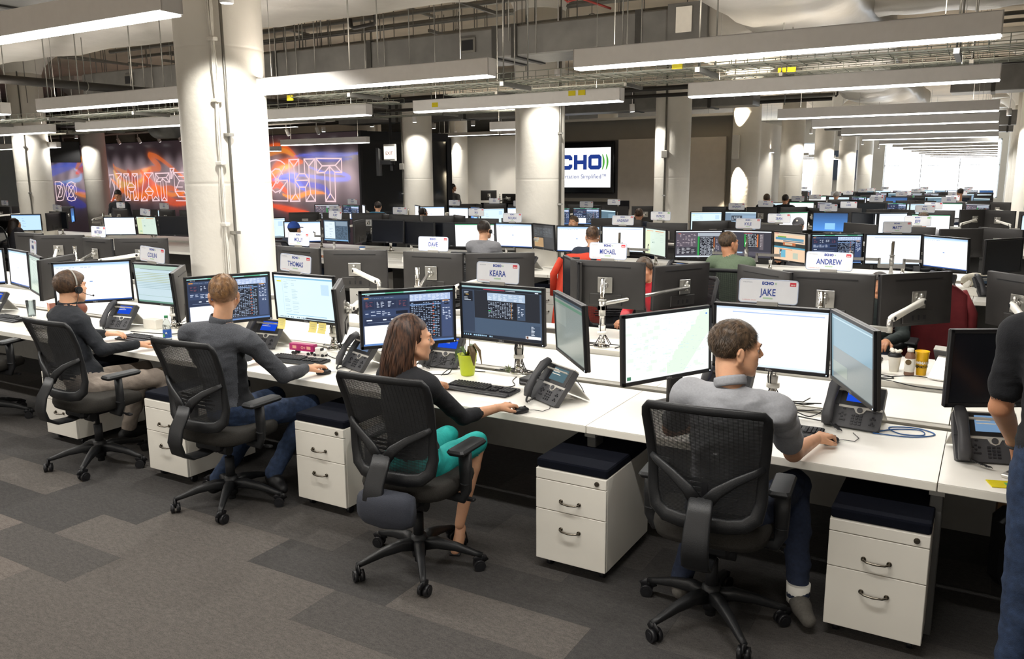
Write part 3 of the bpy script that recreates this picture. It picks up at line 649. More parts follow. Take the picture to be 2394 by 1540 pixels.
RIBBONS=[
  ([(17.1,2.39),(15.7,2.55),(14.5,2.50),(13.5,2.40)],0.11,"5566cc"),
  ([(17.1,2.11),(16.2,2.33),(14.8,2.51)],0.15,"6070d8"),
  ([(16.5,1.82),(15.5,1.91),(14.7,2.00),(14.6,2.21),(15.0,2.37)],0.09,"8fb4ea"),
  ([(16.6,1.82),(15.6,1.78),(14.4,1.50),(13.3,1.66)],0.09,"5a62c8"),
  ([(14.9,2.37),(14.5,2.66),(14.0,2.90)],0.11,"e8871e"),
  ([(15.1,1.47),(14.4,1.41),(13.4,1.35)],0.11,"f08a20"),
  ([(14.9,2.21),(14.2,2.39),(13.2,2.35)],0.14,"d8452a"),
  ([(15.8,1.50),(15.4,1.18),(14.5,1.03)],0.23,"3c3f9a"),
  ([(12.3,2.49),(12.1,2.19),(11.5,1.85),(10.7,1.91),(10.1,2.28),(9.5,2.36),(9.9,2.67),(10.0,2.79),(9.5,2.69),(8.7,2.31),(7.9,1.89)],0.11,"ff7a30"),
  ([(12.3,2.42),(11.4,2.19),(10.3,2.28),(10.0,2.36)],0.09,"ffa060"),
  ([(12.5,1.97),(11.8,1.59),(11.3,1.37),(10.5,1.50),(9.7,1.68),(9.0,1.47),(8.2,1.54)],0.12,"ff8a20"),
  ([(12.3,2.27),(11.9,1.82),(10.9,1.79),(10.2,2.10)],0.13,"ffc060"),
  ([(10.6,2.25),(9.8,1.68),(9.0,1.25),(8.0,1.20)],0.17,"e0552a"),
  ([(12.7,1.21),(11.5,1.67),(10.7,1.38),(10.0,1.46),(8.9,1.68),(8.0,1.26)],0.13,"f06a20"),
  ([(11.4,2.26),(10.7,1.67),(10.1,2.25)],0.20,"c8402a"),
  ([(7.8,2.91),(7.1,2.96),(6.0,2.87),(5.2,2.46),(4.4,2.83),(3.9,2.88)],0.14,"e05a28"),
  ([(7.7,1.96),(6.6,1.69),(5.3,2.08),(4.1,1.95)],0.15,"d84a24"),
  ([(4.1,2.82),(3.5,2.91),(3.0,2.80),(2.6,2.57)],0.11,"ff6a28"),
  ([(4.0,2.63),(3.2,2.78),(2.7,2.61)],0.08,"ff9a40"),
  ([(4.0,1.31),(3.6,2.19),(3.1,2.41),(2.4,2.45)],0.17,"ff7434"),
  ([(3.8,2.07),(3.4,2.25),(2.7,2.37)],0.09,"ffb070"),
  ([(4.0,1.21),(3.4,1.13),(2.6,1.02),(2.2,1.00)],0.10,"e04c1e"),
  ([(3.3,1.51),(2.8,1.43),(2.1,1.58),(1.5,1.56)],0.07,"ff9426"),
  ([(3.9,1.69),(3.5,1.82),(3.1,1.57)],0.12,"e85a24"),
  ([(2.7,2.60),(1.8,2.65),(0.7,2.61),(0.1,2.64)],0.06,"6a72d8"),
  ([(2.5,2.64),(1.4,2.50),(0.4,2.51)],0.08,"4f58b8"),
  ([(3.4,2.01),(2.7,2.09),(1.8,2.01),(1.0,1.94),(0.5,1.98),(0.8,2.11),(1.5,2.15),(2.1,2.30)],0.06,"8a90f0"),
  ([(3.3,1.97),(2.2,1.82),(1.5,1.70),(1.3,1.46)],0.09,"5058c0"),
  ([(3.7,1.94),(2.9,2.04),(2.6,1.82),(2.3,1.64)],0.11,"6d7be8"),
]
# ================================================================== flame mural wall and dark glass
MA,MBp=Vector((-14.85,17.34)),Vector((-31.0,18.62)); md=(MBp-MA).normalized(); mn=Vector((md.y,-md.x))  # mn points to the desks
if mn.y>0: mn=-mn
mang=math.atan2(md.y,md.x)
def mpt(s,z,off=0): p=MA+md*s+mn*off; return (p.x,p.y,z)
mw=struct('wall_mural',None)
b=MB(); n_=mn
b.prism([(0,0),(16.8,0),(16.8,3.24),(0,3.24)],lambda u,v,t:mpt(u,v,t),-.25,0); part('mural_backing',b,M['blkm'],mw)
NX,NZ=440,92
S_=np.linspace(0,16.8,NX); Z_=np.linspace(.0,3.22,NZ); SS,ZZ=np.meshgrid(S_,Z_)
img=np.zeros((NZ,NX,3)); base=np.array(hexc('3a2f33')); img[:]=base
# soft grey arches of spot glow along the top, painted into the mural colours
for k in range(22):
    c=.4+.78*k; dd=((SS-c)/.36)**2; prof_=1/(1+np.exp((ZZ-2.72+.0*dd+.16*dd)/.08)); g=np.exp(-dd*.9)*prof_*np.exp(-((ZZ-2.15)/.75)**2)
    img+= (np.array(hexc('9a8a90'))-.0)[None,None,:]*(g*1.25)[...,None]
def ribbon(pts,wd,colr):
    P=[np.array(p) for p in pts]; Q=[]
    for i in range(len(P)-1):
        p0=P[max(i-1,0)];p1=P[i];p2=P[i+1];p3=P[min(i+2,len(P)-1)]
        for t in np.linspace(0,1,7)[:-1]: Q.append(.5*((2*p1)+(-p0+p2)*t+(2*p0-5*p1+4*p2-p3)*t*t+(-p0+3*p1-3*p2+p3)*t**3))
    Q.append(P[-1]); best=np.full(SS.shape,1e9); side=np.zeros(SS.shape)
    for i in range(len(Q)-1):
        a,b2=Q[i],Q[i+1]; d=b2-a; L2=d@d+1e-9; t=np.clip(((SS-a[0])*d[0]+(ZZ-a[1])*d[1])/L2,0,1)
        ww=wd*(.22+.62*math.sin(PI*(i+.5)/(len(Q)-1))); ds=np.hypot(SS-a[0]-t*d[0],ZZ-a[1]-t*d[1])/ww; best=np.minimum(best,ds)
    c=np.array(hexc(colr)); core=np.exp(-(best**2)*1.3); edge=np.exp(-((best-.8)/.35)**2)*.35
    al=np.clip(core*.62+edge,0,1)[...,None]; np.copyto(img,img*(1-al)+(c*1.15)*al+np.exp(-(best/2.2)**2)[...,None]*c*.12)
for r_ in RIBBONS: ribbon(*r_)
img=np.clip(img,0,1)
nzk=np.sin(SS*7+np.sin(ZZ*9+SS*3)*1.2)*.03; img=np.clip(img*(1+nzk[...,None]),0,1)
vs=[mpt(float(s),float(z),.004) for z in Z_ for s in S_]; fs=[(j*NX+i,j*NX+i+1,(j+1)*NX+i+1,(j+1)*NX+i) for j in range(NZ-1) for i in range(NX-1)]
me=bpy.data.meshes.new('mural_print'); me.from_pydata(vs,[],fs); a=me.color_attributes.new('Col','FLOAT_COLOR','POINT')
a.data.foreach_set('color',np.concatenate([img.reshape(-1,3),np.ones((NX*NZ,1))],1).astype(np.float32).ravel()); me.materials.append(M['mural']); link('mural_print',me,mw)
lt=MB()
for ln in STROKES.split('\n'):
    P=[tuple(map(float,q.split(','))) for q in ln.split(';')]
    for i in range(len(P)-1):
        a,c=Vector(P[i]),Vector(P[i+1]); d=(c-a); 
        if d.length<1e-4: continue
        d.normalize(); nn=Vector((-d.y,d.x))*(.019 if a.x<8 else .016); a2,c2=a-d*.015,c+d*.015
        lt.quad(mpt(*(a2-nn),.012),mpt(*(c2-nn),.012),mpt(*(c2+nn),.012),mpt(*(a2+nn),.012))
part('mural_lettering',lt,M['neon'],mw)
# dark glazed corner with reflections
gw=struct('wall_glass',None); ga,gb=Vector((-14.85,17.3)),Vector((-13.85,19.95)); gd=(gb-ga)
def gp(u,z,o=0): p=ga+gd*u+Vector((gd.y,-gd.x)).normalized()*o; return (p.x,p.y,z)
for k in range(2):
    b=MB(); b.prism([(k*.5+.01,0.05),(k*.5+.49,0.05),(k*.5+.49,3.0),(k*.5+.01,3.0)],lambda u,v,t:gp(u,v,t),-.02,.02); part('glass_pane',b,M['glassd'],gw)
b=MB(); b.prism([(0,3.0),(1,3.0),(1,3.22),(0,3.22)],lambda u,v,t:gp(u,v,t),-.12,.06); part('glass_head',b,M['blkm'],gw)
for u in (0,.5,1): b=MB(); b.prism([(u-.015,0),(u+.015,0),(u+.015,3.1),(u-.015,3.1)],lambda u_,v,t:gp(u_,v,t),-.05,.05); part('glass_frame',b,M['blkm'],gw)
b=MB(); b.box(-20,19.95,0,-13.8,20.1,3.1); part('back_board',b,M['blkm'],gw)
# track with spot heads over the mural
tk=thing('light_track','ceiling track with aimed spot heads over the flame mural','lamp'); b=MB(); b.prism([(0,3.42),(16.6,3.42),(16.6,3.47),(0,3.47)],lambda u,v,t:mpt(u,v,t),.9,.95); part('track_bar',b,M['cablew'],tk)
spd=bpy.data.lights.new('mural_spot','SPOT'); spd.energy=60; spd.spot_size=1.0; spd.spot_blend=.6; spd.color=(1,.93,.85); spd.shadow_soft_size=.04
for i,s in enumerate([.7,1.9,3.1,4.3,5.6,6.9,8.0,9.1,10.3,11.4,12.6,13.8,15.0]):
    b=MB(); p=Vector(mpt(s,3.3,.92)); q=Vector(mpt(s,3.14,.84)); b.cyl(p,q,.045,.05,n=12); b.cyl(Vector(mpt(s,3.44,.92)),p,.012,n=6); h=part('spot_head',b,M['whitep'],tk)
    g=MB(); g.cyl(q,q+(q-p).normalized()*.004,.04,n=12); part('spot_lens',g,M['glow'],h)
    if i%2==0:
        l=link('spot_light',spd,tk,loc=q+(q-p)*.1); l.rotation_euler=(Vector(mpt(s,1.2,0))-q).to_track_quat('-Z','Y').to_euler()
for i,(x,y,z,ax) in enumerate([(-17.2,15.8,2.62,0),(-12.72,15.9,2.58,1)]):
    e=thing('exit_sign','small white lit exit sign hanging %s'%('over the end of the flame mural','beside the column before the dark glass')[i],'sign',(x,y,z)); bx('sign_case',(0,0,0),(.36,.06,.36 if i==0 else .4),M['whitep'],e,bev=.01)
    t=MB(); t.cbox((0,-.034,0),(.32,.004,.3)); part('sign_face',t,emat('sign_glow',(1,.97,.85),1.2),e); t=MB(); t.cyl((0,0,.18),(0,0,.9),.008,n=6); part('sign_rod',t,M['gpipe'],e)
    t=MB(); add_text(t,'EXIT',.11,lambda a,c:(a,-.037,-.05+c)); part('sign_letters',t,M['plater'],e)
wt=thing('hanging_screen','black television hung on the column before the dark glass, seen edge on','television',(-12.95,15.75,2.35),-.95); bx('screen_body',(0,0,0),(1.1,.07,.65),M['blk'],wt,bev=.01); bx('screen_mount',(0,.2,.0),(.1,.35,.1),M['blkm'],wt); bx('screen_pole',(0,.3,.8),(.06,.06,2.0),M['blkm'],wt)
wt=thing('hanging_screen','black television hung near the far left column, seen edge on','television',(-25.9,15.7,2.85),.9); bx('screen_body',(0,0,0),(1.1,.07,.65),M['blk'],wt,bev=.01); bx('screen_mount',(0,.2,.0),(.1,.35,.1),M['blkm'],wt); bx('screen_pole',(0,.3,1.0),(.06,.06,2.0),M['blkm'],wt)
# ================================================================== desks
SW=1.62; SEAM=-1.72
P_=5.7
def stations(x_lo,x_hi):
    k0=math.ceil((x_lo-SEAM)/SW); k1=math.floor((x_hi-SEAM)/SW); return [SEAM+SW*k for k in range(k0,k1)]
def desk_mesh(front):
    t=MB(); s=1 if front else -1
    v=[]; L=SW-.004; D=.80
    t.mi=0; t.cbox((0,0,-.001),(L,D,.002)); 
    t.mi=1; t.cbox((0,0,-.021),(L,D,.038),bev=.003)
    return t.mesh('desktop',[M['top'],M['edge']])
DT=desk_mesh(1)
lg=MB(); lg.cbox((-SW/2+.0,0,.34),(.05,.1,.68),bev=.004); LEG=lg.mesh('leg',mat('dark_steel','4a4947',.5,noise_amt=.05))
lg=MB(); lg.cbox((-SW/2,-.0,.67),(.06,.7,.03)); FRM=lg.mesh('support_frame',M['steelg'])
pn=MB(); pn.cbox((0,.38,.52),(SW-.1,.02,.3)); 
BEN={0:(-13.1,2.0),1:(-22.5,2.0),2:(-14.2,2.0),3:(-5.6,2.0),4:(-5.6,2.0),5:(-11.5,2.0),6:(-12.5,2.0)}
def y_front(b): return 3.68+P_*b
rowname=lambda b,s: ORD[2*b+s]
for bnc,(xa,xb) in BEN.items():
    yf=y_front(bnc); xs=stations(xa,xb)
    for side in (0,1):
        yc=yf+.4 if side==0 else yf+2.57-.4
        for k,x in enumerate(reversed(xs)):
            d=thing('desk','white desk, %s from the right in the %s row from the camera'%(ORD[k],rowname(bnc,side)),'desk',(x+SW/2,yc,.73),group='white bench desks')
            link('desktop',DT,d)
            l=link('leg',LEG,d,loc=(0,-.28 if side==0 else .28,-.73)); l2=link('support_frame',FRM,d,loc=(0,0,-.73))
    s=thing('desk_spine','white cable lid with metal channels between the %s and %s desk rows'%(rowname(bnc,0),rowname(bnc,1)),'spine')
    xl,xr=xs[0],xs[-1]+SW; y1=yf+.8
    for k,x in enumerate(xs):
        bx('spine_lid',(x+SW/2,y1+.56,.695),(SW-.005,.66,.02),M['top'],s,bev=.002)
    for nm,ya,yb,z0,z1,m_ in (('channel_floor',y1+.0,y1+.24,.66,.672,'raild'),('channel_rail',y1+.02,y1+.075,.672,.70,'rail'),('channel_rail',y1+.09,y1+.13,.672,.694,'rail'),('channel_rail',y1+.145,y1+.2,.672,.706,'rail'),('channel_rail',y1+.895,y1+.93,.672,.70,'rail'),('channel_floor',y1+.9,y1+.97,.66,.672,'raild')):
        b=MB(); b.box(xl,ya,z0,xr,yb,z1); part(nm,b,M[m_],s)
    b=MB(); b.box(xl,y1+.3,.1,xr,y1+.34,.66); part('modesty_panel',b,M['steelg'],s)
    if bnc>0: # back screens under the desks
        pass
# ------------------------------------------------------------------ mobile pedestals
def pedestal():
    W,D,H=.39,.56,.49; z0=.06
    b=MB(); b.cbox((0,D/2,z0+H/2),(W,D,H),bev=.003)
    body=b.mesh('cabinet_body',M['steelw'])
    def front(z,h): q=MB(); q.cbox((0,-.009,z+h/2),(W-.002,.018,h-.004),bev=.002); return q.mesh('drawer',M['steelw'])
    dr=[(front(z0,.275),z0+.215),(front(z0+.275,.16),z0+.275+.09)]
    st=MB(); st.cbox((0,-.009,z0+.435+.0275),(W-.002,.018,.051),bev=.002); st=st.mesh('lock_rail',M['steelw'])
    h=MB(); h.tube([(-.05,-.019,.0),(-.05,-.034,0),(-.035,-.043,-.003),(0,-.047,-.004),(.035,-.043,-.003),(.05,-.034,0),(.05,-.019,0)],[.006,.005,.0045,.0055,.0045,.005,.006],n=8)
    for s in (-.05,.05): h.cyl((s,-.018,0),(s,-.024,0),.0105,n=12)
    hm=h.mesh('handle',M['pewter'])
    lk=MB(); lk.cyl((.145,-.018,z0+.462),(.145,-.024,z0+.462),.0125,n=16); lk.cyl((.145,-.024,z0+.462),(.145,-.026,z0+.462),.007,n=10); lk=lk.mesh('lock',M['pewter'])
    c=MB(); c.cbox((0,D/2-.006,z0+H+.024),(W,D+.008,.046),bev=.008); cu=c.mesh('seat_cushion',M['navy'])
    w=MB(); w.cyl((-.012,0,.024),(.012,0,.024),.024,n=14); w.cbox((0,0,.05),(.02,.03,.02)); wh=w.mesh('caster',M['blk'])
    def make(x,y,lab,rz=0):
        r=thing('mobile_pedestal',lab,'cabinet',(x,y,0),rz,group='white mobile pedestals'); link('cabinet_body',body,r)
        for me,zh in dr: d=link('drawer',me,r); link('handle',hm,d,loc=(0,0,zh-.03))
        link('lock_rail',st,r); link('lock',lk,r); link('seat_cushion',cu,r)
        for a in (-.15,.15):
            for c_ in (.06,.5): link('caster',wh,r,loc=(a,c_,0))
    return make
mk=pedestal()
for (x,y,l) in [(-.295,3.545,'under the front desk at the right edge, beside the leg'),(-1.695,3.47,'under the seam of the front desk, between the woman and the man in grey'),(-3.36,3.455,'behind the woman\'s chair back, under the front desk'),(-4.62,3.33,'under the front desk beside the man in the dark grey jacket'),(-6.03,3.45,'at the far left under the front desk, behind the headset man')]: mk(x,y,'white pedestal '+l)
for k,(x,y) in enumerate([(-.28,9.42),(-3.32,9.42),(-5.0,9.42),(-6.62,9.42),(-8.2,9.42),(-9.9,9.42),(-1.75,9.42)]): mk(x,y,'white pedestal with navy cushion under the third desk row, %s counted'%ORD[k])
for k,x in enumerate([-4.9,-6.6,-1.75,-.1]): mk(x,6.28,'white pedestal facing away under the second desk row, %s counted'%ORD[k],PI)
# ================================================================== screen pictures
def dashes(rs,rnd,u0,v0,u1,v1,rows,cols,c,lay=3,fill=.8,hh=.45,var=.6):
    dv=(v1-v0)/rows; du=(u1-u0)/cols
    for i in range(rows):
        for j in range(cols):
            if rnd.random()<fill:
                w=du*(.35+var*rnd.random()*.9); rs.append((u0+j*du,v0+i*dv+dv*(1-hh)/2,min(u0+j*du+w,u1),v0+i*dv+dv*(1+hh)/2,c,lay))
H=hexc
def ui(kind,seed=0):
    r=random.Random(seed); rs=[]; a=rs.append
    if kind=='white':
        a((0,0,1,1,H('fbfdff'))); a((0,0,1,.035,H('c9dcf5'),1)); a((.15,.075,.97,.092,H('a9c0ea'),1)); a((0,.965,1,1,H('dceaf8'),1))
    elif kind=='white2':
        a((0,0,1,1,H('fdfdff'))); a((0,0,1,.05,H('a7c9ec'),1)); a((0,.05,1,.085,H('d5e9f8'),1)); dashes(rs,r,.03,.09,.5,.12,1,9,H('9bb8d8'),2); a((.45,.47,.49,.5,H('7d9fd0'),2)); a((0,.97,1,1,H('2e5fae'),1))
    elif kind=='sheetmail':
        a((0,0,1,1,H('fdfefe'))); a((0,0,1,.04,H('3f9b6d'),1)); dashes(rs,r,.02,.12,.4,.14,1,9,H('5fbf8f'),2); a((.02,.9,.6,.905,H('dce6ef'),2))
    elif kind=='map':
        a((0,0,1,1,H('f1f8f5')))
        for i in range(70):
            t=i/70; u=.5+.5*t; v=.98-.95*t; a((min(u+r.uniform(-.05,.02),.98),max(v-.14,0.0),min(u+.12,1),min(v+.12,.97),H('dcefdc'),1))
        for i in range(26): u,v=r.random()*.9,r.random()*.9; a((u,v,u+.03+.05*r.random(),v+.02+.05*r.random(),H('e3f2e4'),1))
        dashes(rs,r,.02,.03,.98,.95,30,26,H('bfcfd6'),2,fill=.16,hh=.12,var=.25); dashes(rs,r,.02,.05,.98,.95,16,14,H('c4e2f0'),2,fill=.13,hh=.1,var=.3)
        a((.015,.92,.06,.975,H('3f7a5c'),3)); a((.955,.06,.975,.085,H('4a86d8'),3))
    elif kind=='dash':
        a((0,0,1,1,H('2f3b55'))); a((0,0,1,.022,H('a9e0dd'),1)); a((.25,0,.45,.022,H('58b58e'),2)); a((.7,0,.9,.022,H('58b58e'),2)); a((0,.022,1,.06,H('0c1018'),1)); dashes(rs,r,.04,.03,.1,.05,1,4,H('c5d0e5'),2)
        a((.01,.07,.5,.13,H('3a4a68'),1)); a((.02,.085,.07,.11,H('d08a3c'),2)); dashes(rs,r,.08,.09,.35,.11,1,12,H('8593ad'),2)
        for i in range(4): a((.02+i*.12,.15,.13+i*.12,.3,H('26304a'),1)); dashes(rs,r,.035+i*.12,.165,.12+i*.12,.28,5,2,H('c3cde0') if i in(1,2) else H('7a4a58'),2,fill=.7)
        a((.02,.32,.5,.46,H('334263'),1)); dashes(rs,r,.03,.34,.33,.44,3,5,H('b9c4da'),2,fill=.75); a((.36,.36,.49,.42,H('141a28'),2))
        a((.02,.48,.5,.6,H('2a3550'),1)); dashes(rs,r,.04,.5,.48,.53,1,5,H('dfe7f5'),2,hh=.8); a((.05,.56,.45,.565,H('8fa0c0'),2))
        a((.015,.62,.49,.965,H('f7faff'),1)); a((0,.965,1,1,H('5f87c2'),1))
        a((.515,.07,.97,.2,H('a9bbdc'),1)); dashes(rs,r,.52,.08,.96,.195,7,9,H('dfe8f6'),2,fill=.8)
        a((.515,.21,.86,.93,H('0d121d'),1))
        for i in range(21):
            v=.225+i*.0335; a((.515,v,.86,v+.028,H('141c2c') if i!=1 else H('5d7fae'),2)); dashes(rs,r,.53,v,.85,v+.027,1,12,H('9fb0cc'),3,fill=.8,hh=.5); 
            if i%2: a((.765,v+.004,.785,v+.02,H('d8662f'),3))
            else: a((.79,v+.004,.80,v+.02,H('4aa0d8'),3))
        a((.87,.2,.985,.93,H('3c4c70'),1)); dashes(rs,r,.88,.22,.98,.6,12,3,H('c9d3e8'),2,fill=.55); a((.88,.21,.95,.225,H('d8953a'),2)); a((.9,.265,.95,.29,H('10151f'),3))
    elif kind=='dash2':
        a((0,0,1,1,H('3d4c60'))); a((0,0,1,.03,H('9fc2c4'),1)); a((.0,.04,1,.075,H('141820'),1)); a((.28,.045,.55,.06,H('a92a45'),2)); a((.56,.05,.68,.06,H('c0c8d5'),2)); a((.92,.05,.96,.065,H('dfe5ef'),2))
        a((.0,.08,.155,.9,H('333f52'),1)); a((.02,.1,.14,.3,H('161b25'),2)); dashes(rs,r,.03,.11,.13,.29,7,1,H('b5bfce'),3); a((.05,.165,.09,.175,H('d6a53c'),3))
        a((.16,.08,.975,.62,H('20242c'),1)); a((.16,.62,1,.93,H('44566c'),1))
        a((.33,.11,.8,.26,H('a9bdd4'),2)); dashes(rs,r,.34,.13,.79,.25,6,7,H('dfe8f2'),3,fill=.8)
        for i in range(12):
            v=.28+i*.026; a((.33,v,.69,v+.021,H('151b27'),2)); dashes(rs,r,.34,v,.66,v+.02,1,11,H('b5c2d6'),3,fill=.85); a((.625,v+.004,.635,v+.016,H('df9a3a'),3))
        a((.34,.455,.37,.47,H('4cc06a'),3)); a((.7,.28,.8,.6,H('3a4a60'),2)); dashes(rs,r,.71,.3,.79,.58,9,2,H('c0cadb'),3,fill=.6)
        a((.86,.68,.975,.88,H('394a60'),2)); dashes(rs,r,.87,.69,.94,.87,7,1,H('d5deea'),3,fill=.9); a((.80,.885,.985,.94,H('f5f7fa'),2)); a((.81,.89,.835,.935,H('6b4634'),3)); a((0,.94,1,1,H('18202c'),1)); dashes(rs,r,.01,.95,.42,.985,1,16,H('9fc4dd'),2,hh=.8)
    elif kind=='dashg':
        a((0,0,1,1,H('4c4a55'))); a((0,0,1,.03,H('e8ecf0'),1)); a((.02,.07,.46,.6,H('5d5560'),1)); dashes(rs,r,.03,.1,.45,.56,10,7,H('b5a9ae'),2,fill=.5); a((.02,.62,.46,.9,H('3a3841'),1)); dashes(rs,r,.03,.64,.45,.88,9,4,H('cfd0d6'),2,fill=.8)
        a((.48,.07,.97,.2,H('a8b0ba'),1)); a((.48,.21,.86,.93,H('22242c'),1)); a((.48,.21,.52,.93,H('2f9a4a'),2)); dashes(rs,r,.54,.22,.82,.92,22,10,H('c5cbd6'),2,fill=.8,hh=.5); a((.83,.25,.85,.9,H('c8703a'),2)); dashes(rs,r,.88,.25,.96,.8,10,2,H('a89fa6'),2,fill=.6); a((0,.95,1,1,H('d9e0e6'),1)); a((.05,.085,.11,.1,H('d0553a'),3))
    elif kind=='dashg2':
        a((0,0,1,1,H('3b3a44'))); a((0,0,1,.045,H('e6eaf0'),1)); a((.42,.09,.74,.62,H('202229'),1)); dashes(rs,r,.44,.1,.72,.6,18,9,H('bfc4cc'),2,fill=.85,hh=.5); a((.7,.12,.73,.6,H('c8703a'),3)); a((.43,.12,.46,.6,H('2f9a4a'),3)); a((.76,.1,.84,.7,H('6a6268'),1)); dashes(rs,r,.77,.12,.83,.66,9,2,H('b0a8ac'),2); a((0,.78,1,.93,H('55525c'),1)); a((.1,.8,.4,.85,H('a9c4dd'),2)); a((.42,.08,.6,.09,H('c03a4a'),3))
    elif kind=='site':
        a((0,0,1,1,H('d9eef4'))); a((0,0,1,.035,H('f0f4f4'),1)); a((0,.035,1,.07,H('7fb8d8'),1)); a((.04,.13,.12,.155,H('e3dc3a'),2)); a((.13,.07,.135,.9,H('b9dcea'),1)); dashes(rs,r,.16,.14,.42,.9,22,2,H('aac6cf'),2,fill=.6,hh=.25); a((.16,.905,.86,.915,H('5fa8d0'),2)); a((.8,.16,.93,.4,H('c0dcee'),1)); dashes(rs,r,.02,.955,.5,.985,1,18,H('46607a'),2,hh=.8); a((.5,.95,1,.99,H('2c3a48'),1)); dashes(rs,r,.16,.1,.4,.115,1,9,H('8aa6b2'),2)
    elif kind=='sheet':
        a((0,0,1,1,H('bfd4dc'))); a((0,0,1,.1,H('a9c4b5'),1)); a((.12,.105,.98,.115,H('55645c'),2))
        for i in range(10): a((0,.2+i*.045,1,.215+i*.045,H('a9b594') if i<6 else H('9fb8bf'),1))
        a((0,.82,1,.826,H('7fa394'),1)); a((0,.955,1,1,H('5d8a7a'),1))
    elif kind=='sheet2':
        a((0,0,1,1,H('a9bcae'))); 
        for i in range(18): a((.25,.2+i*.035,.98,.207+i*.035,H('7f9088'),1))
        a((0,0,1,.08,H('8aa193'),1)); a((.2,.1,.9,.11,H('4c5a54'),1))
    elif kind=='pale':
        a((0,0,1,1,H('cfe0d2'))); a((.08,.06,.4,.085,H('e09a5a'),1)); a((.5,.06,.9,.085,H('d98a4a'),1)); a((0,.09,.25,1,H('d5dfb8'),1)); dashes(rs,r,.3,.1,.95,.5,6,3,H('a9c4bb'),2,fill=.5,hh=.1); a((.36,.5,.4,.54,H('557a74'),2)); a((.43,.5,.45,.55,H('557a74'),2)); a((.1,.82,.22,.86,H('6fae90'),2))
    elif kind=='web':
        a((0,0,1,1,H('e8c9a9'))); a((0,0,1,.05,H('c9bda9'),1)); a((.05,.17,.95,.26,H('5a93ad'),1)); a((.12,.12,.4,.17,H('7aa648'),1)); a((.3,.28,.95,.31,H('3c6480'),1)); a((0,.36,1,.5,H('2e322e'),1)); a((.3,.34,.7,.45,H('b5643a'),2)); a((.36,.36,.6,.43,H('c9b79a'),3)); a((0,.5,1,.56,H('4a93ab'),1)); a((.18,.62,.38,.9,H('6ab0c8'),2)); a((.62,.7,.78,.92,H('b9c2b0'),2)); a((.18,.59,.6,.61,H('d97a3a'),2)); a((.02,.02,.15,.04,H('d0553a'),2))
    elif kind=='blue':
        for i in range(14): t=i/14; a((0,t,1,t+.08,tuple(.03+.5*q for q in (.12*t,.45*t+.12,1.2*t+.4)) if t<1 else H('4a90e0'),0))
        a((0,.95,1,1,H('5a8ac8'),1)); a((.35,.55,.65,.9,H('8ec8ff'),1))
    elif kind=='bluepage':
        a((0,0,1,1,H('bfe0f7'))); a((0,0,1,.05,H('5a86b8'),1)); dashes(rs,r,.35,.15,.5,.9,12,1,H('5f8fb5'),2,fill=.5,hh=.2)
    elif kind=='mixdark':
        a((0,0,1,1,H('7f97ab'))); a((0,0,1,.06,H('cfe3ea'),1)); a((.2,.2,.55,.5,H('39424f'),1)); a((.55,.2,1,.5,H('8aa3bb'),1)); dashes(rs,r,.22,.25,.5,.45,3,4,H('c5d3e0'),2); a((0,.06,.18,1,H('6d8499'),1))
    elif kind=='teal':
        a((0,0,1,1,H('5a7482'))); a((0,0,1,.07,H('cfe6ee'),1)); a((.5,.2,1,.6,H('7390a0'),1)); dashes(rs,r,.2,.6,.45,.85,4,3,H('8aa86a'),2,fill=.5)
    elif kind=='halfsheet':
        a((0,0,1,1,H('55697c'))); a((.03,.06,.46,.9,H('dceaf2'),1)); dashes(rs,r,.06,.1,.4,.85,14,2,H('a9bccb'),2,fill=.5,hh=.3); a((.5,.05,.97,.25,H('8496a6'),1)); dashes(rs,r,.5,.28,.97,.92,18,9,H('2f3b48'),2,fill=.7,hh=.6); a((0,.95,1,1,H('7fb0dd'),1))
    elif kind=='haze': # angled picture that washes out when seen from the side
        a((0,0,1,1,H('7e8680'))); a((0,0,1,.05,H('3a4a52'),1)); a((0,.08,1,.13,H('5a7f68'),1)); a((.05,.17,.4,.5,H('878f89'),1))
    elif kind=='hazeb':
        a((0,0,1,1,H('7c9cab'))); a((0,.5,1,1,H('7f8888'),1)); a((0,.04,1,.06,H('a9c4cf'),2)); a((0,.0,.04,1,H('6c8894'),2)); a((.0,.72,.4,.9,H('8f9a92'),2))
    elif kind=='mapgrey':
        a((0,0,1,1,H('3b3b3c'))); a((.05,.1,.95,.5,H('4a4c4e'),1)); dashes(rs,r,.1,.12,.9,.5,9,6,H('5f6468'),2,fill=.5); a((.06,.55,.5,.95,H('b5946c'),1)); a((.08,.58,.25,.75,H('a8a888'),2))
    else: a((0,0,1,1,H('0d0f14')))
    return rs
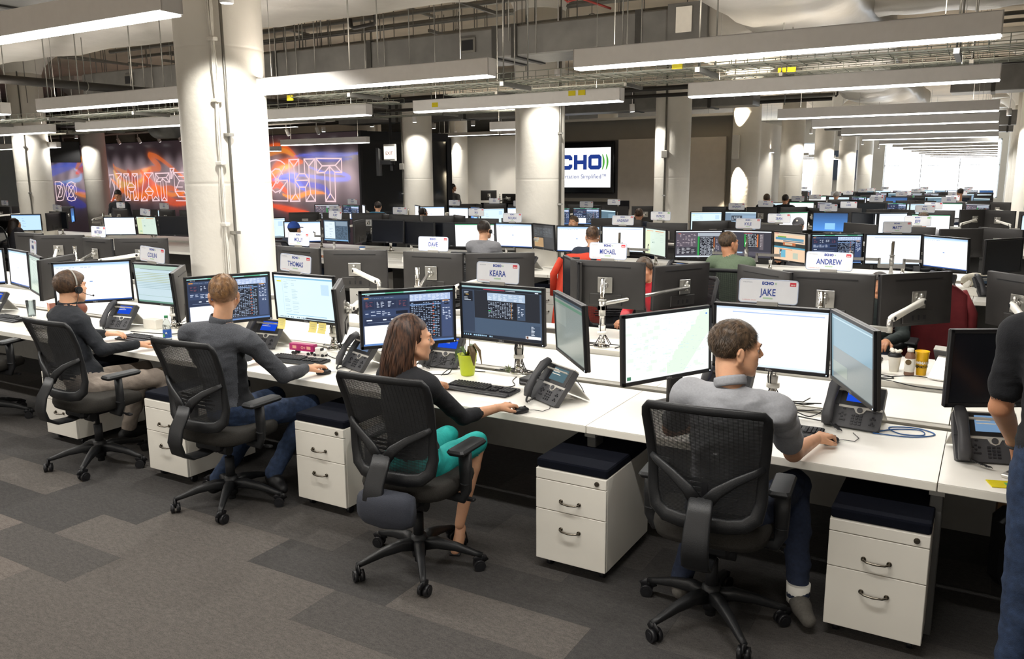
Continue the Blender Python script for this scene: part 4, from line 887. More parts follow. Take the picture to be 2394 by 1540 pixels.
MON=[
('maria_l',-8.177,4.416,1.324,-13.3,1.0,'f'),
('maria_c',-7.536,4.217,1.320,-20.9,2.2,'f'),
('maria_r',-7.346,4.298,1.303,121.9,-1.5,'b'),
('colin_l',-6.638,4.192,1.309,54.1,-0.0,'f'),
('colin_c',-6.081,4.415,1.291,2.1,-5.6,'f'),
('colin_r',-5.281,3.999,1.329,134.3,5.2,'b'),
('thomas_l',-4.766,4.041,1.312,64.1,-0.6,'f'),
('thomas_c',-4.326,4.341,1.306,0.0,-3.4,'f'),
('thomas_r',-3.902,4.232,1.274,127.8,6.2,'b'),
('keara_l',-3.084,3.986,1.323,52.6,0.9,'f'),
('keara_c',-2.580,4.261,1.342,-0.5,-1.9,'f'),
('keara_r',-2.001,4.025,1.336,-48.1,-3.3,'f'),
('jake_l',-1.396,3.968,1.320,62.6,2.4,'f'),
('jake_c',-0.972,4.378,1.317,1.8,-3.6,'f'),
('jake_r',-0.527,4.040,1.334,-63.8,-4.1,'f'),
('dark',0.150,4.247,1.313,29.6,-0.2,'f'),
('r2a',-5.760,5.759,1.342,-5.4,0.0,'b'),
('r2b',-5.158,5.883,1.329,24.7,0.2,'b'),
('r2c',-4.288,5.928,1.337,5.3,0.0,'b'),
('r2d',-3.735,6.165,1.336,34.8,-19.9,'b'),
('r2e',-2.540,5.800,1.353,2.5,-1.0,'b'),
('r2f',-2.183,6.488,1.279,62.4,-2.9,'b'),
('r2h',-0.947,5.947,1.336,-1.1,-5.9,'b'),
('r2i',-0.424,6.196,1.334,48.5,2.7,'b'),
('r2j',0.226,6.104,1.359,-47.3,-4.7,'b'),
('r2k',-8.415,5.942,1.328,29.8,0.0,'b'),
('r2l',-9.078,5.844,1.315,-3.8,0.0,'b'),
('r2m',-9.855,5.844,1.328,30.7,0.0,'b'),
('r3b',-14.763,9.978,1.268,32.7,-6.5,'f'),
('r3c',-13.937,9.975,1.296,-1.1,-5.5,'f'),
('r3a',-18.111,10.045,1.259,39.6,-0.0,'f'),
('r3d',-13.153,9.999,1.309,24.5,0.0,'f'),
('r3e',-9.960,10.062,1.288,40.9,0.0,'f'),
('r3f',-9.220,10.063,1.327,-6.2,-0.1,'f'),
('r3g',-8.077,9.985,1.358,2.8,3.7,'f'),
('r3h',-7.496,10.002,1.340,-4.5,0.0,'f'),
('r3j',-6.458,9.951,1.341,19.2,-5.8,'f'),
('r3k',-5.918,10.148,1.344,1.0,-5.0,'f'),
('r3l',-5.45,10.16,1.339,-31.6,-3.2,'f'),
('r3m',-4.790,9.939,1.343,10.5,-0.0,'f'),
('r3n',-4.287,10.272,1.335,2.3,-1.7,'f'),
('r3o',-3.738,10.045,1.332,-43.2,-0.8,'f'),
('r3p',-3.180,10.095,1.324,30.7,0.0,'f'),
('r3q',-2.592,10.183,1.336,-1.4,-3.6,'f'),
('r3r',-2.070,10.074,1.329,-40.7,-2.8,'f'),
('r3s',-1.538,10.114,1.325,29.3,0.8,'f'),
('r3t',-0.959,10.295,1.327,18.8,3.4,'f'),
('r3u',-0.417,9.959,1.334,-41.2,-5.2,'f'),
('r3v',0.137,9.955,1.330,56.1,0.4,'f'),
]
# ================================================================== monitors, arms and name plates
MW_,MH_=.612,.362
def monitor_meshes(W=MW_,Hh=MH_):
    h=MB(); h.cbox((0,.016,-Hh/2),(W,.02,Hh),bev=.004); gx,gy=18,12; vv=[]
    for j in range(gy+1):
        for i in range(gx+1):
            u=-1+2*i/gx; v=-1+2*j/gy; vv.append((u*(W/2-.003),.0255+.017*(1-abs(u)**5)*(1-abs(v)**5),-Hh/2+v*(Hh/2-.003)))
    h.add(vv,[(j*(gx+1)+i,(j+1)*(gx+1)+i,(j+1)*(gx+1)+i+1,j*(gx+1)+i+1) for j in range(gy) for i in range(gx)],True); h.cbox((0,.042,-Hh*.82),(.27,.012,.09),bev=.005)
    house=h.mesh('housing',M['gun'])
    g=MB(); g.cbox((0,.0405,-.040),(W*.66,.005,.005)); g.cbox((-.05,.0485,-Hh*.84),(.02,.004,.03)); g.cbox((.0,.0485,-Hh*.84),(.012,.004,.035)); g.cbox((.05,.0485,-Hh*.84),(.012,.004,.035)); groove=g.mesh('groove_and_ports',M['blkm'])
    b=MB(); t=.017; tb=.02
    b.cbox((0,0,-t/2),(W,.014,t),bev=.002); b.cbox((0,0,-Hh+tb/2),(W,.014,tb),bev=.002); b.cbox((-W/2+t/2,0,-Hh/2),(t,.014,Hh),bev=.002); b.cbox((W/2-t/2,0,-Hh/2),(t,.014,Hh),bev=.002)
    bez=b.mesh('bezel',M['blk'])
    l=MB(); add_text(l,'DELL',.013,lambda a,c:(a,-.0076,-Hh+.006+c),sx=1.3,bold=.0006); lg_=l.mesh('maker_letters',M['logo'])
    p=MB(); p.cbox((W/2-.012,-.0076,-Hh+.01),(.004,.002,.006)); led=p.mesh('power_light',emat('power_glow',(.75,.85,1),2.5))
    return house,groove,bez,lg_,led
HM=monitor_meshes(); UIC={}
def uimesh(kind,seed):
    k=(kind,seed)
    if k not in UIC: UIC[k]=sheet('display',ui(kind,seed),MW_-.034,MH_-.037,M['screen'],None)
    return UIC[k]
OFF=None
def monitor(x,y,z,rz,kind,seed,lab,tilt=0,full=True,group='desk monitors'):
    r=thing('monitor',lab,'monitor',(x,y,z),group=group); r.rotation_euler=(tilt,0,rz)
    link('housing',HM[0],r)
    if full: link('groove_and_ports',HM[1],r); link('maker_letters',HM[3],r); 
    if full and kind!='off': link('power_light',HM[4],r)
    link('bezel',HM[2],r)
    if kind=='off': bx_=link('display',OFFM,r,loc=(0,-.001,-MH_/2+.0015))
    else: link('display',uimesh(kind,seed),r,loc=(0,-.001,-MH_/2+.0015))
    return r
_o=MB(); _o.cbox((0,.001,0),(MW_-.034,.004,MH_-.037)); OFFM=_o.mesh('display',mat('screen_off','14161c',.18,noise_amt=.05,scale=3))
PLM={}
def plate_meshes(name,state,team_green=False):
    W,Hh=.305,.125; rb=.016
    def rr(w,h,r,n=4):
        P=[]
        for cx_,cz_,a0 in ((w/2-r,h/2-r,0),(-w/2+r,h/2-r,PI/2),(-w/2+r,-h/2+r,PI),(w/2-r,-h/2+r,1.5*PI)):
            for i in range(n+1): a=a0+PI/2*i/n; P.append((cx_+r*math.cos(a),cz_+r*math.sin(a)))
        return P
    b=MB(); b.prism(rr(W,Hh,rb),lambda u,v,t:(u,t,v),-.0015,.0015); pl=b.mesh('plate',M['plate'])
    e=MB(); e.tube([(u,0,v) for u,v in rr(W-.002,Hh-.002,rb)],.0028,n=6,closed=True); rim=e.mesh('plate_rim',M['platek'])
    t=MB(); L=len(name); sx=.62 if L<=6 else .62*6/L
    for sgn in (1,):
        f=lambda a,c:(a,-.0022,c)
        add_text(t,name,.052,lambda a,c:(a,-.0022,-.022+c),sx=sx*1.18,bold=.0009)
        add_text(t,'ECHO',.021,lambda a,c:(a-.003,-.0022,.036+c),sx=1.05,bold=.0012)
    tx=t.mesh('name_letters',M['plateb'])
    s=MB(); s.cbox((.125,-.002,.043),(.031,.001,.02)); st=s.mesh('year_sticker',M['plateg'] if team_green else M['plater'])
    q=MB(); q.mi=0; add_text(q,'CARRIER SALES',.0085,lambda a,c:(-.096+a,-.0022,-.052+c),sx=1.3); q.mi=1; add_text(q,state,.0085,lambda a,c:(-.108+a,-.0022,.043+c),sx=1.4)
    q.mi=2; q.cbox((0,-.002,-.036),(.05,.0006,.009)); arcm=q
    q.mi=3; add_text(q,'2015',.0085,lambda a,c:(.125+a,-.003,.037+c),sx=1.3,bold=.0004)
    q.mi=4; arc(q,.026,.0425,.008,.0105,-.6,.6,-.0022,n=6); arc(q,.031,.0425,.008,.0105,-.6,.6,-.0022,n=6)
    sm=q.mesh('small_print',[M['tred'],M['tgrey'],M['tgreen'],M['paper'],M['plateg']])
    h=MB(); h.cbox((0,-.004,-.066),(.11,.006,.022),bev=.002); h.cbox((0,.012,-.074),(.11,.03,.004)); hd=h.mesh('plate_holder',M['steelg'])
    return pl,rim,tx,st,sm,hd
def plate(x,y,z,rz,name,state,lab,lean=0,roll=0,full=True,green=False):
    k=(name,state,green)
    if k not in PLM: PLM[k]=plate_meshes(*k)
    r=thing('name_plate',lab,'name plate',(x,y,z),group='white name plates on the monitors'); r.rotation_euler=(lean,roll,rz)
    for nm,me in zip(('plate','plate_rim','name_letters','year_sticker','small_print','plate_holder'),PLM[k]):
        if full or nm in('plate','name_letters','year_sticker','plate_rim'): link(nm,me,r)
    return r
def arm(px,py,base,mons,lab,full=True):
    "pole with jointed arms; mons: (x,y,zc,rz) of the monitors it carries, rz the way their screens face -y"
    r=thing('monitor_mount',lab,'monitor arm',(px,py,base),group='chrome monitor arms')
    P=MB(); P.cyl((0,0,0),(0,0,.52),.019,n=16); P.cyl((0,0,.0),(0,0,.012),.06,n=20); P.cyl((0,0,.012),(0,0,.06),.03,.022,n=16)
    if full:
        for z in np.linspace(.06,.5,12): P.cyl((0,0,z),(0,0,z+.004),.0198,n=12)
    part('pole',P,M['chrome'],r)
    C=MB(); C.cyl((0,0,.24),(0,0,.36),.026,n=16); C.cyl((0,0,.355),(0,0,.365),.03,n=16); part('collar',C,M['alu'],r)
    w=MB(); w.cyl((0,0,.10),(0,0,.165),.02,.027,n=14); part('pole_cuff',w,M['whitep'],r)
    for (mx,my,mz,rz) in mons:
        bx_,by_=math.sin(rz),-math.cos(rz)           # screen normal
        B=Vector((mx-bx_*.052-px,my-by_*.052-py,mz-base)); cr_,sr_=math.cos(rz),math.sin(rz)
        v=MB(); v.cbox(B,(.12,.006,.12),Matrix.Rotation(rz,3,'Z'),bev=.002)
        N=Vector((-bx_,-by_,0)); T=Vector((cr_,sr_,0))
        v.cyl(B,B+N*.03,.03,.024,n=14); v.cyl(B+N*.03+Vector((0,0,.02)),B+N*.03+Vector((0,0,-.03)),.018,n=12)
        v.sphere(B+N*.022+Vector((0,0,.032)),(.017,.017,.02),8,6)
        for a in (-.05,.05):
            for c_ in (-.05,.05): v.cyl(B+T*a+Vector((0,0,c_)),B+T*a+Vector((0,0,c_))+N*.005,.004,n=6)
        part('mount_plate',v,M['alu'],r)
        K=B+N*.045
        dx=mx-px
        if abs(dx)>.28:
            s=1 if dx>0 else -1; E0=Vector((s*.05,-.0,.22)); 
            dr_=Vector((K.x,K.y,0)); E1=Vector((s*min(.42,abs(dx)*.9),0,0)); E1.z=.27
            a_=MB(); a_.cbox((s*.07,0,.235),(.13,.035,.045),bev=.003); a_.cbox((s*.13,0,.27),(.03,.034,.11),bev=.004)
            L=(E1-Vector((s*.13,0,.3))).length; mid=(E1+Vector((s*.13,0,.3)))/2; mid.z=.305; a_.cbox(mid,(abs(E1.x-s*.13),.034,.032),bev=.003); a_.cyl((E1.x,0,.285),(E1.x,0,.37),.019,n=12)
            part('lower_arm',a_,M['alu'],r)
            u_=MB(); A=Vector((E1.x,0,.37)); d=(K-A); n2=Vector((-d.y,d.x,0)).normalized()
            if d.length>.03:
                u_.tube([A,A+d*.08,A+d*.5,A+d*.92,K],[(.014,.019),(.018,.023),(.016,.02),(.018,.023),(.014,.019)],n=10,flat=.5,up=(0,0,1))
                part('spring_arm',u_,M['armw'],r)
                j=MB(); 
                for q in (A+d*.06,A+d*.94): j.cyl(q-n2*.022,q+n2*.022,.013,n=14)
                part('pivot_cap',j,M['blk'],r)
        else:
            a_=MB(); a_.cbox((0,0,.3),(.05,.05,.03)); a_.tube([(0,0,.33),(K.x*.5,K.y*.5,(K.z+.33)/2),K],.015,n=8); part('short_arm',a_,M['alu'],r)
    if full:
        c=MB(); rc_=random.Random(int(px*100)%97)
        for k in range(6):
            a=rc_.uniform(0,2*PI); x1,y1=rc_.uniform(-.22,.25),rc_.uniform(-.02,.3)
            c.tube([(.02*math.cos(a),.02*math.sin(a)+.01,.26),(.03*math.cos(a),.03*math.sin(a),.16),(.024*math.cos(a),.024*math.sin(a),.1),(.05*math.cos(a)+x1*.2,.03,.02),(x1*.6+.05*math.sin(a),y1*.5,.006),(x1,y1,.004)],.0035,n=5)
        part('cables',c,M['cable'],r)
        t=MB(); t.cyl((0,0,.1),(0,0,.125),.036,n=12); part('cable_tie',t,M['whitep'],r)
    return r
NR=math.radians
PLACE={}
KIND=dict(maria_l='white2',maria_c='sheet2',maria_r='off',colin_l='white2',colin_c='sheet',colin_r='pale',thomas_l='dash',thomas_c='site',thomas_r='pale',keara_l='dash',keara_c='dash2',keara_r='haze',jake_l='map',jake_c='white',jake_r='hazeb',dark='off',
 r3b='white',r3c='pale',r3a='bluepage',r3d='off',r3e='white2',r3f='halfsheet',r3g='off',r3h='off',r3j='sheetmail',r3k='white2',r3l='mapgrey',r3m='white2',r3n='white',r3o='pale',r3p='dashg',r3q='dashg2',r3r='web',r3s='dash',r3t='white',r3u='white2',r3v='off')
MLAB=dict(maria_l='left monitor at the leftmost front desk, white page',maria_c='centre monitor at the leftmost front desk, grey green lined page',maria_r='angled monitor between the two leftmost front stations, back toward us',
 colin_l='angled monitor with a white page behind the man in the headset',colin_c='monitor with pale blue sheet right of the headset man',colin_r='nearly edge-on monitor left of the man in the dark grey jacket',
 thomas_l='dark dashboard monitor behind the head of the man in the dark grey jacket',thomas_c='pale page monitor with yellow notes on its lower edge',thomas_r='nearly edge-on monitor beside the desk phone left of the woman',
 keara_l='dark blue dashboard monitor left behind the woman',keara_c='dark dashboard monitor above the lime flower pot',keara_r='steeply angled dim monitor right of the woman',
 jake_l='big angled monitor with a pale green map',jake_c='bright white monitor behind the man in the grey shirt',jake_r='steeply angled grey blue monitor at the right of the grey shirt man',dark='switched-off monitor beside the standing man',
 r2a='back of the monitor behind the second front name plate',r2b='monitor back with white spring arm behind the yellow notes',r2c='monitor back with chrome pole above the woman',r2d='monitor back behind the woman\'s name plate',r2e='monitor back before the red shirt, with pole and mount',r2f='angled monitor back at the right end of the long white arm',r2h='monitor back with chrome pole above the grey shirt man',r2i='monitor back with silver spring arm in front of the maroon jacket',r2j='monitor back at the right edge above the dark monitor',r2k='monitor back left of the big column',r2l='narrow monitor back with chrome pole above the headset man',r2m='wide monitor back at the far left of the second row',
 r3a='light blue page monitor behind the dark-haired woman at far left',r3b='white monitor in the third row at the left',r3c='pale list monitor in the third row at the left',r3d='black monitor just left of the big column',r3e='white monitor behind the blue cap',r3f='monitor with half page and table right of the blue cap',r3g='wide black monitor in the third row',r3h='second black monitor in the third row, lower right of the first',r3j='white monitor with green bar left of the man in the grey hoodie',r3k='white monitor right of the man in the grey hoodie',r3l='dark monitor with tan map beside the second column',r3m='white monitor left behind the short-haired man',r3n='white monitor right of the short-haired man',r3o='pale green page monitor beside the short-haired man',r3p='brown dashboard monitor left of the man in green',r3q='brown dashboard monitor right of the man in green',r3r='web page monitor with tan and teal bands',r3s='blue dashboard monitor behind the large front name plate at right',r3t='blank white monitor in the third row at right',r3u='angled white monitor before the football',r3v='switched-off monitor at the right end of the third row')
for i,(n,x,y,z,a,t,side) in enumerate(MON):
    a=NR(a); tl=NR(max(-4,min(4,t))); rz=a if side=='f' else a+PI
    tilt=-tl if side=='f' else tl
    k=KIND.get(n,'white2' if i%3 else 'dash')
    monitor(x,y,z,rz,k,i,MLAB[n],tilt); PLACE[n]=(x,y,z,rz)
def mc(n): x,y,z,rz=PLACE[n]; return (x,y,z-.181,rz)
# stations of the first three rows: pole positions and the monitors each arm carries
for px,py,ns,lab in [(-.98,4.56,('jake_c','jake_r'),'chrome monitor arm behind the bright white front monitor'),(-2.6,4.52,('keara_l','keara_c','keara_r'),'chrome monitor arm behind the flower pot station'),(-4.19,4.5,('thomas_l','thomas_c','thomas_r'),'chrome monitor arm at the yellow note station'),(-6.05,4.52,('colin_l','colin_c','colin_r'),'chrome monitor arm at the headset man\'s station'),(-7.7,4.52,('maria_l','maria_c','maria_r'),'chrome monitor arm at the leftmost front station'),
  (.55,4.52,('dark',),'chrome monitor arm behind the switched-off front monitor'),
  (-2.46,5.53,('r2e','r2f'),'chrome monitor arm with tied cables in front of the red shirt'),(.62,5.56,('r2j',),'chrome monitor arm at the right edge of the second row'),(-.92,5.56,('r2h','r2i'),'chrome monitor arm in front of the maroon jacket'),(-4.15,5.5,('r2b','r2c','r2d'),'chrome monitor arm behind the woman\'s dashboard monitor'),(-9.0,5.5,('r2k','r2l','r2m'),'chrome monitor arm above the headset man'),(-5.55,5.55,('r2a',),'chrome monitor arm right of the big column'),
  (-.95,10.2,('r3t','r3u','r3s'),'chrome monitor arm at the football station'),(-2.6,10.2,('r3p','r3q','r3r'),'chrome monitor arm at the green shirt man\'s station'),(-4.3,10.2,('r3m','r3n','r3o'),'chrome monitor arm before the short-haired man'),(-6.1,10.25,('r3j','r3k','r3l'),'chrome monitor arm before the grey hoodie'),(-9.4,10.2,('r3e','r3f'),'chrome monitor arm at the blue cap station'),(-7.8,10.2,('r3g','r3h'),'chrome monitor arm between the two black monitors'),(-14.0,10.2,('r3b','r3c','r3d'),'chrome monitor arm left of the big column in the third row'),(-18,10.3,('r3a',),'chrome monitor arm at the far left of the third row')]:
    arm(px,py,.73,[mc(n) for n in ns],lab,full=py<6)
# extra monitors the photo shows at the edges of the first rows
extra=[('pc',None)]
monitor(-8.72,10.05,1.33,NR(-66),'blue',3,'edge-on monitor right of the half-page monitor')
monitor(-10.7,10.0,1.33,NR(62),'site',4,'edge-on monitor left of the blue cap')
monitor(-7.0,10.15,1.33,NR(8),'off',0,'black monitor half hidden left of the grey hoodie')
monitor(-2.93,5.95,1.34,PI+NR(128),'off',0,'edge-on dark monitor left of the red shirt, by the white arm')
monitor(-1.4,6.05,1.33,NR(-40)+PI*0+PI,'dash',2,'small angled monitor back left of the big front name plate at right')
monitor(-17.0,10.1,1.33,NR(0),'off',0,'dark monitor at the far left of the third row')
monitor(-16.6,9.75,1.33,PI+NR(125),'off',0,'angled monitor back in the third row at far left')
monitor(-10.6,5.9,1.33,PI,'dash',7,'monitor back at the left edge of the second row')
monitor(-7.45,6.1,1.33,PI+NR(-40),'dash',7,'curved-looking dark monitor back beside the big column')
monitor(-8.75,4.25,1.32,NR(50),'white2',7,'left-edge monitor of the front row'); monitor(-6.5,5.9,1.33,PI,'white2',8,'monitor back hidden behind the big column')
st=thing('monitor_stand','grey monitor stand under the pale map monitor','stand',(-1.47,4.3,.73),NR(62)); bx('stand_neck',(0,0,.2),(.09,.03,.4),M['gun'],st,bev=.008); bx('stand_side',(.06,.01,.16),(.02,.03,.3),M['blk'],st,bev=.006); bx('stand_base',(0,-.02,.008),(.24,.18,.016),M['gun'],st,bev=.006)
ST=['ILLINOIS','INDIANA','OHIO','MICHIGAN']
def onmon(n,dx,name,state,lab,green=False,roll=0,full=True):
    x,y,z,rz=PLACE[n]; 
    if n[:2]=='r2': rz+=PI
    plate(x+dx*math.cos(rz),y+dx*math.sin(rz),z+.075,rz,name,state,lab,lean=-.06,roll=roll,full=full,green=green)
onmon('jake_c',-.02,'JAKE','INDIANA','white name plate on the bright monitor of the man in the grey shirt')
onmon('keara_c',-.02,'KEARA','ILLINOIS','white name plate on the dashboard monitor above the flower pot')
onmon('thomas_c',-.06,'THOMAS','ILLINOIS','tilted white name plate on the yellow note monitor',roll=.05)
onmon('colin_c',-.04,'COLIN','ILLINOIS','tilted white name plate right of the headset man',roll=.07)
onmon('maria_c',-.02,'MARIA','ILLINOIS','white name plate at the leftmost front station')
onmon('r2h',.0,'ANDREW','MICHIGAN','white name plate on the second-row monitor back with the chrome pole at right')
onmon('r2e',.0,'MICHAEL','ILLINOIS','white name plate on the monitor back before the red shirt')
onmon('r2c',.0,'DAVE','ILLINOIS','white name plate on the second-row monitor back above the woman')
onmon('r2a',.0,'MOLLY','ILLINOIS','white name plate just right of the big column in the second row')
onmon('r2l',.02,'MATTHEW','ILLINOIS','white name plate above the headset man in the second row')
plate(-7.25,6.0,1.405,0,'KEYLA','ILLINOIS','white name plate half hidden by the big column')
onmon('r3k',-.02,'NOLAN','ILLINOIS','name plate on the white monitor beside the second column')
onmon('r3n',.0,'ANDREW','ILLINOIS','name plate on the white monitor right of the short-haired man')
onmon('r3q',.0,'KYLE','INDIANA','name plate on the brown dashboard monitor near the man in green')
onmon('r3t',.03,'MATT','ILLINOIS','name plate on the blank white monitor of the third row')
onmon('r3f',.0,'KURT','ILLINOIS','tilted name plate right of the blue cap',roll=.06)
onmon('r3c',.0,'KELLY','ILLINOIS','tilted name plate on the pale list monitor at left',roll=.07)
plate(-17.0,10.1,1.405,0,'SARA','ILLINOIS','tilted name plate at the far left of the third row',roll=.06)
# ---- rows four and beyond, one station after another
CIDX=0
FK=['white','white2','off','dash','blue','teal','sheetmail','mixdark','off','white2','dashg','site']
def colhit(x,y): return any(abs(x-(CX-i*DX))<.62 and abs(y-(CY+j*DY))<1.1 for i,j in colroots)
NAMES4={0:('MARK',0),1:('JEFF',1),2:('SEAN',0),3:('PATRICK',1),4:('JIM',0),5:('IAN',0),6:('BRIAN',0),7:('ALEXANDER',0),8:('WILLIAM',0)}
NAMES5={0:('MATTHEW',1),1:('PAUL',0),2:('SCOTT',0),3:('ANDREW',0),4:('TOM',0),5:('ERIC',0),6:('JOE',0),7:('DAN',0),8:('ALEX',0)}
rr=random.Random(11)
def farrow(row,xa,xb):
    bnc=(row-1)//2; back=row%2==0; y=(4.32+P_*bnc) if not back else (5.93+P_*bnc)
    ypole=(4.55+P_*bnc) if not back else (5.5+P_*bnc)
    k=0; x=SEAM+SW/2+SW
    while x>xb: x-=SW
    ci=0; mi=0
    while x>xa:
        ms=[]
        sgn=1 if not back else 1
        for j,(dx,dy,a) in enumerate(((-.60,-.22,38),(0,0,0),(.60,-.22,-38))):
            if rr.random()<.08 and j!=1: continue
            xx=x+dx; yy=y+(dy if not back else -dy); aa=NR(a+rr.uniform(-8,8)); rz=aa if not back else PI-aa
            if colhit(xx,yy): continue
            kind=rr.choice(FK); mi+=1
            if row==5 and ci==2 and j==1: kind='blue'
            lab='%s monitor from the right in the %s row, %s'%(ORD[mi-1],ORD[row-1],'back toward us' if back else ('switched off' if kind=='off' else 'screen lit'))
            z=1.33+rr.uniform(-.02,.02)
            monitor(xx,yy,z,rz,kind,(ci+j)%4,lab,full=False,group='monitors in the %s row'%ORD[row-1]); ms.append((xx,yy,z-.181,rz))
        if ms: arm(x,ypole,.73,ms,'chrome monitor arm, %s from the right in the %s row'%(ORD[ci],ORD[row-1]),full=False)
        nm=(NAMES4 if row==4 else NAMES5).get(ci,(rr.choice(['ANNA','BEN','CHRIS','ERIN','GREG','KATE','LUKE','NICK','RYAN','TINA']),0)) if row in (4,5) else (rr.choice(['ANNA','BEN','CHRIS','ERIN','GREG','KATE','LUKE','NICK','RYAN','TINA']),0)
        if not colhit(x,y): plate(x+rr.uniform(-.12,.12),y,1.41,0,nm[0],'ILLINOIS','name plate, %s from the right in the %s row'%(ORD[ci],ORD[row-1]),full=row<6,green=bool(nm[1]))
        ci+=1; x-=SW
farrow(4,-22,.9); farrow(5,-14.2,.9); farrow(6,-12.5,.9)
for rw in (7,8): farrow(rw,-5.2,.9)
for rw in (9,10): farrow(rw,-5.2,.9)
for rw in (11,12): farrow(rw,-9,.9)
farrow(13,-9,.9)
# lone desks before the far white wall
for i,x in enumerate((-15.5,)):
    d=thing('desk','small desk with navy screen before the far white wall','desk',(x,25.9,.73)); link('desktop',DT,d); link('leg',LEG,d,loc=(0,0,-.73)); bx('navy_screen',(0,-.4,.1),(1.5,.03,.45),M['navy'],d)
monitor(-16.1,25.8,1.5,PI+.9,'off',0,'small dark monitor standing high before the far white wall',full=False); monitor(-15.2,25.8,1.38,PI,'off',0,'dark monitor back before the far white wall',full=False)
arm(-15.5,25.6,.9,[(-16.1,25.8,1.32,PI+.9),(-15.2,25.8,1.2,PI)],'monitor arm before the far white wall',full=False)
# ================================================================== office chairs
def chair_proto():
    r=thing('office_chair','', 'chair',(0,0,0),0,'black mesh office chairs')
    b=MB(); b.lathe([(.0,.06),(.035,.06),(.04,.1),(.045,.15),(.038,.18),(.0,.18)],n=18)
    for k in range(5):
        a=2*PI*k/5+PI/2; c,s=math.cos(a),math.sin(a)
        b.tube([(.02*c,.02*s,.125),(.1*c,.1*s,.135),(.2*c,.2*s,.118),(.3*c,.3*s,.088),(.335*c,.335*s,.08)],[(.032,.032),(.026,.03),(.021,.022),(.016,.014),(.014,.012)],n=10,flat=.6,up=(0,0,1))
        b.cyl((.33*c,.33*s,.05),(.33*c,.33*s,.085),.012,n=8)
    part('star_base',b,M['chairp'],r)
    w=MB()
    for s in (-1,1): w.cyl((s*.006,-.012,.03),(s*.026,-.012,.03),.03,n=18); w.cyl((s*.026,-.012,.03),(s*.029,-.012,.03),.018,n=12)
    w.tube([(0,.018,.045),(0,.01,.062),(0,-.01,.066),(0,-.035,.05)],[(.024,.006)]*4,n=8,up=(1,0,0))
    wm=w.mesh('caster',M['blk'])
    for k in range(5): a=2*PI*k/5+PI/2; link('caster',wm,r,loc=(.33*math.cos(a),.33*math.sin(a),0),rz=a+1.1+k)
    g=MB(); g.cyl((0,0,.17),(0,0,.3),.028,n=16); g.cyl((0,0,.3),(0,0,.42),.015,n=12); g.cyl((0,0,.03),(0,0,.1),.024,n=12); part('gas_lift',g,M['blkm'],r)
    m=MB(); m.cbox((0,-.02,.415),(.2,.3,.05),bev=.015); m.cyl((.1,.05,.4),(.27,.06,.395),.007,n=6); m.cyl((-.1,.0,.4),(-.25,.0,.395),.007,n=6); m.cbox((.28,.06,.395),(.05,.03,.014),bev=.004); m.cyl((.05,-.1,.39),(.12,-.1,.39),.03,n=12); part('tilt_mechanism',m,M['blkm'],r)
    # seat: lofted cushion
    s=MB(); n=28; rings=[]
    def outline(sc,z,dz):
        P=[]
        for i in range(n):
            t=2*PI*i/n; c_,s_=math.cos(t),math.sin(t); x=.255*math.copysign(abs(c_)**.55,c_)*sc; y=.245*math.copysign(abs(s_)**.6,s_)*sc+.02
            zz=z-(.03*max(0,(y-.12)/.15)**2 if dz else .015*max(0,(y-.12)/.15)**2)+(.015*abs(x/.25)**3 if dz else 0); P.append((x,y,zz))
        return P
    for sc,z,dz in ((.3,.435,0),(.82,.437,0),(.96,.45,0),(1,.475,1),(.985,.5,1),(.93,.518,1),(.75,.522,1),(.35,.52,1)): rings.append(outline(sc,z,dz))
    v=[p for q in rings for p in q]; k=len(rings)
    f=[(i*n+j,i*n+(j+1)%n,(i+1)*n+(j+1)%n,(i+1)*n+j) for i in range(k-1) for j in range(n)]+[tuple(range(n-1,-1,-1)),tuple((k-1)*n+j for j in range(n))]
    s.add(v,f,True); part('seat',s,M['chairf'],r)
    # back frame
    def by(z): t=(z-.56)/.52; return -.235-.02*math.sin(min(t,1)*PI*.9)*-1.6-.105*t**1.6
    loop=[];rad=[]
    pts=[(0,.565),(.1,.566),(.165,.575),(.21,.61),(.225,.68),(.228,.8),(.238,.92),(.245,1.02),(.245,1.055),(.232,1.074),(.15,1.078),(0,1.08)]
    full=pts+[(-x,z) for x,z in pts[-2:0:-1]]
    for x,z in full:
        loop.append((x,by(z)-.035*(x/.24)**2*-1,z)); t=(z-.56)/.52
        rad.append((.022+.012*max(0,1-t*2.6),.011+.01*max(0,1-t*2.4)) if z<1.05 else (.018,.011))
    b=MB(); b.tube(loop,rad,n=10,closed=True,flat=.7,up=(0,1,0)); br=part('back_frame',b,M['chairp'],r)
    ms=MB(); rows=84
    for i in range(rows):
        z=.59+i*(1.068-.59)/rows; t=(z-.56)/.52
        xm=.2 if z<.62 else (.222 if z<.9 else .238)
        for j in range(8):
            xa=-xm+2*xm*j/8; xb=-xm+2*xm*(j+1)/8
            ya=by(z)+.035*(xa/.24)**2-.004; yb=by(z)+.035*(xb/.24)**2-.004
            ms.quad((xa,ya,z),(xb,yb,z),(xb,yb,z+.0044),(xa,ya,z+.0044))
    for j in range(1,24):
        x=-.23+.46*j/24; P=[(x,by(z)+.035*(x/.24)**2-.003,z) for z in np.linspace(.6,1.065,9)]
        for q in range(8): a,c=P[q],P[q+1]; ms.quad((a[0]-.0009,a[1],a[2]),(a[0]+.0009,a[1],a[2]),(c[0]+.0009,c[1],c[2]),(c[0]-.0009,c[1],c[2]))
    o=part('back_mesh',ms,M['meshm'],r); o['kind']='stuff'
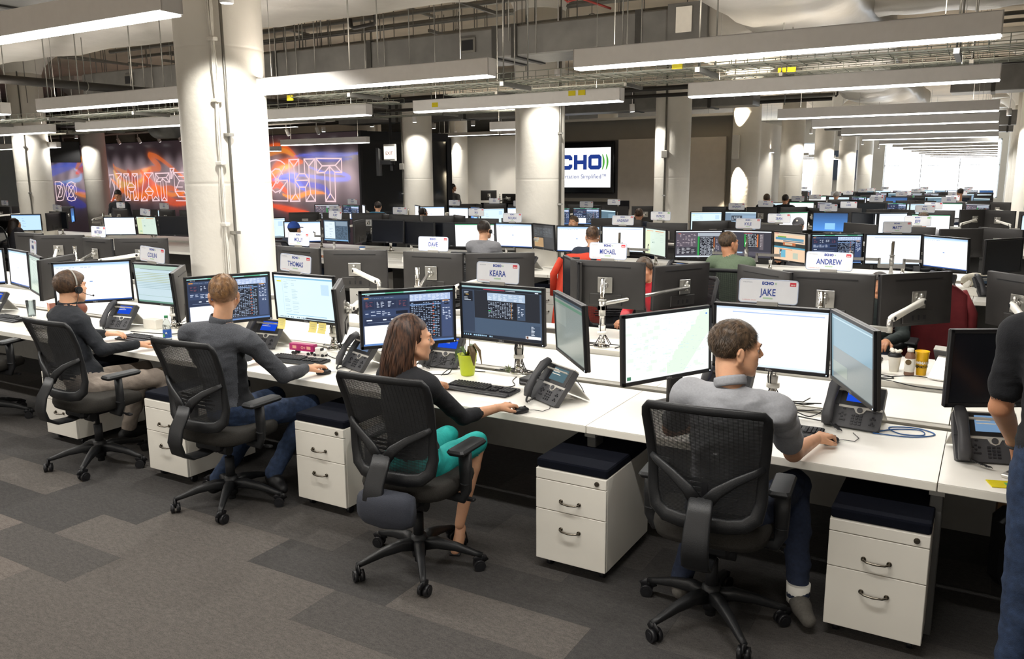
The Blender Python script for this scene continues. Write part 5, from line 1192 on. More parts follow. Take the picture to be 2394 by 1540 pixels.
    y=MB(); y.tube([(0,-.05,.405),(0,-.2,.385),(0,-.30,.39),(0,-.365,.43),(0,-.385,.5),(0,-.365,.58),(0,-.32,.67),(0,-.29,.735)],[(.05,.014),(.055,.012),(.06,.012),(.062,.012),(.062,.012),(.06,.011),(.056,.011),(.05,.012)],n=10,flat=.5,up=(1,0,0))
    # up=(1,0,0): first axis runs fore and aft, so swap below
    y=MB(); path=[(0,-.05,.405),(0,-.2,.385),(0,-.30,.39),(0,-.365,.43),(0,-.385,.5),(0,-.365,.58),(0,-.325,.64),(0,-.292,.7)]
    y.tube(path,[(.012,.045),(.011,.05),(.011,.056),(.011,.058),(.011,.057),(.010,.054),(.010,.052),(.011,.05)],n=12,flat=.45,up=(1,0,0))
    part('back_spine',y,M['chairp'],r)
    for sgn in (-1,1):
        q=MB(); q.tube([(sgn*.02,-.295,.68),(sgn*.06,-.29,.73),(sgn*.13,-.272,.78),(sgn*.2,-.24,.815),(sgn*.232,-.218,.835)],[(.03,.01),(.026,.01),(.02,.009),(.017,.008),(.014,.008)],n=8,flat=.6,up=(0,1,0)); part('back_arm',q,M['chairp'],r)
        a=MB(); a.tube([(sgn*.17,.0,.425),(sgn*.27,.0,.42),(sgn*.288,.0,.47),(sgn*.288,.0,.56),(sgn*.285,0,.665)],[(.024,.012),(.026,.014),(.03,.016),(.034,.017),(.036,.014)],n=10,flat=.6,up=(0,1,0)); a.cyl((sgn*.288,0,.5),(sgn*.288,0,.505),.03,n=12); ar=part('armrest_post',a,M['chairp'],r)
        p=MB(); p.cbox((sgn*.28,.03,.683),(.095,.255,.028),bev=.012); part('armrest_pad',p,M['chairp'],r)
    l=MB()
    for i in range(4): l.cbox((0,-.208-.004*abs(i-1.5),.68+i*.022),(.3-.03*abs(i-1),.012,.012),bev=.003)
    l.cbox((0,-.222,.715),(.035,.02,.1),bev=.006); part('lumbar_support',l,M['blk'],r)
    return r
CH=chair_proto(); index_kids(CH)
chairs=[(-.955,3.40,.09,'black mesh chair of the man in the grey shirt'),(-2.43,3.17,.07,'black mesh chair of the woman in black and teal'),(-3.96,3.27,.03,'black mesh chair of the man in the dark grey jacket'),(-5.33,3.29,.0,'black mesh chair of the man in the headset'),
 (-2.22,8.25,.1,'black mesh chair of the man in the green shirt'),(-4.0,8.65,0,'black mesh chair under the orange-red jacket'),(-5.5,8.6,0,'black mesh chair of the man in the grey hoodie'),(-9.2,9.0,0,'black mesh chair of the person in the blue cap'),(-17,9.1,0,'black mesh chair of the dark-haired woman at far left'),
 (-2.35,7.0,PI,'black mesh chair of the person in the red shirt'),(-.75,7.15,PI,'black mesh chair with maroon jacket'),(-3.0,6.95,PI+.5,'empty black mesh chair left of the red shirt, its armrest showing'),(-5.0,7.0,PI,'empty black mesh chair behind the yellow note monitor'),
 (-12.3,14.7,0,'black mesh chair of the man in the teal shirt'),(-11.0,14.7,0,'black mesh chair of the man in profile'),(-5.9,14.7,0,'black mesh chair in the fifth row near the slogan wall'),(-.92,14.0,0,'black mesh chair in the fifth row at right'),(-2.5,12.9,PI,'black mesh chair of the person in the grey cap'),(-7.2,3.5,.3,'black mesh chair hidden at the left frame edge')]
for i,(x,y,a,l) in enumerate(chairs):
    if i==0: CH.location=(x,y,0); CH.rotation_euler=(0,0,a); CH['label']=l
    else: dup(CH,(x,y,0),a,l)
# cushion strapped behind the woman's chair
cu=thing('back_cushion','dark grey cushion strapped low behind the woman\'s chair','cushion',(-2.36,2.84,.455),.1)
b=MB(); b.tube([(-.14,.01,0),(-.1,.0,0),(0,-.012,0),(.1,0,0),(.14,.01,0)],[(.045,.07),(.06,.085),(.064,.09),(.06,.085),(.045,.07)],n=14,flat=.7,up=(0,0,1)); part('cushion_body',b,mat('slate_fabric','33363f',.9,noise_amt=.15,scale=200,bump=.3,bscale=400),cu)
b=MB(); b.tube([(-.15,0,-.03),(-.17,.05,.0),(-.15,.09,.05)],.006,n=6); part('cushion_strap',b,M['blk'],cu)
# ================================================================== things on the desks
def keyboard_mesh():
    b=MB(); b.cbox((0,0,.009),(.46,.155,.016),bev=.006); b.cbox((0,-.088,.006),(.45,.03,.01),bev=.004); base=b.mesh('keyboard_base',M['blk'])
    k=MB()
    def kk(x,y,w=.0165,d=.0165): k.cbox((x,y,.0205),(w,d,.0085),bev=.0022)
    for rrow in range(5):
        for c in range(14): kk(-.213+c*.0192+.003*rrow*.6,.042-rrow*.0192)
    kk(-.1,.042-4*.0192,.11)
    for c in range(12): kk(-.205+c*.0205,.067,.015,.012)
    for rrow in range(5):
        for c in range(3):
            if rrow not in (2,): kk(.079+c*.0192,.042-rrow*.0192)
        for c in range(4): kk(.152+c*.0192,.042-rrow*.0192)
    return base,k.mesh('keys',M['key'])
KB=keyboard_mesh()
def keyboard(x,y,a,lab,z=.731):
    r=thing('keyboard',lab,'keyboard',(x,y,z),a,'black keyboards'); link('keyboard_base',KB[0],r); o=link('keys',KB[1],r); return r
def mouse(x,y,a,lab,z=.731,mm='blk'):
    b=MB(); b.sphere((0,0,.012),(.028,.052,.022),14,8); b.v=[(p[0],p[1],max(p[2],.001)) for p in b.v]; r=thing('mouse',lab,'mouse',(x,y,z),a,'computer mice'); part('mouse_shell',b,M[mm],r)
    w=MB(); w.cyl((-.003,.025,.03),(.003,.025,.03),.007,n=10); part('scroll_wheel',w,M['key'],r)
    c=MB(); c.tube([(0,.05,.008),(.01,.08,.006),(.05,.11,.004),(.03,.17,.004),(-.04,.22,.004)],.0018,n=5); part('mouse_cord',c,M['cable'],r); return r
PHM=None
def phone_meshes():
    # body plane tilted 48 deg; local u right, v up the face, t outward
    ang=NR(52); U=Vector((1,0,0)); V=Vector((0,math.cos(ang),math.sin(ang))); T=Vector((0,-math.sin(ang),math.cos(ang)))
    O=Vector((0,-.09,.012)); g=lambda u,v,t:O+U*u+V*v+T*t
    b=MB(); b.prism([(-.13,.0),(.125,.0),(.135,.01),(.135,.118),(-.135,.118),(-.135,.01)],g,-.03,0); b.prism([(-.135,.118),(.135,.118),(.13,.232),(-.13,.232)],g,-.035,.004)
    body=b.mesh('phone_body',M['phone'])
    s=MB(); s.mi=0; s.prism([(-.075,.122),(.13,.122),(.127,.228),(-.075,.228)],g,.004,.006); scr=s.mesh('screen_surround',M['blk'])
    v=MB(); v.prism([(-.075,.106),(.0,.106),(.012,.085),(.03,.077),(.048,.085),(.06,.106),(.135,.106),(.135,.12),(-.075,.12)],g,.0,.0035); c0=[(.03+.014*math.cos(a),.098+.014*math.sin(a)) for a in [2*PI*i/14 for i in range(14)]]
    v.prism([(-.13,.232),(.13,.232),(.13,.238),(-.13,.238)],g,-.03,.005); silv=v.mesh('silver_trim',M['phones'])
    d=MB(); d.prism(c0,g,.0035,.008); nav=d.mesh('round_key',M['phone'])
    k=MB()
    def key(u,vv,w=.013,h=.009): k.prism([(u-w/2,vv-h/2),(u+w/2,vv-h/2),(u+w/2,vv+h/2),(u-w/2,vv+h/2)],g,0,.0045)
    for i in range(4):
        for j in range(3): key(.003+j*.019,.068-i*.0155)
    for u,vv in ((-.05,.075),(-.036,.066),(-.062,.066),(-.05,.055)): key(u,vv,.01,.008)
    key(-.045,.038,.03,.008); 
    for u,vv in ((.098,.07),(.09,.06),(.107,.06),(.098,.04),(.09,.03),(.107,.03)): key(u,vv,.01,.008)
    for u in (-.045,.1): key(u,.098,.014,.006)
    for i in range(5): key(-.067,.135+i*.017,.01,.006); key(.12,.135+i*.017,.01,.006)
    for i in range(4): key(-.025+i*.036,.13,.018,.006)
    keys=k.mesh('phone_keys',mat('phone_key','26262a',.35,noise_amt=.05))
    h=MB(); P=[g(-.108,-.008,.026),g(-.108,.03,.046),g(-.108,.115,.056),g(-.108,.2,.046),g(-.108,.242,.026)]
    h.tube(P,[(.016,.024),(.02,.028),(.015,.023),(.02,.028),(.016,.024)],n=12,flat=.7,up=(1,0,0)); hand=h.mesh('handset',M['phone'])
    st=MB(); st.prism([(-.1,.0),(.1,0),(.12,.19),(-.12,.19)],lambda u,v,t:(u,.02+v*.75,.18-v*.9+t) ,-.004,.004); stand=st.mesh('phone_stand',M['phones'])
    cc=MB(); P=[]; n=150
    for i in range(n+1):
        t=i/n; bx0=Vector((-.11,-.1,.03)).lerp(Vector((-.02,-.14,.012)),min(1,t*2)) if t<.5 else Vector((-.02,-.14,.012)).lerp(Vector((-.1,-.02,.012)),(t-.5)*2)
        bx0+=Vector((0,-.035*math.sin(t*PI),0)); a=t*2*PI*28; P.append(bx0+Vector((math.cos(a)*.007,math.sin(a)*.004,abs(math.sin(a))*.006)))
    cc.tube(P,.002,n=4); cord=cc.mesh('curly_cord',M['cable'])
    return body,scr,silv,nav,keys,hand,stand,cord,g
PH=phone_meshes(); _g=PH[8]
def phone(x,y,a,lab,sc=('1f4fd8',.0),z=.731):
    r=thing('desk_phone',lab,'phone',(x,y,z),a,'grey desk phones')
    for nm,me in zip(('phone_body','screen_surround','silver_trim','round_key','phone_keys','handset','phone_stand','curly_cord'),PH[:8]): link(nm,me,r)
    b=MB(); vs=[_g(-.045,.14,.0065),_g(.1,.14,.0065),_g(.098,.218,.0065),_g(-.045,.218,.0065)]; b.add(vs,[(0,1,2,3)])
    part('phone_picture',b,emat('phone_glow_'+sc[0],hexc(sc[0]),1.0 if sc[1]==0 else sc[1]),r)
    w=MB()
    for i in range(3): q=[_g(-.04,.205-i*.014,.0072),_g(.0+.02*i,.205-i*.014,.0072),_g(.0+.02*i,.209-i*.014,.0072),_g(-.04,.209-i*.014,.0072)]; w.add(q,[(0,1,2,3)])
    part('phone_text',w,M['paper'],r); return r
keyboard(-2.58,4.03,.02,'black keyboard under the woman\'s left hand'); keyboard(-4.14,4.07,.1,'black keyboard before the magenta toy truck'); keyboard(-5.79,4.03,.02,'black keyboard of the man in the headset'); keyboard(-.86,4.1,.03,'black keyboard behind the man in the grey shirt'); keyboard(-7.75,4.05,0,'black keyboard at the far left edge of the front row')
keyboard(-2.2,6.0,PI,'black keyboard lying before the red shirt'); keyboard(-.8,6.0,PI,'black keyboard before the hooded man')
mouse(-2.13,3.72,-.5,'black mouse under the woman\'s right hand'); mouse(-.575,4.0,-.5,'black mouse under the grey shirt man\'s right hand'); mouse(-3.7,3.86,-.5,'black mouse under the dark grey jacket man\'s right hand'); mouse(-5.37,3.87,-.4,'black mouse under the headset man\'s right hand'); mouse(-1.35,9.95,.5,'grey mouse on the third-row desk',mm='steelg')
phone(-2.08,4.02,-.5,'grey desk phone right of the woman\'s keyboard',('6f8f9a',.6)); phone(-.52,4.36,-.12,'grey desk phone with blue display by the grey shirt man'); phone(.06,4.12,.28,'grey desk phone at the right end of the front desk',('7fa3c9',.8)); phone(-3.6,4.12,-.35,'grey desk phone between the dark grey jacket man and the woman',('7c93b5',.6)); phone(-6.42,4.28,.12,'grey desk phone with blue display behind the headset man'); phone(-4.72,4.32,.1,'grey desk phone with blue display hidden behind the dark grey jacket'); phone(-3.15,4.45,.1,'grey desk phone behind the woman\'s shoulder'); phone(-1.2,4.42,-.1,'grey desk phone hidden behind the grey shirt man\'s chair'); phone(-8.3,4.2,.2,'grey desk phone at the far left edge')
phone(-.1,5.72,PI-.3,'grey desk phone seen from behind on the second-row desk'); phone(-5.45,9.75,-.5,'grey desk phone on the third-row desk beside the second column',('46525e',.4)); phone(.02,9.9,.6,'grey desk phone on the third-row desk at the right edge',('46525e',.4)); phone(-.42,9.95,-.3,'grey desk phone partly behind the angled white monitor'); phone(-3.35,9.8,-.4,'grey desk phone beside the brown dashboard monitor',('5a86c8',.7)); phone(-3.55,5.85,PI,'grey desk phone behind the woman\'s monitors')
# flower pot with bare orchid
fp=thing('flower_pot','lime green flower pot with an orchid plant','plant',(-2.86,4.3,.731))
b=MB(); b.lathe([(.0,0),(.042,0),(.045,.01),(.062,.135),(.066,.14),(.06,.141),(.055,.12),(0,.118)],n=28); part('pot',b,M['lime'],fp)
b=MB(); b.lathe([(0,.119),(.054,.122),(0,.126)],n=16); part('soil',b,M['leafd'],fp)
for (a,l,u) in ((2.9,.11,.03),(.2,.1,.06),(3.6,.08,-.03),(-.5,.09,.05),(1.2,.07,.05)):
    b=MB(); c,s=math.cos(a),math.sin(a); b.tube([(0,0,.12),(c*l*.5,s*l*.5,.15+u),(c*l*.85,s*l*.85,.13+u*.6),(c*l,s*l,.08)],[(.006,.003),(.022,.003),(.024,.003),(.004,.002)],n=8,up=(0,0,1)); part('leaf',b,M['leaf'] if a>1 else M['leafd'],fp)
for (dx,t) in ((-.01,.4),(.012,.36)):
    b=MB(); b.tube([(dx,0,.12),(dx*1.5,.005,.25),(dx*.6,.0,.12+t)],.0025,n=6); part('flower_stem',b,M['leafd'],fp)
for (dx,ex) in ((-.05,-.005),(.06,.0)): b=MB(); b.tube([(dx,0,.13),(dx*.8,.0,.2),(ex,0,.28)],.001,n=4); part('thread',b,M['leafd'],fp)
sp_=thing('air_plant','small spiky air plant at the foot of the monitor arm','plant',(-2.62,4.42,.731)); b=MB(); rq=random.Random(2)
for i in range(26):
    a=rq.uniform(0,2*PI); e=rq.uniform(.3,1.4); l=rq.uniform(.03,.06); b.tube([(0,0,.02),(math.cos(a)*l*.6*math.cos(e),math.sin(a)*l*.6*math.cos(e),.02+l*.7*math.sin(e)),(math.cos(a)*l*math.cos(e),math.sin(a)*l*math.cos(e),.02+l*math.sin(e)*.9)],[.003,.002,.0006],n=4)
o=part('spiky_leaves',b,mat('grey_green_leaf','6f7858',.7,noise_amt=.2),sp_); o['kind']='stuff'
tc=thing('thin_computer','small black thin computer box behind the desk phone','computer',(-2.33,4.33,.731),-.12); bx('computer_case',(0,0,.022),(.21,.19,.042),M['blk'],tc,bev=.004); bx('red_stripe',(.0,-.0955,.022),(.008,.002,.04),M['plater'],tc); t=MB(); add_text(t,'lenovo',.018,lambda a,c:(-.07+a,-.0965,.014+c),bold=.0005); part('maker_letters',t,M['logo'],tc)
b=MB(); rq=random.Random(4); P=[(math.cos(i*.7)*(.05+.02*math.sin(i*.23)),math.sin(i*.7)*.04,.046+.004*math.sin(i*1.1)+i*.0001) for i in range(70)]; b.tube(P,.0028,n=5); part('coiled_cable',b,M['cable'],tc)
def cabl(lab,pts,r=.003,m_='cable'):
    b=MB(); 
    Q=[]
    P=[Vector(p) for p in pts]
    for i in range(len(P)-1):
        p0=P[max(i-1,0)];p1=P[i];p2=P[i+1];p3=P[min(i+2,len(P)-1)]
        for t in (0,.2,.4,.6,.8): Q.append(.5*((2*p1)+(-p0+p2)*t+(2*p0-5*p1+4*p2-p3)*t*t+(-p0+3*p1-3*p2+p3)*t**3))
    Q.append(P[-1]); b.tube(Q,r,n=6); thing('cable',lab,'cable',group='loose desk cables',data=b.mesh('cable',M[m_]))
Z=.734
cabl('blue network cable loops beside the blue-display phone',[(-.4,4.3,Z),(-.33,4.38,Z),(-.22,4.42,Z),(-.2,4.34,Z),(-.3,4.31,Z),(-.36,4.4,Z),(-.24,4.45,Z),(-.15,4.38,Z),(-.25,4.28,Z),(-.42,4.26,Z)],.003,'cableb')
cabl('black cable arching behind the woman\'s phone',[(-2.3,4.42,Z),(-2.25,4.4,Z+.06),(-2.15,4.36,Z+.08),(-2.05,4.3,Z+.03),(-2.0,4.25,Z)]); cabl('black cable from the keyboard to the air plant',[(-2.5,4.11,Z),(-2.45,4.2,Z),(-2.52,4.3,Z),(-2.55,4.4,Z)]); cabl('black cable left of the lime flower pot',[(-3.0,4.2,Z),(-2.98,4.3,Z+.03),(-2.9,4.4,Z),(-2.8,4.42,Z)],.003)
cabl('black cables heaped behind the grey shirt man',[(-.95,4.5,Z),(-.85,4.42,Z+.02),(-.75,4.4,Z),(-.7,4.48,Z+.02),(-.8,4.5,Z),(-.9,4.42,Z),(-.65,4.35,Z),(-.6,4.45,Z)]); cabl('black cable dropping over the second-row desk edge',[(-.75,5.5,Z),(-.5,5.46,Z-.0),(-.3,5.44,.715),(0,5.44,.715),(.5,5.44,.715)]); cabl('looped black cable beside the coffee cup',[(-.7,5.55,Z),(-.62,5.6,Z),(-.5,5.58,Z),(-.45,5.52,Z),(-.55,5.48,Z),(-.35,5.6,Z+.01),(-.2,5.62,Z),(0,5.6,Z)])
cabl('tangled black cables behind the magenta truck',[(-4.2,4.4,Z),(-4.1,4.3,Z+.01),(-3.95,4.25,Z),(-4.0,4.35,Z+.03),(-3.85,4.3,Z),(-3.7,4.35,Z)]); cabl('tangled black cables left of the woman\'s dashboard monitor',[(-3.3,4.3,Z),(-3.2,4.4,Z+.1),(-3.15,4.3,Z+.02),(-3.05,4.38,Z+.06),(-2.98,4.25,Z),(-3.15,4.15,Z),(-3.0,4.1,Z)],.004); cabl('thin cable across the desk before the headset man',[(-6.2,4.2,Z),(-5.9,4.25,Z),(-5.6,4.36,Z),(-5.5,4.42,Z+.02)])
cabl('black cables heaped at the red shirt station',[(-2.2,5.6,Z),(-2.1,5.5,Z+.03),(-1.95,5.56,Z),(-2.05,5.65,Z+.02),(-2.25,5.5,Z),(-1.9,5.5,Z+.02),(-1.8,5.6,Z)],.004); cabl('second heap of black cables at the red shirt station',[(-2.35,5.52,Z),(-2.2,5.6,Z+.04),(-2.0,5.5,Z),(-2.15,5.45,Z),(-1.85,5.62,Z+.03)],.004)
# toy truck
tt=thing('toy_truck','magenta toy trailer truck behind the keyboard','toy truck',(-4.22,4.25,.731),.08)
bx('trailer',(-.04,0,.055),(.22,.05,.05),M['magenta'],tt,bev=.003); b=MB(); b.cbox((.105,0,.04),(.05,.045,.05),bev=.006); b.cbox((.145,0,.028),(.04,.04,.026),bev=.006); part('truck_cab',b,M['whitep'],tt); bx('windscreen',(.131,0,.052),(.004,.036,.018),M['blk'],tt)
t=MB(); add_text(t,'O+',.03,lambda a,c:(-.02+a,-.0262,.045+c),bold=.001); 
for u in (-.1,.03): t.cbox((u,-.026,.056),(.035,.001,.022))
part('trailer_print',t,M['pink'],tt)
for u in (-.12,-.1,.02,.08,.15):
    for s in (-.02,.02): b=MB(); b.cyl((u,s-.006,.011),(u,s+.006,.011),.011,n=12); part('wheel',b,M['blk'],tt)
# sticky notes on the lower edge of the page monitor
x,y,z,rz=PLACE['thomas_c']
for i,(u,tl) in enumerate(((-.22,.02),(.1,-.03),(.185,.05))):
    n=thing('sticky_note','yellow sticky note under the pale page monitor, %s'%('left','middle','right')[i],'note',(x+u*math.cos(rz),y+u*math.sin(rz)-.012,z-.345),rz,'yellow sticky notes'); b=MB()
    for k in range(4): a0,a1=-.076*k/4,-.076*(k+1)/4; y0,y1=-.02*(k/4)**2,-.02*((k+1)/4)**2; b.add([(-.038,y0,a0),(.038,y0,a0),(.038+tl*.1,y1,a1),(-.038+tl*.1,y1,a1)],[(0,1,2,3)],True)
    part('note_sheet',b,M['note'],n); b=MB(); 
    for k in range(3): b.cbox((0,-.003-.003*k,-.02-.013*k),(.045-.008*k,.0005,.0015))
    part('pencil_marks',b,M['tgrey'],n)
# bottles, cups, papers
def bottle(x,y,lab):
    r=thing('water_bottle',lab,'bottle',(x,y,.731)); b=MB(); b.lathe([(0,0),(.028,0),(.032,.008),(.032,.1),(.029,.105),(.032,.11),(.031,.135),(.022,.165),(.013,.182),(.013,.195)],n=24); part('bottle_body',b,M['glassc'],r)
    b=MB(); b.lathe([(.0325,.035),(.033,.036),(.033,.098),(.0325,.099)],n=24); part('bottle_label',b,M['blab'],r); b=MB(); b.cyl((0,0,.192),(0,0,.21),.015,n=18); part('bottle_cap',b,M['gcap'],r)
    b=MB(); b.prism([(-.012,.045),(.012,.045),(.006,.06),(0,.075),(-.006,.06)],lambda u,v,t:(u+.004,-.0335+t,v),-.001,0); part('green_leaf_print',b,M['plateg'],r)
    t=MB(); add_text(t,'DA',.022,lambda a,c:(a+.02,-.031+abs(a)*.3,.07+c),bold=.001); part('label_letters',t,M['paper'],r)
bottle(-5.545,4.07,'clear water bottle with blue label and green cap')
r=thing('coffee_cup','white paper coffee cup with black lid and a napkin on top','cup',(-.47,5.74,.731)); b=MB(); b.lathe([(0,0),(.028,0),(.04,.1),(.0405,.102),(0,.1)],n=24); part('cup_body',b,M['paper'],r); b=MB(); b.lathe([(0,.1),(.043,.1),(.043,.108),(.038,.118),(.036,.122),(0,.12)],n=24); part('cup_lid',b,M['blk'],r)
b=MB(); rq=random.Random(8)
for i in range(9): b.sphere((rq.uniform(-.025,.03),rq.uniform(-.015,.015),.132+rq.uniform(0,.014)),(.014,.012,.011),8,6)
part('crumpled_napkin',b,M['paper'],r)
r=thing('milk_bottle','brown milk drink bottle with white cap','bottle',(-.375,5.67,.731)); b=MB(); b.lathe([(0,0),(.028,0),(.031,.006),(.031,.12),(.026,.138),(.018,.15),(.018,.156),(0,.156)],n=24); part('bottle_body',b,M['milk'],r); b=MB(); b.lathe([(.0315,.025),(.0318,.026),(.0318,.11),(.0315,.111)],n=24); part('bottle_label',b,M['paper'],r); b=MB(); b.cyl((0,0,.155),(0,0,.175),.02,n=20); part('bottle_cap',b,M['whitep'],r); b=MB(); b.cyl((-.006,-.0305,.09),(-.006,-.0325,.09),.018,n=16); part('round_badge',b,M['leafd'],r)
r=thing('plastic_cup','yellow plastic stadium cup with printed words','cup',(-.31,5.72,.731)); b=MB(); b.lathe([(0,0),(.029,0),(.03,.006),(.042,.15),(.044,.152),(.043,.156),(.04,.156),(.028,.01),(0,.01)],n=28); part('cup_body',b,M['yelp'],r)
def onc(z0,rr_): return lambda a,c:((rr_+.01*(z0+c)/.1)*math.sin(a/(rr_)),-(rr_+.0105*(z0+c)/.1)*math.cos(a/(rr_)),z0+c)
t=MB(); add_text(t,'COMMAND',.026,onc(.075,.0318),sx=.8,bold=.001); part('white_print',t,M['paper'],r); t=MB(); add_text(t,'TRANSPORTATION',.022,onc(.05,.0318),sx=.62,bold=.001); part('black_print',t,M['blk'],r)
r=thing('tumbler','clear tumbler with dark red drink behind the headset man','cup',(-6.62,4.36,.731)); b=MB(); b.lathe([(0,0),(.028,0),(.042,.17),(.04,.17),(.026,.006),(0,.006)],n=20); part('cup_body',b,M['glassc'],r); b=MB(); b.lathe([(0,.008),(.027,.008),(.034,.09),(0,.09)],n=20); part('drink',b,mat('berry_drink','4a0f22',.2,noise_amt=.1),r)
def book(x,y,z,w,d,h,a,m_,lab,nm='notebook',cat='notebook'): r=thing(nm,lab,cat,(x,y,z),a); bx('cover',(0,0,h-.001),(w,d,.002),M[m_],r); bx('pages',(0,0,h/2-.001),(w-.004,d-.004,h-.003),M['paper'],r); bx('back_cover',(0,0,.001),(w,d,.002),M[m_],r)
book(-6.95,3.93,.731,.2,.26,.012,.3,'paper','white notebook with printed edge at the left','notebook'); book(-6.9,3.95,.744,.18,.24,.012,.2,'steelg','grey notebook lying on the white one','notebook')
r=thing('greeting_card','pink greeting card with a yellow duck standing at the left','card',(-7.55,4.3,.731),-.35); bx('card_front',(0,0,.065),(.11,.003,.13),M['pink'],r); b=MB(); b.cbox((.02,.03,.065),(.003,.06,.13)); part('card_back',b,M['pink'],r); b=MB(); b.sphere((0,-.003,.06),(.018,.002,.014),10,6); b.sphere((.004,-.003,.078),(.01,.002,.01),10,6); part('duck_print',b,M['note'],r); bx('blue_line',(0,-.0022,.045),(.08,.001,.004),M['cableb'],r)
r=thing('football','brown leather football behind the pink card','ball',(-7.35,4.42,.81),.4); b=MB(); b.sphere((0,0,0),(.13,.08,.08),20,12); part('ball_body',b,M['brown'],r); bx('laces',(0,-.02,.077),(.08,.008,.006),M['paper'],r)
r=thing('cloth_mug','grey patterned mug beside the pink card','cup',(-7.38,4.28,.731)); b=MB(); b.lathe([(0,0),(.036,0),(.038,.09),(.034,.09),(.032,.01),(0,.01)],n=20); part('mug_body',b,M['wallc'],r)
r=thing('glass_tumbler','clear empty tumbler left of the pink card','cup',(-7.75,4.25,.731)); b=MB(); b.lathe([(0,0),(.034,0),(.044,.15),(.042,.15),(.032,.008),(0,.008)],n=20); part('cup_body',b,M['glassc'],r)
r=thing('iced_cup','clear plastic cup with pink straw by the headset man','cup',(-6.85,4.12,.731)); b=MB(); b.lathe([(0,0),(.026,0),(.038,.1),(.036,.1),(.024,.006),(0,.006)],n=20); part('cup_body',b,M['glassc'],r); b=MB(); b.cyl((0,0,.02),(.0,0,.2),.004,n=8); part('straw',b,M['pink'],r)
r=thing('white_box','small white box beside the blue-display phone','box',(-6.17,4.4,.731),.05); bx('box_body',(0,0,.04),(.16,.08,.08),M['paper'],r,bev=.003)
r=thing('gadget_tray','black tray with small tools beside the water bottle','tray',(-5.3,4.18,.731),.1); bx('tray_body',(0,0,.025),(.2,.12,.05),M['blk'],r,bev=.006)
for i,(u,v) in enumerate(((-.05,0),(.0,.02),(.05,-.01),(.02,-.03))): bx('small_tool',(u,v,.055),(.06,.018,.012),M[('plater','steelg','note','blk')[i]],r,rot=Matrix.Rotation(.6*i,3,'Z'))
r=thing('paper_sheet','white paper sheet by the dark grey jacket man','paper',(-4.06,3.87,.731),-.1); bx('sheet',(0,0,.001),(.15,.1,.002),M['paper'],r)
r=thing('football','cream football signed in dark ink beside the angled white monitor','ball',(-.1,10.25,.84),.25); b=MB(); b.sphere((0,0,0),(.15,.09,.09),20,12); part('ball_body',b,M['cream'],r); b=MB(); b.sphere((0,.004,-.012),(.148,.088,.082),20,12); part('ball_underside',b,M['brown'],r)
r=thing('tissue_box','white tissue box on the third-row desk','box',(-.16,9.85,.731),.1); bx('box_body',(0,0,.04),(.2,.11,.08),M['paper'],r,bev=.003); b=MB(); b.tube([(-.03,0,.08),(0,0,.12),(.02,0,.15)],[(.04,.01),(.03,.015),(.02,.006)],n=8,up=(0,1,0)); part('tissue',b,M['paper'],r)
r=thing('wipes_can','white and blue wipes canister in the third row','canister',(-8.45,9.8,.731)); b=MB(); b.cyl((0,0,0),(0,0,.19),.045,n=20); part('can_body',b,M['paper'],r); b=MB(); b.cyl((0,0,.19),(0,0,.205),.047,n=20); part('can_lid',b,M['cableb'],r); bx('can_stripe',(-.02,-.041,.1),(.02,.006,.15),M['cableb'],r)
r=thing('can','yellow and black drink can near the front name plate at right','can',(-1.72,9.75,.731)); b=MB(); b.lathe([(0,0),(.026,0),(.032,.008),(.032,.11),(.027,.12),(0,.12)],n=20); part('can_body',b,M['yelp'],r); bx('can_print',(0,-.032,.07),(.03,.003,.04),M['blk'],r)
r=thing('drink_cup','red cup with white lid left of the red shirt','cup',(-2.75,5.75,.731)); b=MB(); b.lathe([(0,0),(.03,0),(.043,.13),(0,.13)],n=20); part('cup_body',b,M['red'],r); b=MB(); b.lathe([(0,.13),(.046,.13),(.046,.138),(.04,.15),(0,.15)],n=20); part('cup_lid',b,M['whitep'],r)
r=thing('earphones','tiny phone holder on the headset desk','phone',(-5.72,4.28,.731),-.6); bx('phone_slab',(0,0,.006),(.07,.14,.01),M['whitep'],r,bev=.003); bx('phone_glass',(0,0,.012),(.06,.12,.001),M['blk'],r)
bpk=thing('backpack','dark backpack on the floor under the right end of the front desk','bag',(.3,4.45,0)); b=MB(); b.cbox((0,0,.2),(.34,.2,.4),bev=.06); b.cbox((0,-.12,.15),(.26,.07,.2),bev=.03); b.v=[(p[0],p[1],max(p[2],.0)) for p in b.v]; part('bag_body',b,M['blkm'],bpk); b=MB(); b.tube([(-.08,-.1,.3),(-.1,-.2,.25),(-.08,-.2,.12)],.012,n=6); part('strap',b,M['blk'],bpk)
r=thing('carton','brown carton with a white label under the front desk at right','box',(.35,4.7,0)); bx('carton_body',(0,0,.25),(.4,.35,.5),M['card'],r); bx('carton_label',(-.05,-.178,.38),(.12,.004,.16),M['paper'],r)
r=thing('calculator','grey calculator by the standing man\'s hand','calculator',(.2,3.93,.731),-.4); bx('calculator_body',(0,0,.008),(.1,.15,.016),M['phones'],r,bev=.004); bx('calculator_face',(0,.01,.017),(.085,.1,.002),M['phone'],r)
r=thing('leaflet','yellow and green leaflet at the right end of the front desk','paper',(.18,3.8,.731),.3); bx('leaflet_sheet',(0,0,.002),(.2,.08,.004),M['yel'],r); bx('leaflet_print',(.02,0,.0045),(.12,.03,.001),M['plateg'],r)
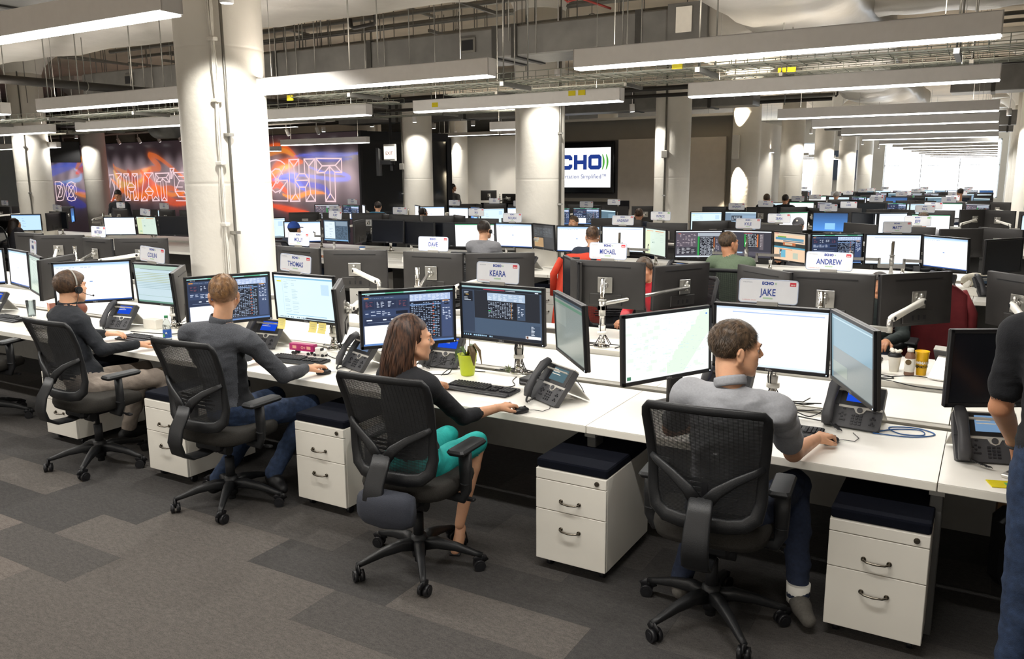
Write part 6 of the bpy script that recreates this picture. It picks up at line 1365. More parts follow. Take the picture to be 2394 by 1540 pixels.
for i,(x,y,z) in enumerate([(-3.05,9.9,.731),(-2.85,9.75,.731),(-6.9,9.7,.731),(-7.6,9.75,.731),(-4.75,9.8,.731),(-10.2,9.8,.731),(-14.6,9.75,.731),(-13.2,9.8,.731),(-1.2,9.8,.731)]):
    r=thing('desk_bottle','small white desk bottle on the third-row desks, %s of nine'%ORD[i],'bottle',(x,y,z),group='small bottles on the third row'); b=MB(); b.lathe([(0,0),(.03,0),(.033,.01),(.033,.07),(.015,.1),(.012,.13),(0,.13)],n=14); part('bottle_body',b,M[('whitep','paper','steelg')[i%3]],r)
# jackets on chair backs
def jacket(lab,x,y,a,m_,w=.56,top=1.1,low=.45):
    r=thing('jacket',lab,'jacket',(x,y,0),a); b=MB(); n=15; rows=14
    v=[]
    for side in (0,1):
        for i in range(rows):
            t=i/(rows-1)
            for j in range(n):
                u=-1+2*j/(n-1); fl=1+.18*t; xx=u*w/2*fl; yy=-.26-.09*math.sin(t*1.3)-(.05+.03*t)*(1-u*u)*(1 if side else -.2)-.012*math.sin(u*9+t*4); zz=top-(top-low)*t-.07*abs(u)**2.5*(1-t)*1.2+.01*math.sin(u*7)
                v.append((xx,yy-.02*side,zz))
    f=[]
    for s in (0,1):
        o=s*rows*n
        for i in range(rows-1):
            for j in range(n-1): f.append((o+i*n+j,o+i*n+j+1,o+(i+1)*n+j+1,o+(i+1)*n+j))
    for j in range(n-1): f.append((j,j+1,rows*n+j+1,rows*n+j))
    for i in range(rows-1): f+= [(i*n,(i+1)*n,rows*n+(i+1)*n,rows*n+i*n),(i*n+n-1,(i+1)*n+n-1,rows*n+(i+1)*n+n-1,rows*n+i*n+n-1)]
    b.add(v,f,True); part('jacket_body',b,m_,r)
    for s in (-1,1): b=MB(); b.tube([(s*w*.44,-.3,top-.07),(s*w*.58,-.33,top-.25),(s*w*.6,-.32,top-.5)],[(.05,.035),(.055,.04),(.045,.035)],n=10,up=(1,0,0)); part('sleeve',b,m_,r)
jacket('orange-red jacket hung over the chair of the short-haired man',-3.97,8.65,0,M['orange'],w=.6,top=1.14,low=.3)
jacket('maroon jacket hung over the chair behind the hooded man',-.42,7.25,PI,M['maroon'],w=.6,top=1.12,low=.3)
# ================================================================== people: one smooth body surface each, grown from a distance field
def _grid_mesh(prims,h):
    lo=np.full(3,1e9);hi=-lo
    for p in prims:
        if p[0]=='c': r=max(p[3],p[4]); a=np.minimum(p[1],p[2])-r; b=np.maximum(p[1],p[2])+r
        elif p[0]=='e': r=max(p[2]); a=np.array(p[1])-r; b=np.array(p[1])+r
        else: continue
        lo=np.minimum(lo,a);hi=np.maximum(hi,b)
    lo=lo-3*h;hi=hi+3*h; n=np.ceil((hi-lo)/h).astype(int)+1
    F=np.full(n,1.0,np.float32); Rw=np.full(n,1.0,np.float32); O=np.zeros(n,np.int8)
    ax=[lo[i]+h*np.arange(n[i]) for i in range(3)]
    for p in prims:
        k=p[-1]; 
        if p[0]=='c': r=max(p[3],p[4]); a=np.minimum(p[1],p[2])-r; b=np.maximum(p[1],p[2])+r
        else: r=max(p[2]); a=np.array(p[1])-r; b=np.array(p[1])+r
        mg=k+2.5*h; i0=np.maximum(0,((a-mg-lo)/h).astype(int)); i1=np.minimum(n,((b+mg-lo)/h).astype(int)+2)
        sl=tuple(slice(i0[q],i1[q]) for q in range(3))
        X,Y,Z=np.meshgrid(ax[0][sl[0]],ax[1][sl[1]],ax[2][sl[2]],indexing='ij')
        if p[0]=='c':
            A=np.array(p[1],float);B=np.array(p[2],float); d=B-A; L=d@d+1e-12
            t=np.clip(((X-A[0])*d[0]+(Y-A[1])*d[1]+(Z-A[2])*d[2])/L,0,1)
            D=np.sqrt((X-A[0]-t*d[0])**2+(Y-A[1]-t*d[1])**2+(Z-A[2]-t*d[2])**2)-(p[3]+(p[4]-p[3])*t); m=p[5]
        else:
            c=p[1];R3=p[3]; dx,dy,dz=X-c[0],Y-c[1],Z-c[2]
            if R3 is not None: dx,dy,dz=[R3[0][i]*dx+R3[1][i]*dy+R3[2][i]*dz for i in range(3)]
            rx,ry,rz=p[2]; q=np.sqrt((dx/rx)**2+(dy/ry)**2+(dz/rz)**2); g=np.sqrt((dx/rx**2)**2+(dy/ry**2)**2+(dz/rz**2)**2)+1e-9
            D=q*(q-1)/g; m=p[4]
            D=np.where(q<.2,-min(p[2])*(1-q),D)
        f=F[sl]
        if p[0]=='x': # carve
            hh=np.clip(.5+.5*(f+D)/k,0,1) if k>0 else 1; F[sl]=np.maximum(f,-D); continue
        w_=Rw[sl]; own=D<w_; O[sl]=np.where(own,m,O[sl]); Rw[sl]=np.minimum(w_,D)
        if k>0:
            hh=np.clip(.5+.5*(f-D)/k,0,1); F[sl]=f*(1-hh)+D*hh-k*hh*(1-hh)
        else: F[sl]=np.minimum(f,D)
    return surf(F,O,lo,h)
def surf(F,O,lo,h):
    s=F<0; c=np.zeros(tuple(q-1 for q in F.shape),np.int8)
    for i in (0,1):
        for j in (0,1):
            for k in (0,1): c+=s[i:F.shape[0]-1+i,j:F.shape[1]-1+j,k:F.shape[2]-1+k]
    act=(c>0)&(c<8); idx=np.argwhere(act); num=np.full(act.shape,-1,np.int32); num[act]=np.arange(len(idx))
    acc=np.zeros((len(idx),3));cnt=np.zeros(len(idx))
    cor=[(i,j,k) for i in (0,1) for j in (0,1) for k in (0,1)]
    val={q:F[idx[:,0]+q[0],idx[:,1]+q[1],idx[:,2]+q[2]] for q in cor}
    for a in cor:
        for d in range(3):
            if a[d]==0:
                b=tuple(a[q]+(1 if q==d else 0) for q in range(3)); va,vb=val[a],val[b]; m=(va<0)!=(vb<0)
                t=np.where(m,va/(va-vb+1e-12),0); p=np.repeat(np.array([a],float),len(idx),0); p[:,d]+=t
                acc+=p*m[:,None]; cnt+=m
    V=(idx+acc/cnt[:,None])*h+lo
    Fs=[]
    for d in range(3):
        e=[1,2] if d==0 else ([2,0] if d==1 else [0,1])
        sl0=[slice(0,q) for q in F.shape]; sl1=[slice(0,q) for q in F.shape]; sl0[d]=slice(0,-1); sl1[d]=slice(1,None)
        A,B=s[tuple(sl0)],s[tuple(sl1)]; cr=np.argwhere(A!=B); 
        ok=(cr[:,e[0]]>0)&(cr[:,e[1]]>0)&(cr[:,e[0]]<F.shape[e[0]]-1)&(cr[:,e[1]]<F.shape[e[1]]-1); cr=cr[ok]; flip=A[cr[:,0],cr[:,1],cr[:,2]]
        q=[]
        for (u,v) in ((-1,-1),(0,-1),(0,0),(-1,0)):
            o=cr.copy(); o[:,e[0]]+=u; o[:,e[1]]+=v; q.append(num[o[:,0],o[:,1],o[:,2]])
        q=np.stack(q,1); q=np.where(flip[:,None],q,q[:,::-1]); Fs.append(q)
    Q=np.concatenate(Fs); Q=Q[(Q>=0).all(1)]
    # relax once for smooth shading
    for _ in range(2):
        S=np.zeros_like(V);n=np.zeros(len(V))
        for i in range(4): np.add.at(S,Q[:,i],V[Q[:,(i+1)%4]]); np.add.at(n,Q[:,i],1)
        V=V*.5+.5*S/np.maximum(n,1)[:,None]
    own=O[tuple(np.minimum(np.round((V[Q[:,0]]-lo)/h).astype(int),np.array(O.shape)-1).T)]
    return V,Q,own
def RZ(a): c,s=math.cos(a),math.sin(a); return np.array([[c,-s,0],[s,c,0],[0,0,1]])
def RX(a): c,s=math.cos(a),math.sin(a); return np.array([[1,0,0],[0,c,-s],[0,s,c]])
def RY(a): c,s=math.cos(a),math.sin(a); return np.array([[c,0,s],[0,1,0],[-s,0,c]])
SKIN,SHIRT,PANTS,SHOE,SIDE=0,1,2,3,4
def head_prims(c,Rh,s=1.0,beard=False,fem=False):
    P=[]; T=lambda p:tuple(np.array(c)+Rh@(np.array(p)*s))
    def e(p,r,k=.014,R_=None): P.append(('e',T(p),tuple(q*s for q in r),(Rh if R_ is None else Rh@R_),SKIN,k*s))
    def cc(a,b,r0,r1,k=.01,m=SKIN): P.append(('c',np.array(T(a)),np.array(T(b)),r0*s,r1*s,m,k*s))
    e((0,-.02,.03),(.074,.094,.083),0); e((0,.022,-.02),(.06,.066,.08)); e((0,.026,-.07),(.05 if not fem else .045,.053,.04),.02)
    cc((-.02,.068,-.096),(.02,.068,-.096),.013,.013,.02)
    cc((-.034,.078,.024),(.034,.078,.024),.010,.010,.012); cc((0,.083,.014),(0,.104,-.02),.006,.0088,.009); cc((-.0105,.094,-.028),(.0105,.094,-.028),.0066,.0066,.006)
    cc((-.019,.083,-.056),(.019,.083,-.056),.0062,.0062,.005); cc((-.015,.081,-.067),(.015,.081,-.067),.0068,.0068,.005)
    for q in (-1,1):
        e((q*.041,.055,-.018),(.022,.022,.02),.016); e((q*.034,.048,-.052),(.024,.03,.036),.02)
        e((q*.077,-.006,-.012),(.007,.017,.03),.006,RZ(q*-.35)); cc((q*.082,-.012,.01),(q*.083,-.017,-.01),.004,.005,.004); cc((q*.074,.004,-.03),(q*.077,-.004,-.035),.006,.007,.004)
        cc((q*.062,-.0,-.05),(q*.035,.055,-.085),.012,.012,.02)
        P.append(('x',T((q*.031,.096,.004)),(.0135*s,.010*s,.0075*s),Rh,SKIN,.006)); cc((q*.019,.081,.0105),(q*.043,.0745,.0095),.0042,.0042,.004)
    return P
def hand_prims(w,d,n,side,curl=.5,spread=1.0,grip=0,s=1.0,fem=False):
    "w wrist, d toward the fingers, n out of the back of the hand, side +1 thumb toward d x n"
    d=np.array(d,float);d/=np.linalg.norm(d); n=np.array(n,float); n=n-d*(n@d); n/=np.linalg.norm(n); x=np.cross(d,n)*side; w=np.array(w,float)
    s=s*(.98 if fem else 1.08)
    P=[]; L=lambda a,b,c:w+(d*a+x*b+n*c)*s
    def cc(a,b,r0,r1,k=.006): P.append(('c',L(*a),L(*b),r0*s,r1*s,SKIN,k*s))
    cc((-.02,0,0),(.03,0,0),.024,.02,0)
    for b in (-.026,-.009,.009,.025): cc((.015,b*.6,0),(.088,b*1.02,.004),.0125,.0105,.012)
    for i,(b,l) in enumerate(((.027,.072),(.0095,.08),(-.0095,.075),(-.027,.058))):
        c=curl; k0=np.array((.092,b,.006)); b2=b*spread
        k1=k0+np.array((l*.45*math.cos(c*.5),(b2-b),-l*.45*math.sin(c*.5)+.002)); k2=k1+np.array((l*.3*math.cos(c*1.3),(b2-b)*.3,-l*.3*math.sin(c*1.3))); k3=k2+np.array((l*.25*math.cos(c*1.9),0,-l*.25*math.sin(c*1.9)))
        cc(k0,k1,.0098,.0086,.005); cc(k1,k2,.0086,.0078,.003); cc(k2,k3,.0078,.0066,.003)
    cc((.018,.02,-.004),(.05,.046,-.014),.0135,.0115,.01); cc((.05,.046,-.014),(.085,.052,-.022),.0112,.0085,.004)
    return P
HAIRM={}
def hairmat(name,c1,c2,skinc=None):
    if name in HAIRM: return HAIRM[name]
    m=bpy.data.materials.new(name); m.use_nodes=True; nt=m.node_tree; b=nt.nodes['Principled BSDF']; b.inputs['Roughness'].default_value=.5; b.inputs['Specular IOR Level'].default_value=.35
    a=nt.nodes.new('ShaderNodeVertexColor'); a.layer_name='Col'; tc=nt.nodes.new('ShaderNodeTexCoord'); n=nt.nodes.new('ShaderNodeTexNoise'); n.inputs['Scale'].default_value=1; n.inputs['Detail'].default_value=3; mp=nt.nodes.new('ShaderNodeMapping'); mp.inputs['Scale'].default_value=(95,95,14) if 'long' in name else (60,60,30); nt.links.new(tc.outputs['Object'],mp.inputs[0]); nt.links.new(mp.outputs[0],n.inputs['Vector'])
    cr=nt.nodes.new('ShaderNodeValToRGB'); cr.color_ramp.elements[0].position=.35; cr.color_ramp.elements[1].position=.65; cr.color_ramp.elements[0].color=(*hexc(c1),1); cr.color_ramp.elements[1].color=(*hexc(c2),1); nt.links.new(n.outputs[0],cr.inputs[0])
    mx=nt.nodes.new('ShaderNodeMix'); mx.data_type='RGBA'; nt.links.new(a.outputs[0],mx.inputs[0]); nt.links.new(cr.outputs[0],mx.inputs[6]); mx.inputs[7].default_value=(*hexc(skinc or c2),1)
    nt.links.new(mx.outputs[2],b.inputs['Base Color']); HAIRM[name]=m; return m
def hair_short(parent,org,c,Rh,s,hm,style='short',dens=5200,seed=1,blade=.014):
    "scalp shell plus thousands of short tapering blades lying along the growth direction"
    rx,ry,rz=.0755,.0955,.0855; cc=np.array((0,-.02,.03)); rg=np.random.RandomState(seed)
    def line(y): return np.interp(y,[-.13,-.1,-.05,-.022,-.005,.02,.05,.075,.1],[-.07,-.078,-.062,-.035,.004,.012,.045,.066,.078])
    def thick(z,y):
        t=np.clip((z+.05)/.12,0,1)
        if style=='fade': return .0012+.011*t**2.4
        if style=='quiff': return .003+.006*t+ .018*np.clip((y-.01)/.06,0,1)*t
        return .003+.006*t
    V=[];Fc=[];C=[]
    nu,nv=44,26; grid={}
    for i in range(nv):
        ph=PI*.5-(i/(nv-1))*PI*.98+0.0
        for j in range(nu):
            th=2*PI*j/nu; p=np.array((math.cos(th)*math.cos(ph),math.sin(th)*math.cos(ph),math.sin(ph)))
            q=cc+p*np.array((rx,ry,rz)); t=thick(q[2],q[1]); q2=cc+p*(np.array((rx,ry,rz))+t-.003)
            q2=q2+p*.0035*noise.noise(Vector(q2*40)); below=line(q[1])-q[2]
            if below>0: q2=cc+p*(np.array((rx,ry,rz))-.012)
            V.append(q2); C.append(float(np.clip((.02-q[2])/.09,0,.75)) if style=='fade' else 0.0)
    Fq=[(i*nu+j,(i+1)*nu+j,(i+1)*nu+(j+1)%nu,i*nu+(j+1)%nu) for i in range(nv-1) for j in range(nu)]
    # blades
    for _ in range(dens):
        u=rg.uniform(-1,1); th=rg.uniform(0,2*PI); r=math.sqrt(1-u*u); p=np.array((r*math.cos(th),r*math.sin(th),u)); q=cc+p*np.array((rx,ry,rz))
        if q[2]<line(q[1])+rg.uniform(-.004,.006): continue
        t=float(thick(q[2],q[1])); nrm=p/np.array((rx,ry,rz)); nrm/=np.linalg.norm(nrm)
        flow=np.array((p[0]*.5,-.25 if q[1]<.02 else .8,-.5 if q[2]<.07 else 0.)) if style!='quiff' else np.array((p[0]*.35,.75,.25 if q[1]>.03 else -.4))
        flow=flow-nrm*(flow@nrm); flow/=np.linalg.norm(flow)+1e-9; flow=flow+rg.normal(0,.13,3); base=q-nrm*.002
        L=blade*(.35+.65*np.clip((q[2]+.06)/.12,0,1))*rg.uniform(.7,1.3) if style!='fade' else .012*np.clip((q[2]+.02)/.1,.15,1)*rg.uniform(.7,1.2)
        m_=base+nrm*(t*.75)+flow*L*.6; tip=base+nrm*(t*.9)+flow*L*1.5; sd=np.cross(nrm,flow); sd/=np.linalg.norm(sd)+1e-9; w=.0013
        o=len(V); V+= [base-sd*w,base+sd*w,m_+sd*w*.8,m_-sd*w*.8,tip]; Fq+=[(o,o+1,o+2,o+3),(o+3,o+2,o+4)]
        cv=float(np.clip((.015-q[2])/.1,0,.7)) if style=='fade' else 0.0; C+=[cv]*5
    W=[tuple(np.array(c)-org+Rh@(np.array(v)*s)) for v in V]
    me=bpy.data.meshes.new('hair'); me.from_pydata(W,[],[tuple(f) for f in Fq]); a=me.color_attributes.new('Col','FLOAT_COLOR','POINT'); a.data.foreach_set('color',np.array([(q,q,q,1) for q in C],np.float32).ravel()); me.materials.append(hm)
    me.polygons.foreach_set('use_smooth',[True]*len(me.polygons)); link('hair',me,parent)
def limb(P,a,b,c,r,m1,m2,k=.02,split=None):
    a,b,c=[np.array(q,float) for q in (a,b,c)]
    P.append(('c',a,b,r[0],r[1],m1,k)); P.append(('c',b,c,r[1]*.98,r[2],m2,k*.6))
SK=mat('skin_light','c99878',.5,noise_amt=.06,scale=25,bump=.08,bscale=220,spec=.4); SK2=mat('skin_tan','b98362',.5,noise_amt=.06,scale=25,bump=.08,bscale=220,spec=.4)
for m_ in (SK,SK2):
    b_=m_.node_tree.nodes['Principled BSDF']; b_.inputs['Subsurface Weight'].default_value=.12; b_.inputs['Subsurface Radius'].default_value=(.01,.004,.002); b_.inputs['Subsurface Scale'].default_value=1
def person(lab,J,mats,h=.0075,sleeve='long',hair=None,hs=1.0,head=None,heady=0,headp=0,headr=0,hands=True,fem=False,style='short',legs=True,shoes=None,hh=.0036,collar=None,wr=.006,belly=0,hdens=5200,group=None,seedw=1,face=True):
    """J: joints in world space. mats: skin, shirt, pants, shoe."""
    org=np.array((J['pelvis'][0],J['pelvis'][1],0.)); g={k:np.array(v,float) for k,v in J.items() if not isinstance(v,(int,float))}
    r=thing('person',lab,'person',tuple(org),group=group)
    P=[]; pel,neck=g['pelvis'],g['neck']; sp=neck-pel; L=np.linalg.norm(sp); up=sp/L
    sv=g['shR']-g['shL']; sw=np.linalg.norm(sv); sv=sv/sw; fw=np.cross(up,sv); Rt=np.stack([sv,fw,np.cross(sv,fw)],1)
    hv=g['hipR']-g['hipL']; hv=hv/np.linalg.norm(hv); hf=np.cross(np.array((0,0,1)),hv); Rp=np.stack([hv,hf,np.cross(hv,hf)],1)
    f=.92 if fem else 1.0; bend=g.get('bend',np.zeros(3))
    P.append(('e',tuple(pel+np.array((0,0,.02))),(.168,.125,.115),Rp,PANTS,0.))
    P.append(('e',tuple(pel+sp*.33+bend*.6-fw*.0),(.145*f,(.108+belly)*f,.15),Rt,SHIRT,.05))
    P.append(('e',tuple(pel+sp*.58+bend),(.152*f,.108*f,.15),Rt,SHIRT,.05)); P.append(('e',tuple(pel+sp*.78+bend*.6-fw*.005),(.158*f,.1*f,.13),Rt,SHIRT,.05))
    P.append(('c',g['shL']*.62+neck*.38-up*.02,g['shR']*.62+neck*.38-up*.02,.06*f,.06*f,SHIRT,.05))
    P.append(('c',neck-up*.03,g['shL']*.75+neck*.25+up*.0,.05*f,.05*f,SHIRT,.03)); P.append(('c',neck-up*.03,g['shR']*.75+neck*.25,.05*f,.05*f,SHIRT,.03))
    P.append(('e',tuple(pel+sp*.14),(.158*f,.122*f,.1),Rt,SHIRT,.03))
    sm=SHIRT
    for s_ in 'LR':
        sh,el,wr_=g['sh'+s_],g['el'+s_],g['wr'+s_]
        P.append(('e',tuple(sh-up*.01),(.064*f,.06*f,.068*f),None,sm,.045))
        if sleeve=='long': P.append(('c',sh,el,.056*f,.047*f,sm,.03)); P.append(('c',el,wr_+(el-wr_)*.06,.047*f,.034*f,sm,.016)); 
        elif sleeve=='34': P.append(('c',sh,el,.052*f,.044*f,sm,.03)); P.append(('c',el,el+(wr_-el)*.35,.044*f,.041*f,sm,.012)); P.append(('c',el+(wr_-el)*.2,wr_,.037*f,.024*f,SKIN,.004))
        else: q=sh+(el-sh)*.72; P.append(('c',sh,q,.06*f,.057*f,sm,.03)); P.append(('c',sh+(el-sh)*.4,el,.045*f,.039*f,SKIN,.002)); P.append(('c',el,wr_,.042*f,.026*f,SKIN,.012))
    if legs:
        for s_ in 'LR':
            hp,kn,an=g['hip'+s_],g['kn'+s_],g['an'+s_]; bare=legs=='skirt'
            P.append(('c',hp,kn,.088*f,.066*f,PANTS,.03)); 
            if bare: P.append(('c',kn-(kn-hp)*.1,kn,.06*f,.055*f,SKIN,.004)); P.append(('c',kn,kn+(an-kn)*.3,.054*f,.052*f,SKIN,.01)); P.append(('c',kn+(an-kn)*.3,an,.052*f,.03*f,SKIN,.01))
            else: P.append(('c',kn,kn+(an-kn)*.45,.064*f,.058*f,PANTS,.02)); P.append(('c',kn+(an-kn)*.45,an,.058*f,.05*f,PANTS,.01))
    if head is not None: hc=np.array(head,float)
    else: hc=neck+up*.16
    Rh=RZ(heady)@RX(headp)@RY(headr)
    P.append(('c',neck-up*.05,hc+Rh@np.array((0,-.03,-.06))*hs,.056*f,.052*f,SKIN,.004))
    if collar: 
        P.append(('e',tuple(neck-up*.015-fw*.004),(.073*f,.07*f,.042),Rt,SHIRT,.012))
    V,Q,own=_grid_mesh(P,h)
    if len(mats)>4:
        fc=V[Q].mean(1); rel=fc-pel; lat=np.abs(rel@sv); hgt=rel@up; ax_=np.linalg.norm(rel-np.outer(hgt,up),axis=1)
        own=np.where((own==SHIRT)&(lat>.1)&(ax_<.175)&(hgt<L*.72)&(hgt>0)&((rel@fw)>-.12),4,own)
    # soft folds in the cloth
    cl=np.zeros(len(V),bool); 
    for q in range(4): cl[Q[own!=SKIN][:,q]]=True
    N=np.zeros_like(V); e1=V[Q[:,2]]-V[Q[:,0]]; e2=V[Q[:,3]]-V[Q[:,1]]; fn=np.cross(e1,e2)
    for q in range(4): np.add.at(N,Q[:,q],fn)
    N/=np.linalg.norm(N,axis=1)[:,None]+1e-12
    ii=np.where(cl)[0]; amp=wr
    for i in ii:
        p=V[i]; a=noise.noise(Vector((p[0]*9+seedw,p[1]*9,p[2]*14))); b_=1-abs(noise.noise(Vector((p[0]*13,p[1]*13+seedw,p[2]*22))))*2
        V[i]=p+N[i]*(amp*.8*a+amp*.55*b_*abs(a)*2)
    parts=[(V,Q,own)]
    hp_=head_prims(hc,Rh,hs,fem=fem); hp_.append(('c',hc+Rh@np.array((0,-.03,-.055))*hs,neck-up*.01,.050*f*hs,.052*f,SKIN,.02))
    parts.append(_grid_mesh(hp_,hh))
    if hands:
        for s_,sd in (('L',1),('R',-1)):
            if 'hd'+s_ in g:
                c_=J.get('curl'+s_,.55); parts.append(_grid_mesh(hand_prims(g['wr'+s_],g['hd'+s_],g.get('hn'+s_,np.array((0,-.15,1))),-sd,curl=c_,fem=fem),.0036 if h<.01 else .005))
    vs=[];qs=[];ow=[];o=0
    for V,Q,w_ in parts: vs.append(V);qs.append(Q+o);ow.append(w_);o+=len(V)
    V=np.concatenate(vs)-org;Q=np.concatenate(qs);ow=np.concatenate(ow)
    me=bpy.data.meshes.new('body'); me.vertices.add(len(V)); me.vertices.foreach_set('co',V.astype(np.float32).ravel())
    me.loops.add(Q.size); me.loops.foreach_set('vertex_index',Q.ravel().astype(np.int32)); me.polygons.add(len(Q)); me.polygons.foreach_set('loop_start',np.arange(0,Q.size,4,dtype=np.int32)); me.polygons.foreach_set('loop_total',np.full(len(Q),4,np.int32))
    for q in mats: me.materials.append(q)
    me.polygons.foreach_set('material_index',ow.astype(np.int32)); me.polygons.foreach_set('use_smooth',np.ones(len(Q),bool)); me.update(calc_edges=True); me.validate()
    link('body',me,r)
    T=lambda p:Vector(hc-org)+Vector(Rh@(np.array(p)*hs))
    Rm=Matrix([list(q) for q in Rh])
    if face:
        for s_ in (-1,1):
            b=MB(); b.sphere(T((s_*.031,.0722,.0025)),.0098*hs,12,8); ey=part('eye',b,M['eyew'],r); b=MB(); b.sphere(T((s_*.0315,.0775,.002)),.0054*hs,10,6); part('iris',b,M['iris'],ey)
    if hair: 
        if style!='long' and style!='cap': hair_short(r,org,hc,Rh,hs,hair,style,dens=hdens,seed=seedw)
        if face:
            b=MB()
            for s_ in (-1,1): b.tube([T((s_*.014,.0895,.024)),T((s_*.03,.0885,.0285)),T((s_*.046,.078,.025))],[(.002,.0035),(.0025,.0042),(.001,.002)],n=6)
            part('eyebrows',b,hair,r)
    if shoes:
        for s_ in 'LR':
            if 'an'+s_ in g:
                a=g['an'+s_]-org; d=np.array(J.get('toe'+s_,(0,1,0)),float); d/=np.linalg.norm(d); z0=a[2]-.09
                S=[('c',np.array((a[0],a[1],z0+.045))-d*.045,np.array((a[0],a[1],z0+.045))+d*.05,.04,.042,0,0.),('c',np.array((a[0],a[1],z0+.04))+d*.05,np.array((a[0],a[1],z0+.032))+d*.15,.044,.033,0,.02),('c',np.array((a[0],a[1],z0+.06)),np.array((a[0],a[1],z0+.085)),.042,.044,0,.02)]
                v,q,_=_grid_mesh(S,.007); v[:,2]=np.maximum(v[:,2],z0+.004); m2=bpy.data.meshes.new('shoe'); m2.from_pydata(v.tolist(),[],q.tolist()); m2.materials.append(shoes); m2.polygons.foreach_set('use_smooth',[True]*len(m2.polygons)); link('shoe',m2,r)
    return r,org,hc,Rh,hs,T
def seated(x,y,rz=0,lean=(0,0),H=1.0,handL=None,handR=None,hip=.56,top=None):
    "default seated joints around a chair at x, y facing rz"
    R2=RZ(rz)[:2,:2]
    def p(a,b,z): q=R2@np.array((a,b)); return (x+q[0],y+q[1],z)
    lx,ly=lean
    d=dict(pelvis=p(0,-.03,hip),neck=p(lx,ly+.0,hip+.56*H),shL=p(-.185+lx,ly-.005,hip+.505*H),shR=p(.185+lx,ly-.005,hip+.505*H),hipL=p(-.09,0,hip-.03),hipR=p(.09,0,hip-.03),knL=p(-.13,.42,hip-.03),knR=p(.13,.42,hip-.03),anL=p(-.12,.4,.1),anR=p(.12,.4,.1))
    d['elL']=p(-.25+lx,.12+ly,hip+.24*H);d['elR']=p(.25+lx,.12+ly,hip+.24*H); d['wrL']=p(-.16+lx,.38+ly,.78);d['wrR']=p(.16+lx,.38+ly,.78)
    q=R2@np.array((.1,1.)); d['hdL']=(q[0],q[1],-.05); q=R2@np.array((-.1,1.)); d['hdR']=(q[0],q[1],-.05); q=R2@np.array((0,1.)); d['toeL']=(q[0],q[1],0);d['toeR']=d['toeL']
    return d
jeans=mat('dark_denim','1b2438',.9,noise_amt=.25,scale=60,bump=.3,bscale=300); jeans2=mat('blue_denim','26354f',.9,noise_amt=.3,scale=40,bump=.3,bscale=300)
khaki=mat('khaki_cloth','8c8177',.9,noise_amt=.08,scale=30,bump=.3,bscale=60); heather=mat('dark_heather','45474c',.95,noise_amt=.35,scale=240,bump=.3,bscale=300); blackc=mat('black_jersey','15161a',.9,noise_amt=.15,scale=60,bump=.2,bscale=200)
greys=mat('grey_oxford_shirt','8d8e92',.85,noise_amt=.07,scale=120,bump=.35,bscale=22); navyp=mat('black_pullover','181b21',.85,noise_amt=.12,scale=60,bump=.25,bscale=60); teal=mat('teal_skirt','1fa39d',.85,noise_amt=.06,scale=60,bump=.3,bscale=40)
greent=mat('green_tshirt','5c6a55',.9,noise_amt=.08,scale=90,bump=.35,bscale=24); hood=mat('grey_melange','77777a',.95,noise_amt=.25,scale=260,bump=.2,bscale=200); tealp=mat('teal_polo','27607c',.9,noise_amt=.1); greyp=mat('grey_polo','6c6a66',.9,noise_amt=.1); dgreen=mat('dark_green_hoodie','2b3230',.9,noise_amt=.1,scale=40,bump=.3,bscale=40); navyt=mat('navy_shirt','252c3a',.9,noise_amt=.1); lgrey=mat('light_grey_sweater','a9a9ac',.9,noise_amt=.1)
HB=hairmat('brown_hair','33291f','5d4a38','c99878'); HD=hairmat('dark_hair','15100d','2e231c','b98362'); HF=hairmat('ginger_brown_hair','5a3f28','87643f','b98a69'); HL=hairmat('long_brown_hair','20150f','54392a'); HM_=hairmat('mid_brown_hair','35261b','5a4330','c99878')
shoeb=mat('black_shoe','141416',.6,noise_amt=.1); shoeg=mat('grey_felt_shoe','57544f',.9,noise_amt=.15,scale=80); sock=mat('white_sock','d8d5cd',.9,noise_amt=.05)
# ---- man in the grey shirt
J=dict(pelvis=(-.9,3.36,.57),neck=(-.865,3.25,1.135),shL=(-1.06,3.27,1.075),shR=(-.68,3.29,1.055),bend=(0,-.03,0),hipL=(-1.0,3.4,.54),hipR=(-.8,3.4,.54),knL=(-1.08,3.86,.55),knR=(-.7,3.86,.55),anL=(-1.13,3.5,.12),anR=(-.62,3.64,.12),
 elL=(-1.2,3.5,.85),wrL=(-1.1,3.85,.79),hdL=(.3,1,-.1),elR=(-.665,3.57,.80),wrR=(-.62,3.86,.785),hdR=(.25,.95,-.08),toeL=(-.3,1,0),toeR=(.5,-.9,0),curlR=.7)
jk=person('man in a light grey short-sleeved shirt, face turned to the right, hand on mouse',J,(SK,greys,jeans,shoeb),sleeve='short',hair=HB,head=(-.865,3.31,1.295),heady=-1.02,headp=-.06,hs=1.02,style='short',shoes=shoeg,collar=True,seedw=3,wr=.012,hdens=7000)
def sockp(root,org,a,m_,r0=.037): b=MB(); b.cyl((a[0]-org[0],a[1]-org[1],a[2]-.05),(a[0]-org[0],a[1]-org[1],a[2]+.04),r0,r0+.004,n=16); part('sock',b,m_,root)
sockp(jk[0],jk[1],(-.62,3.64,.12),sock,.05)
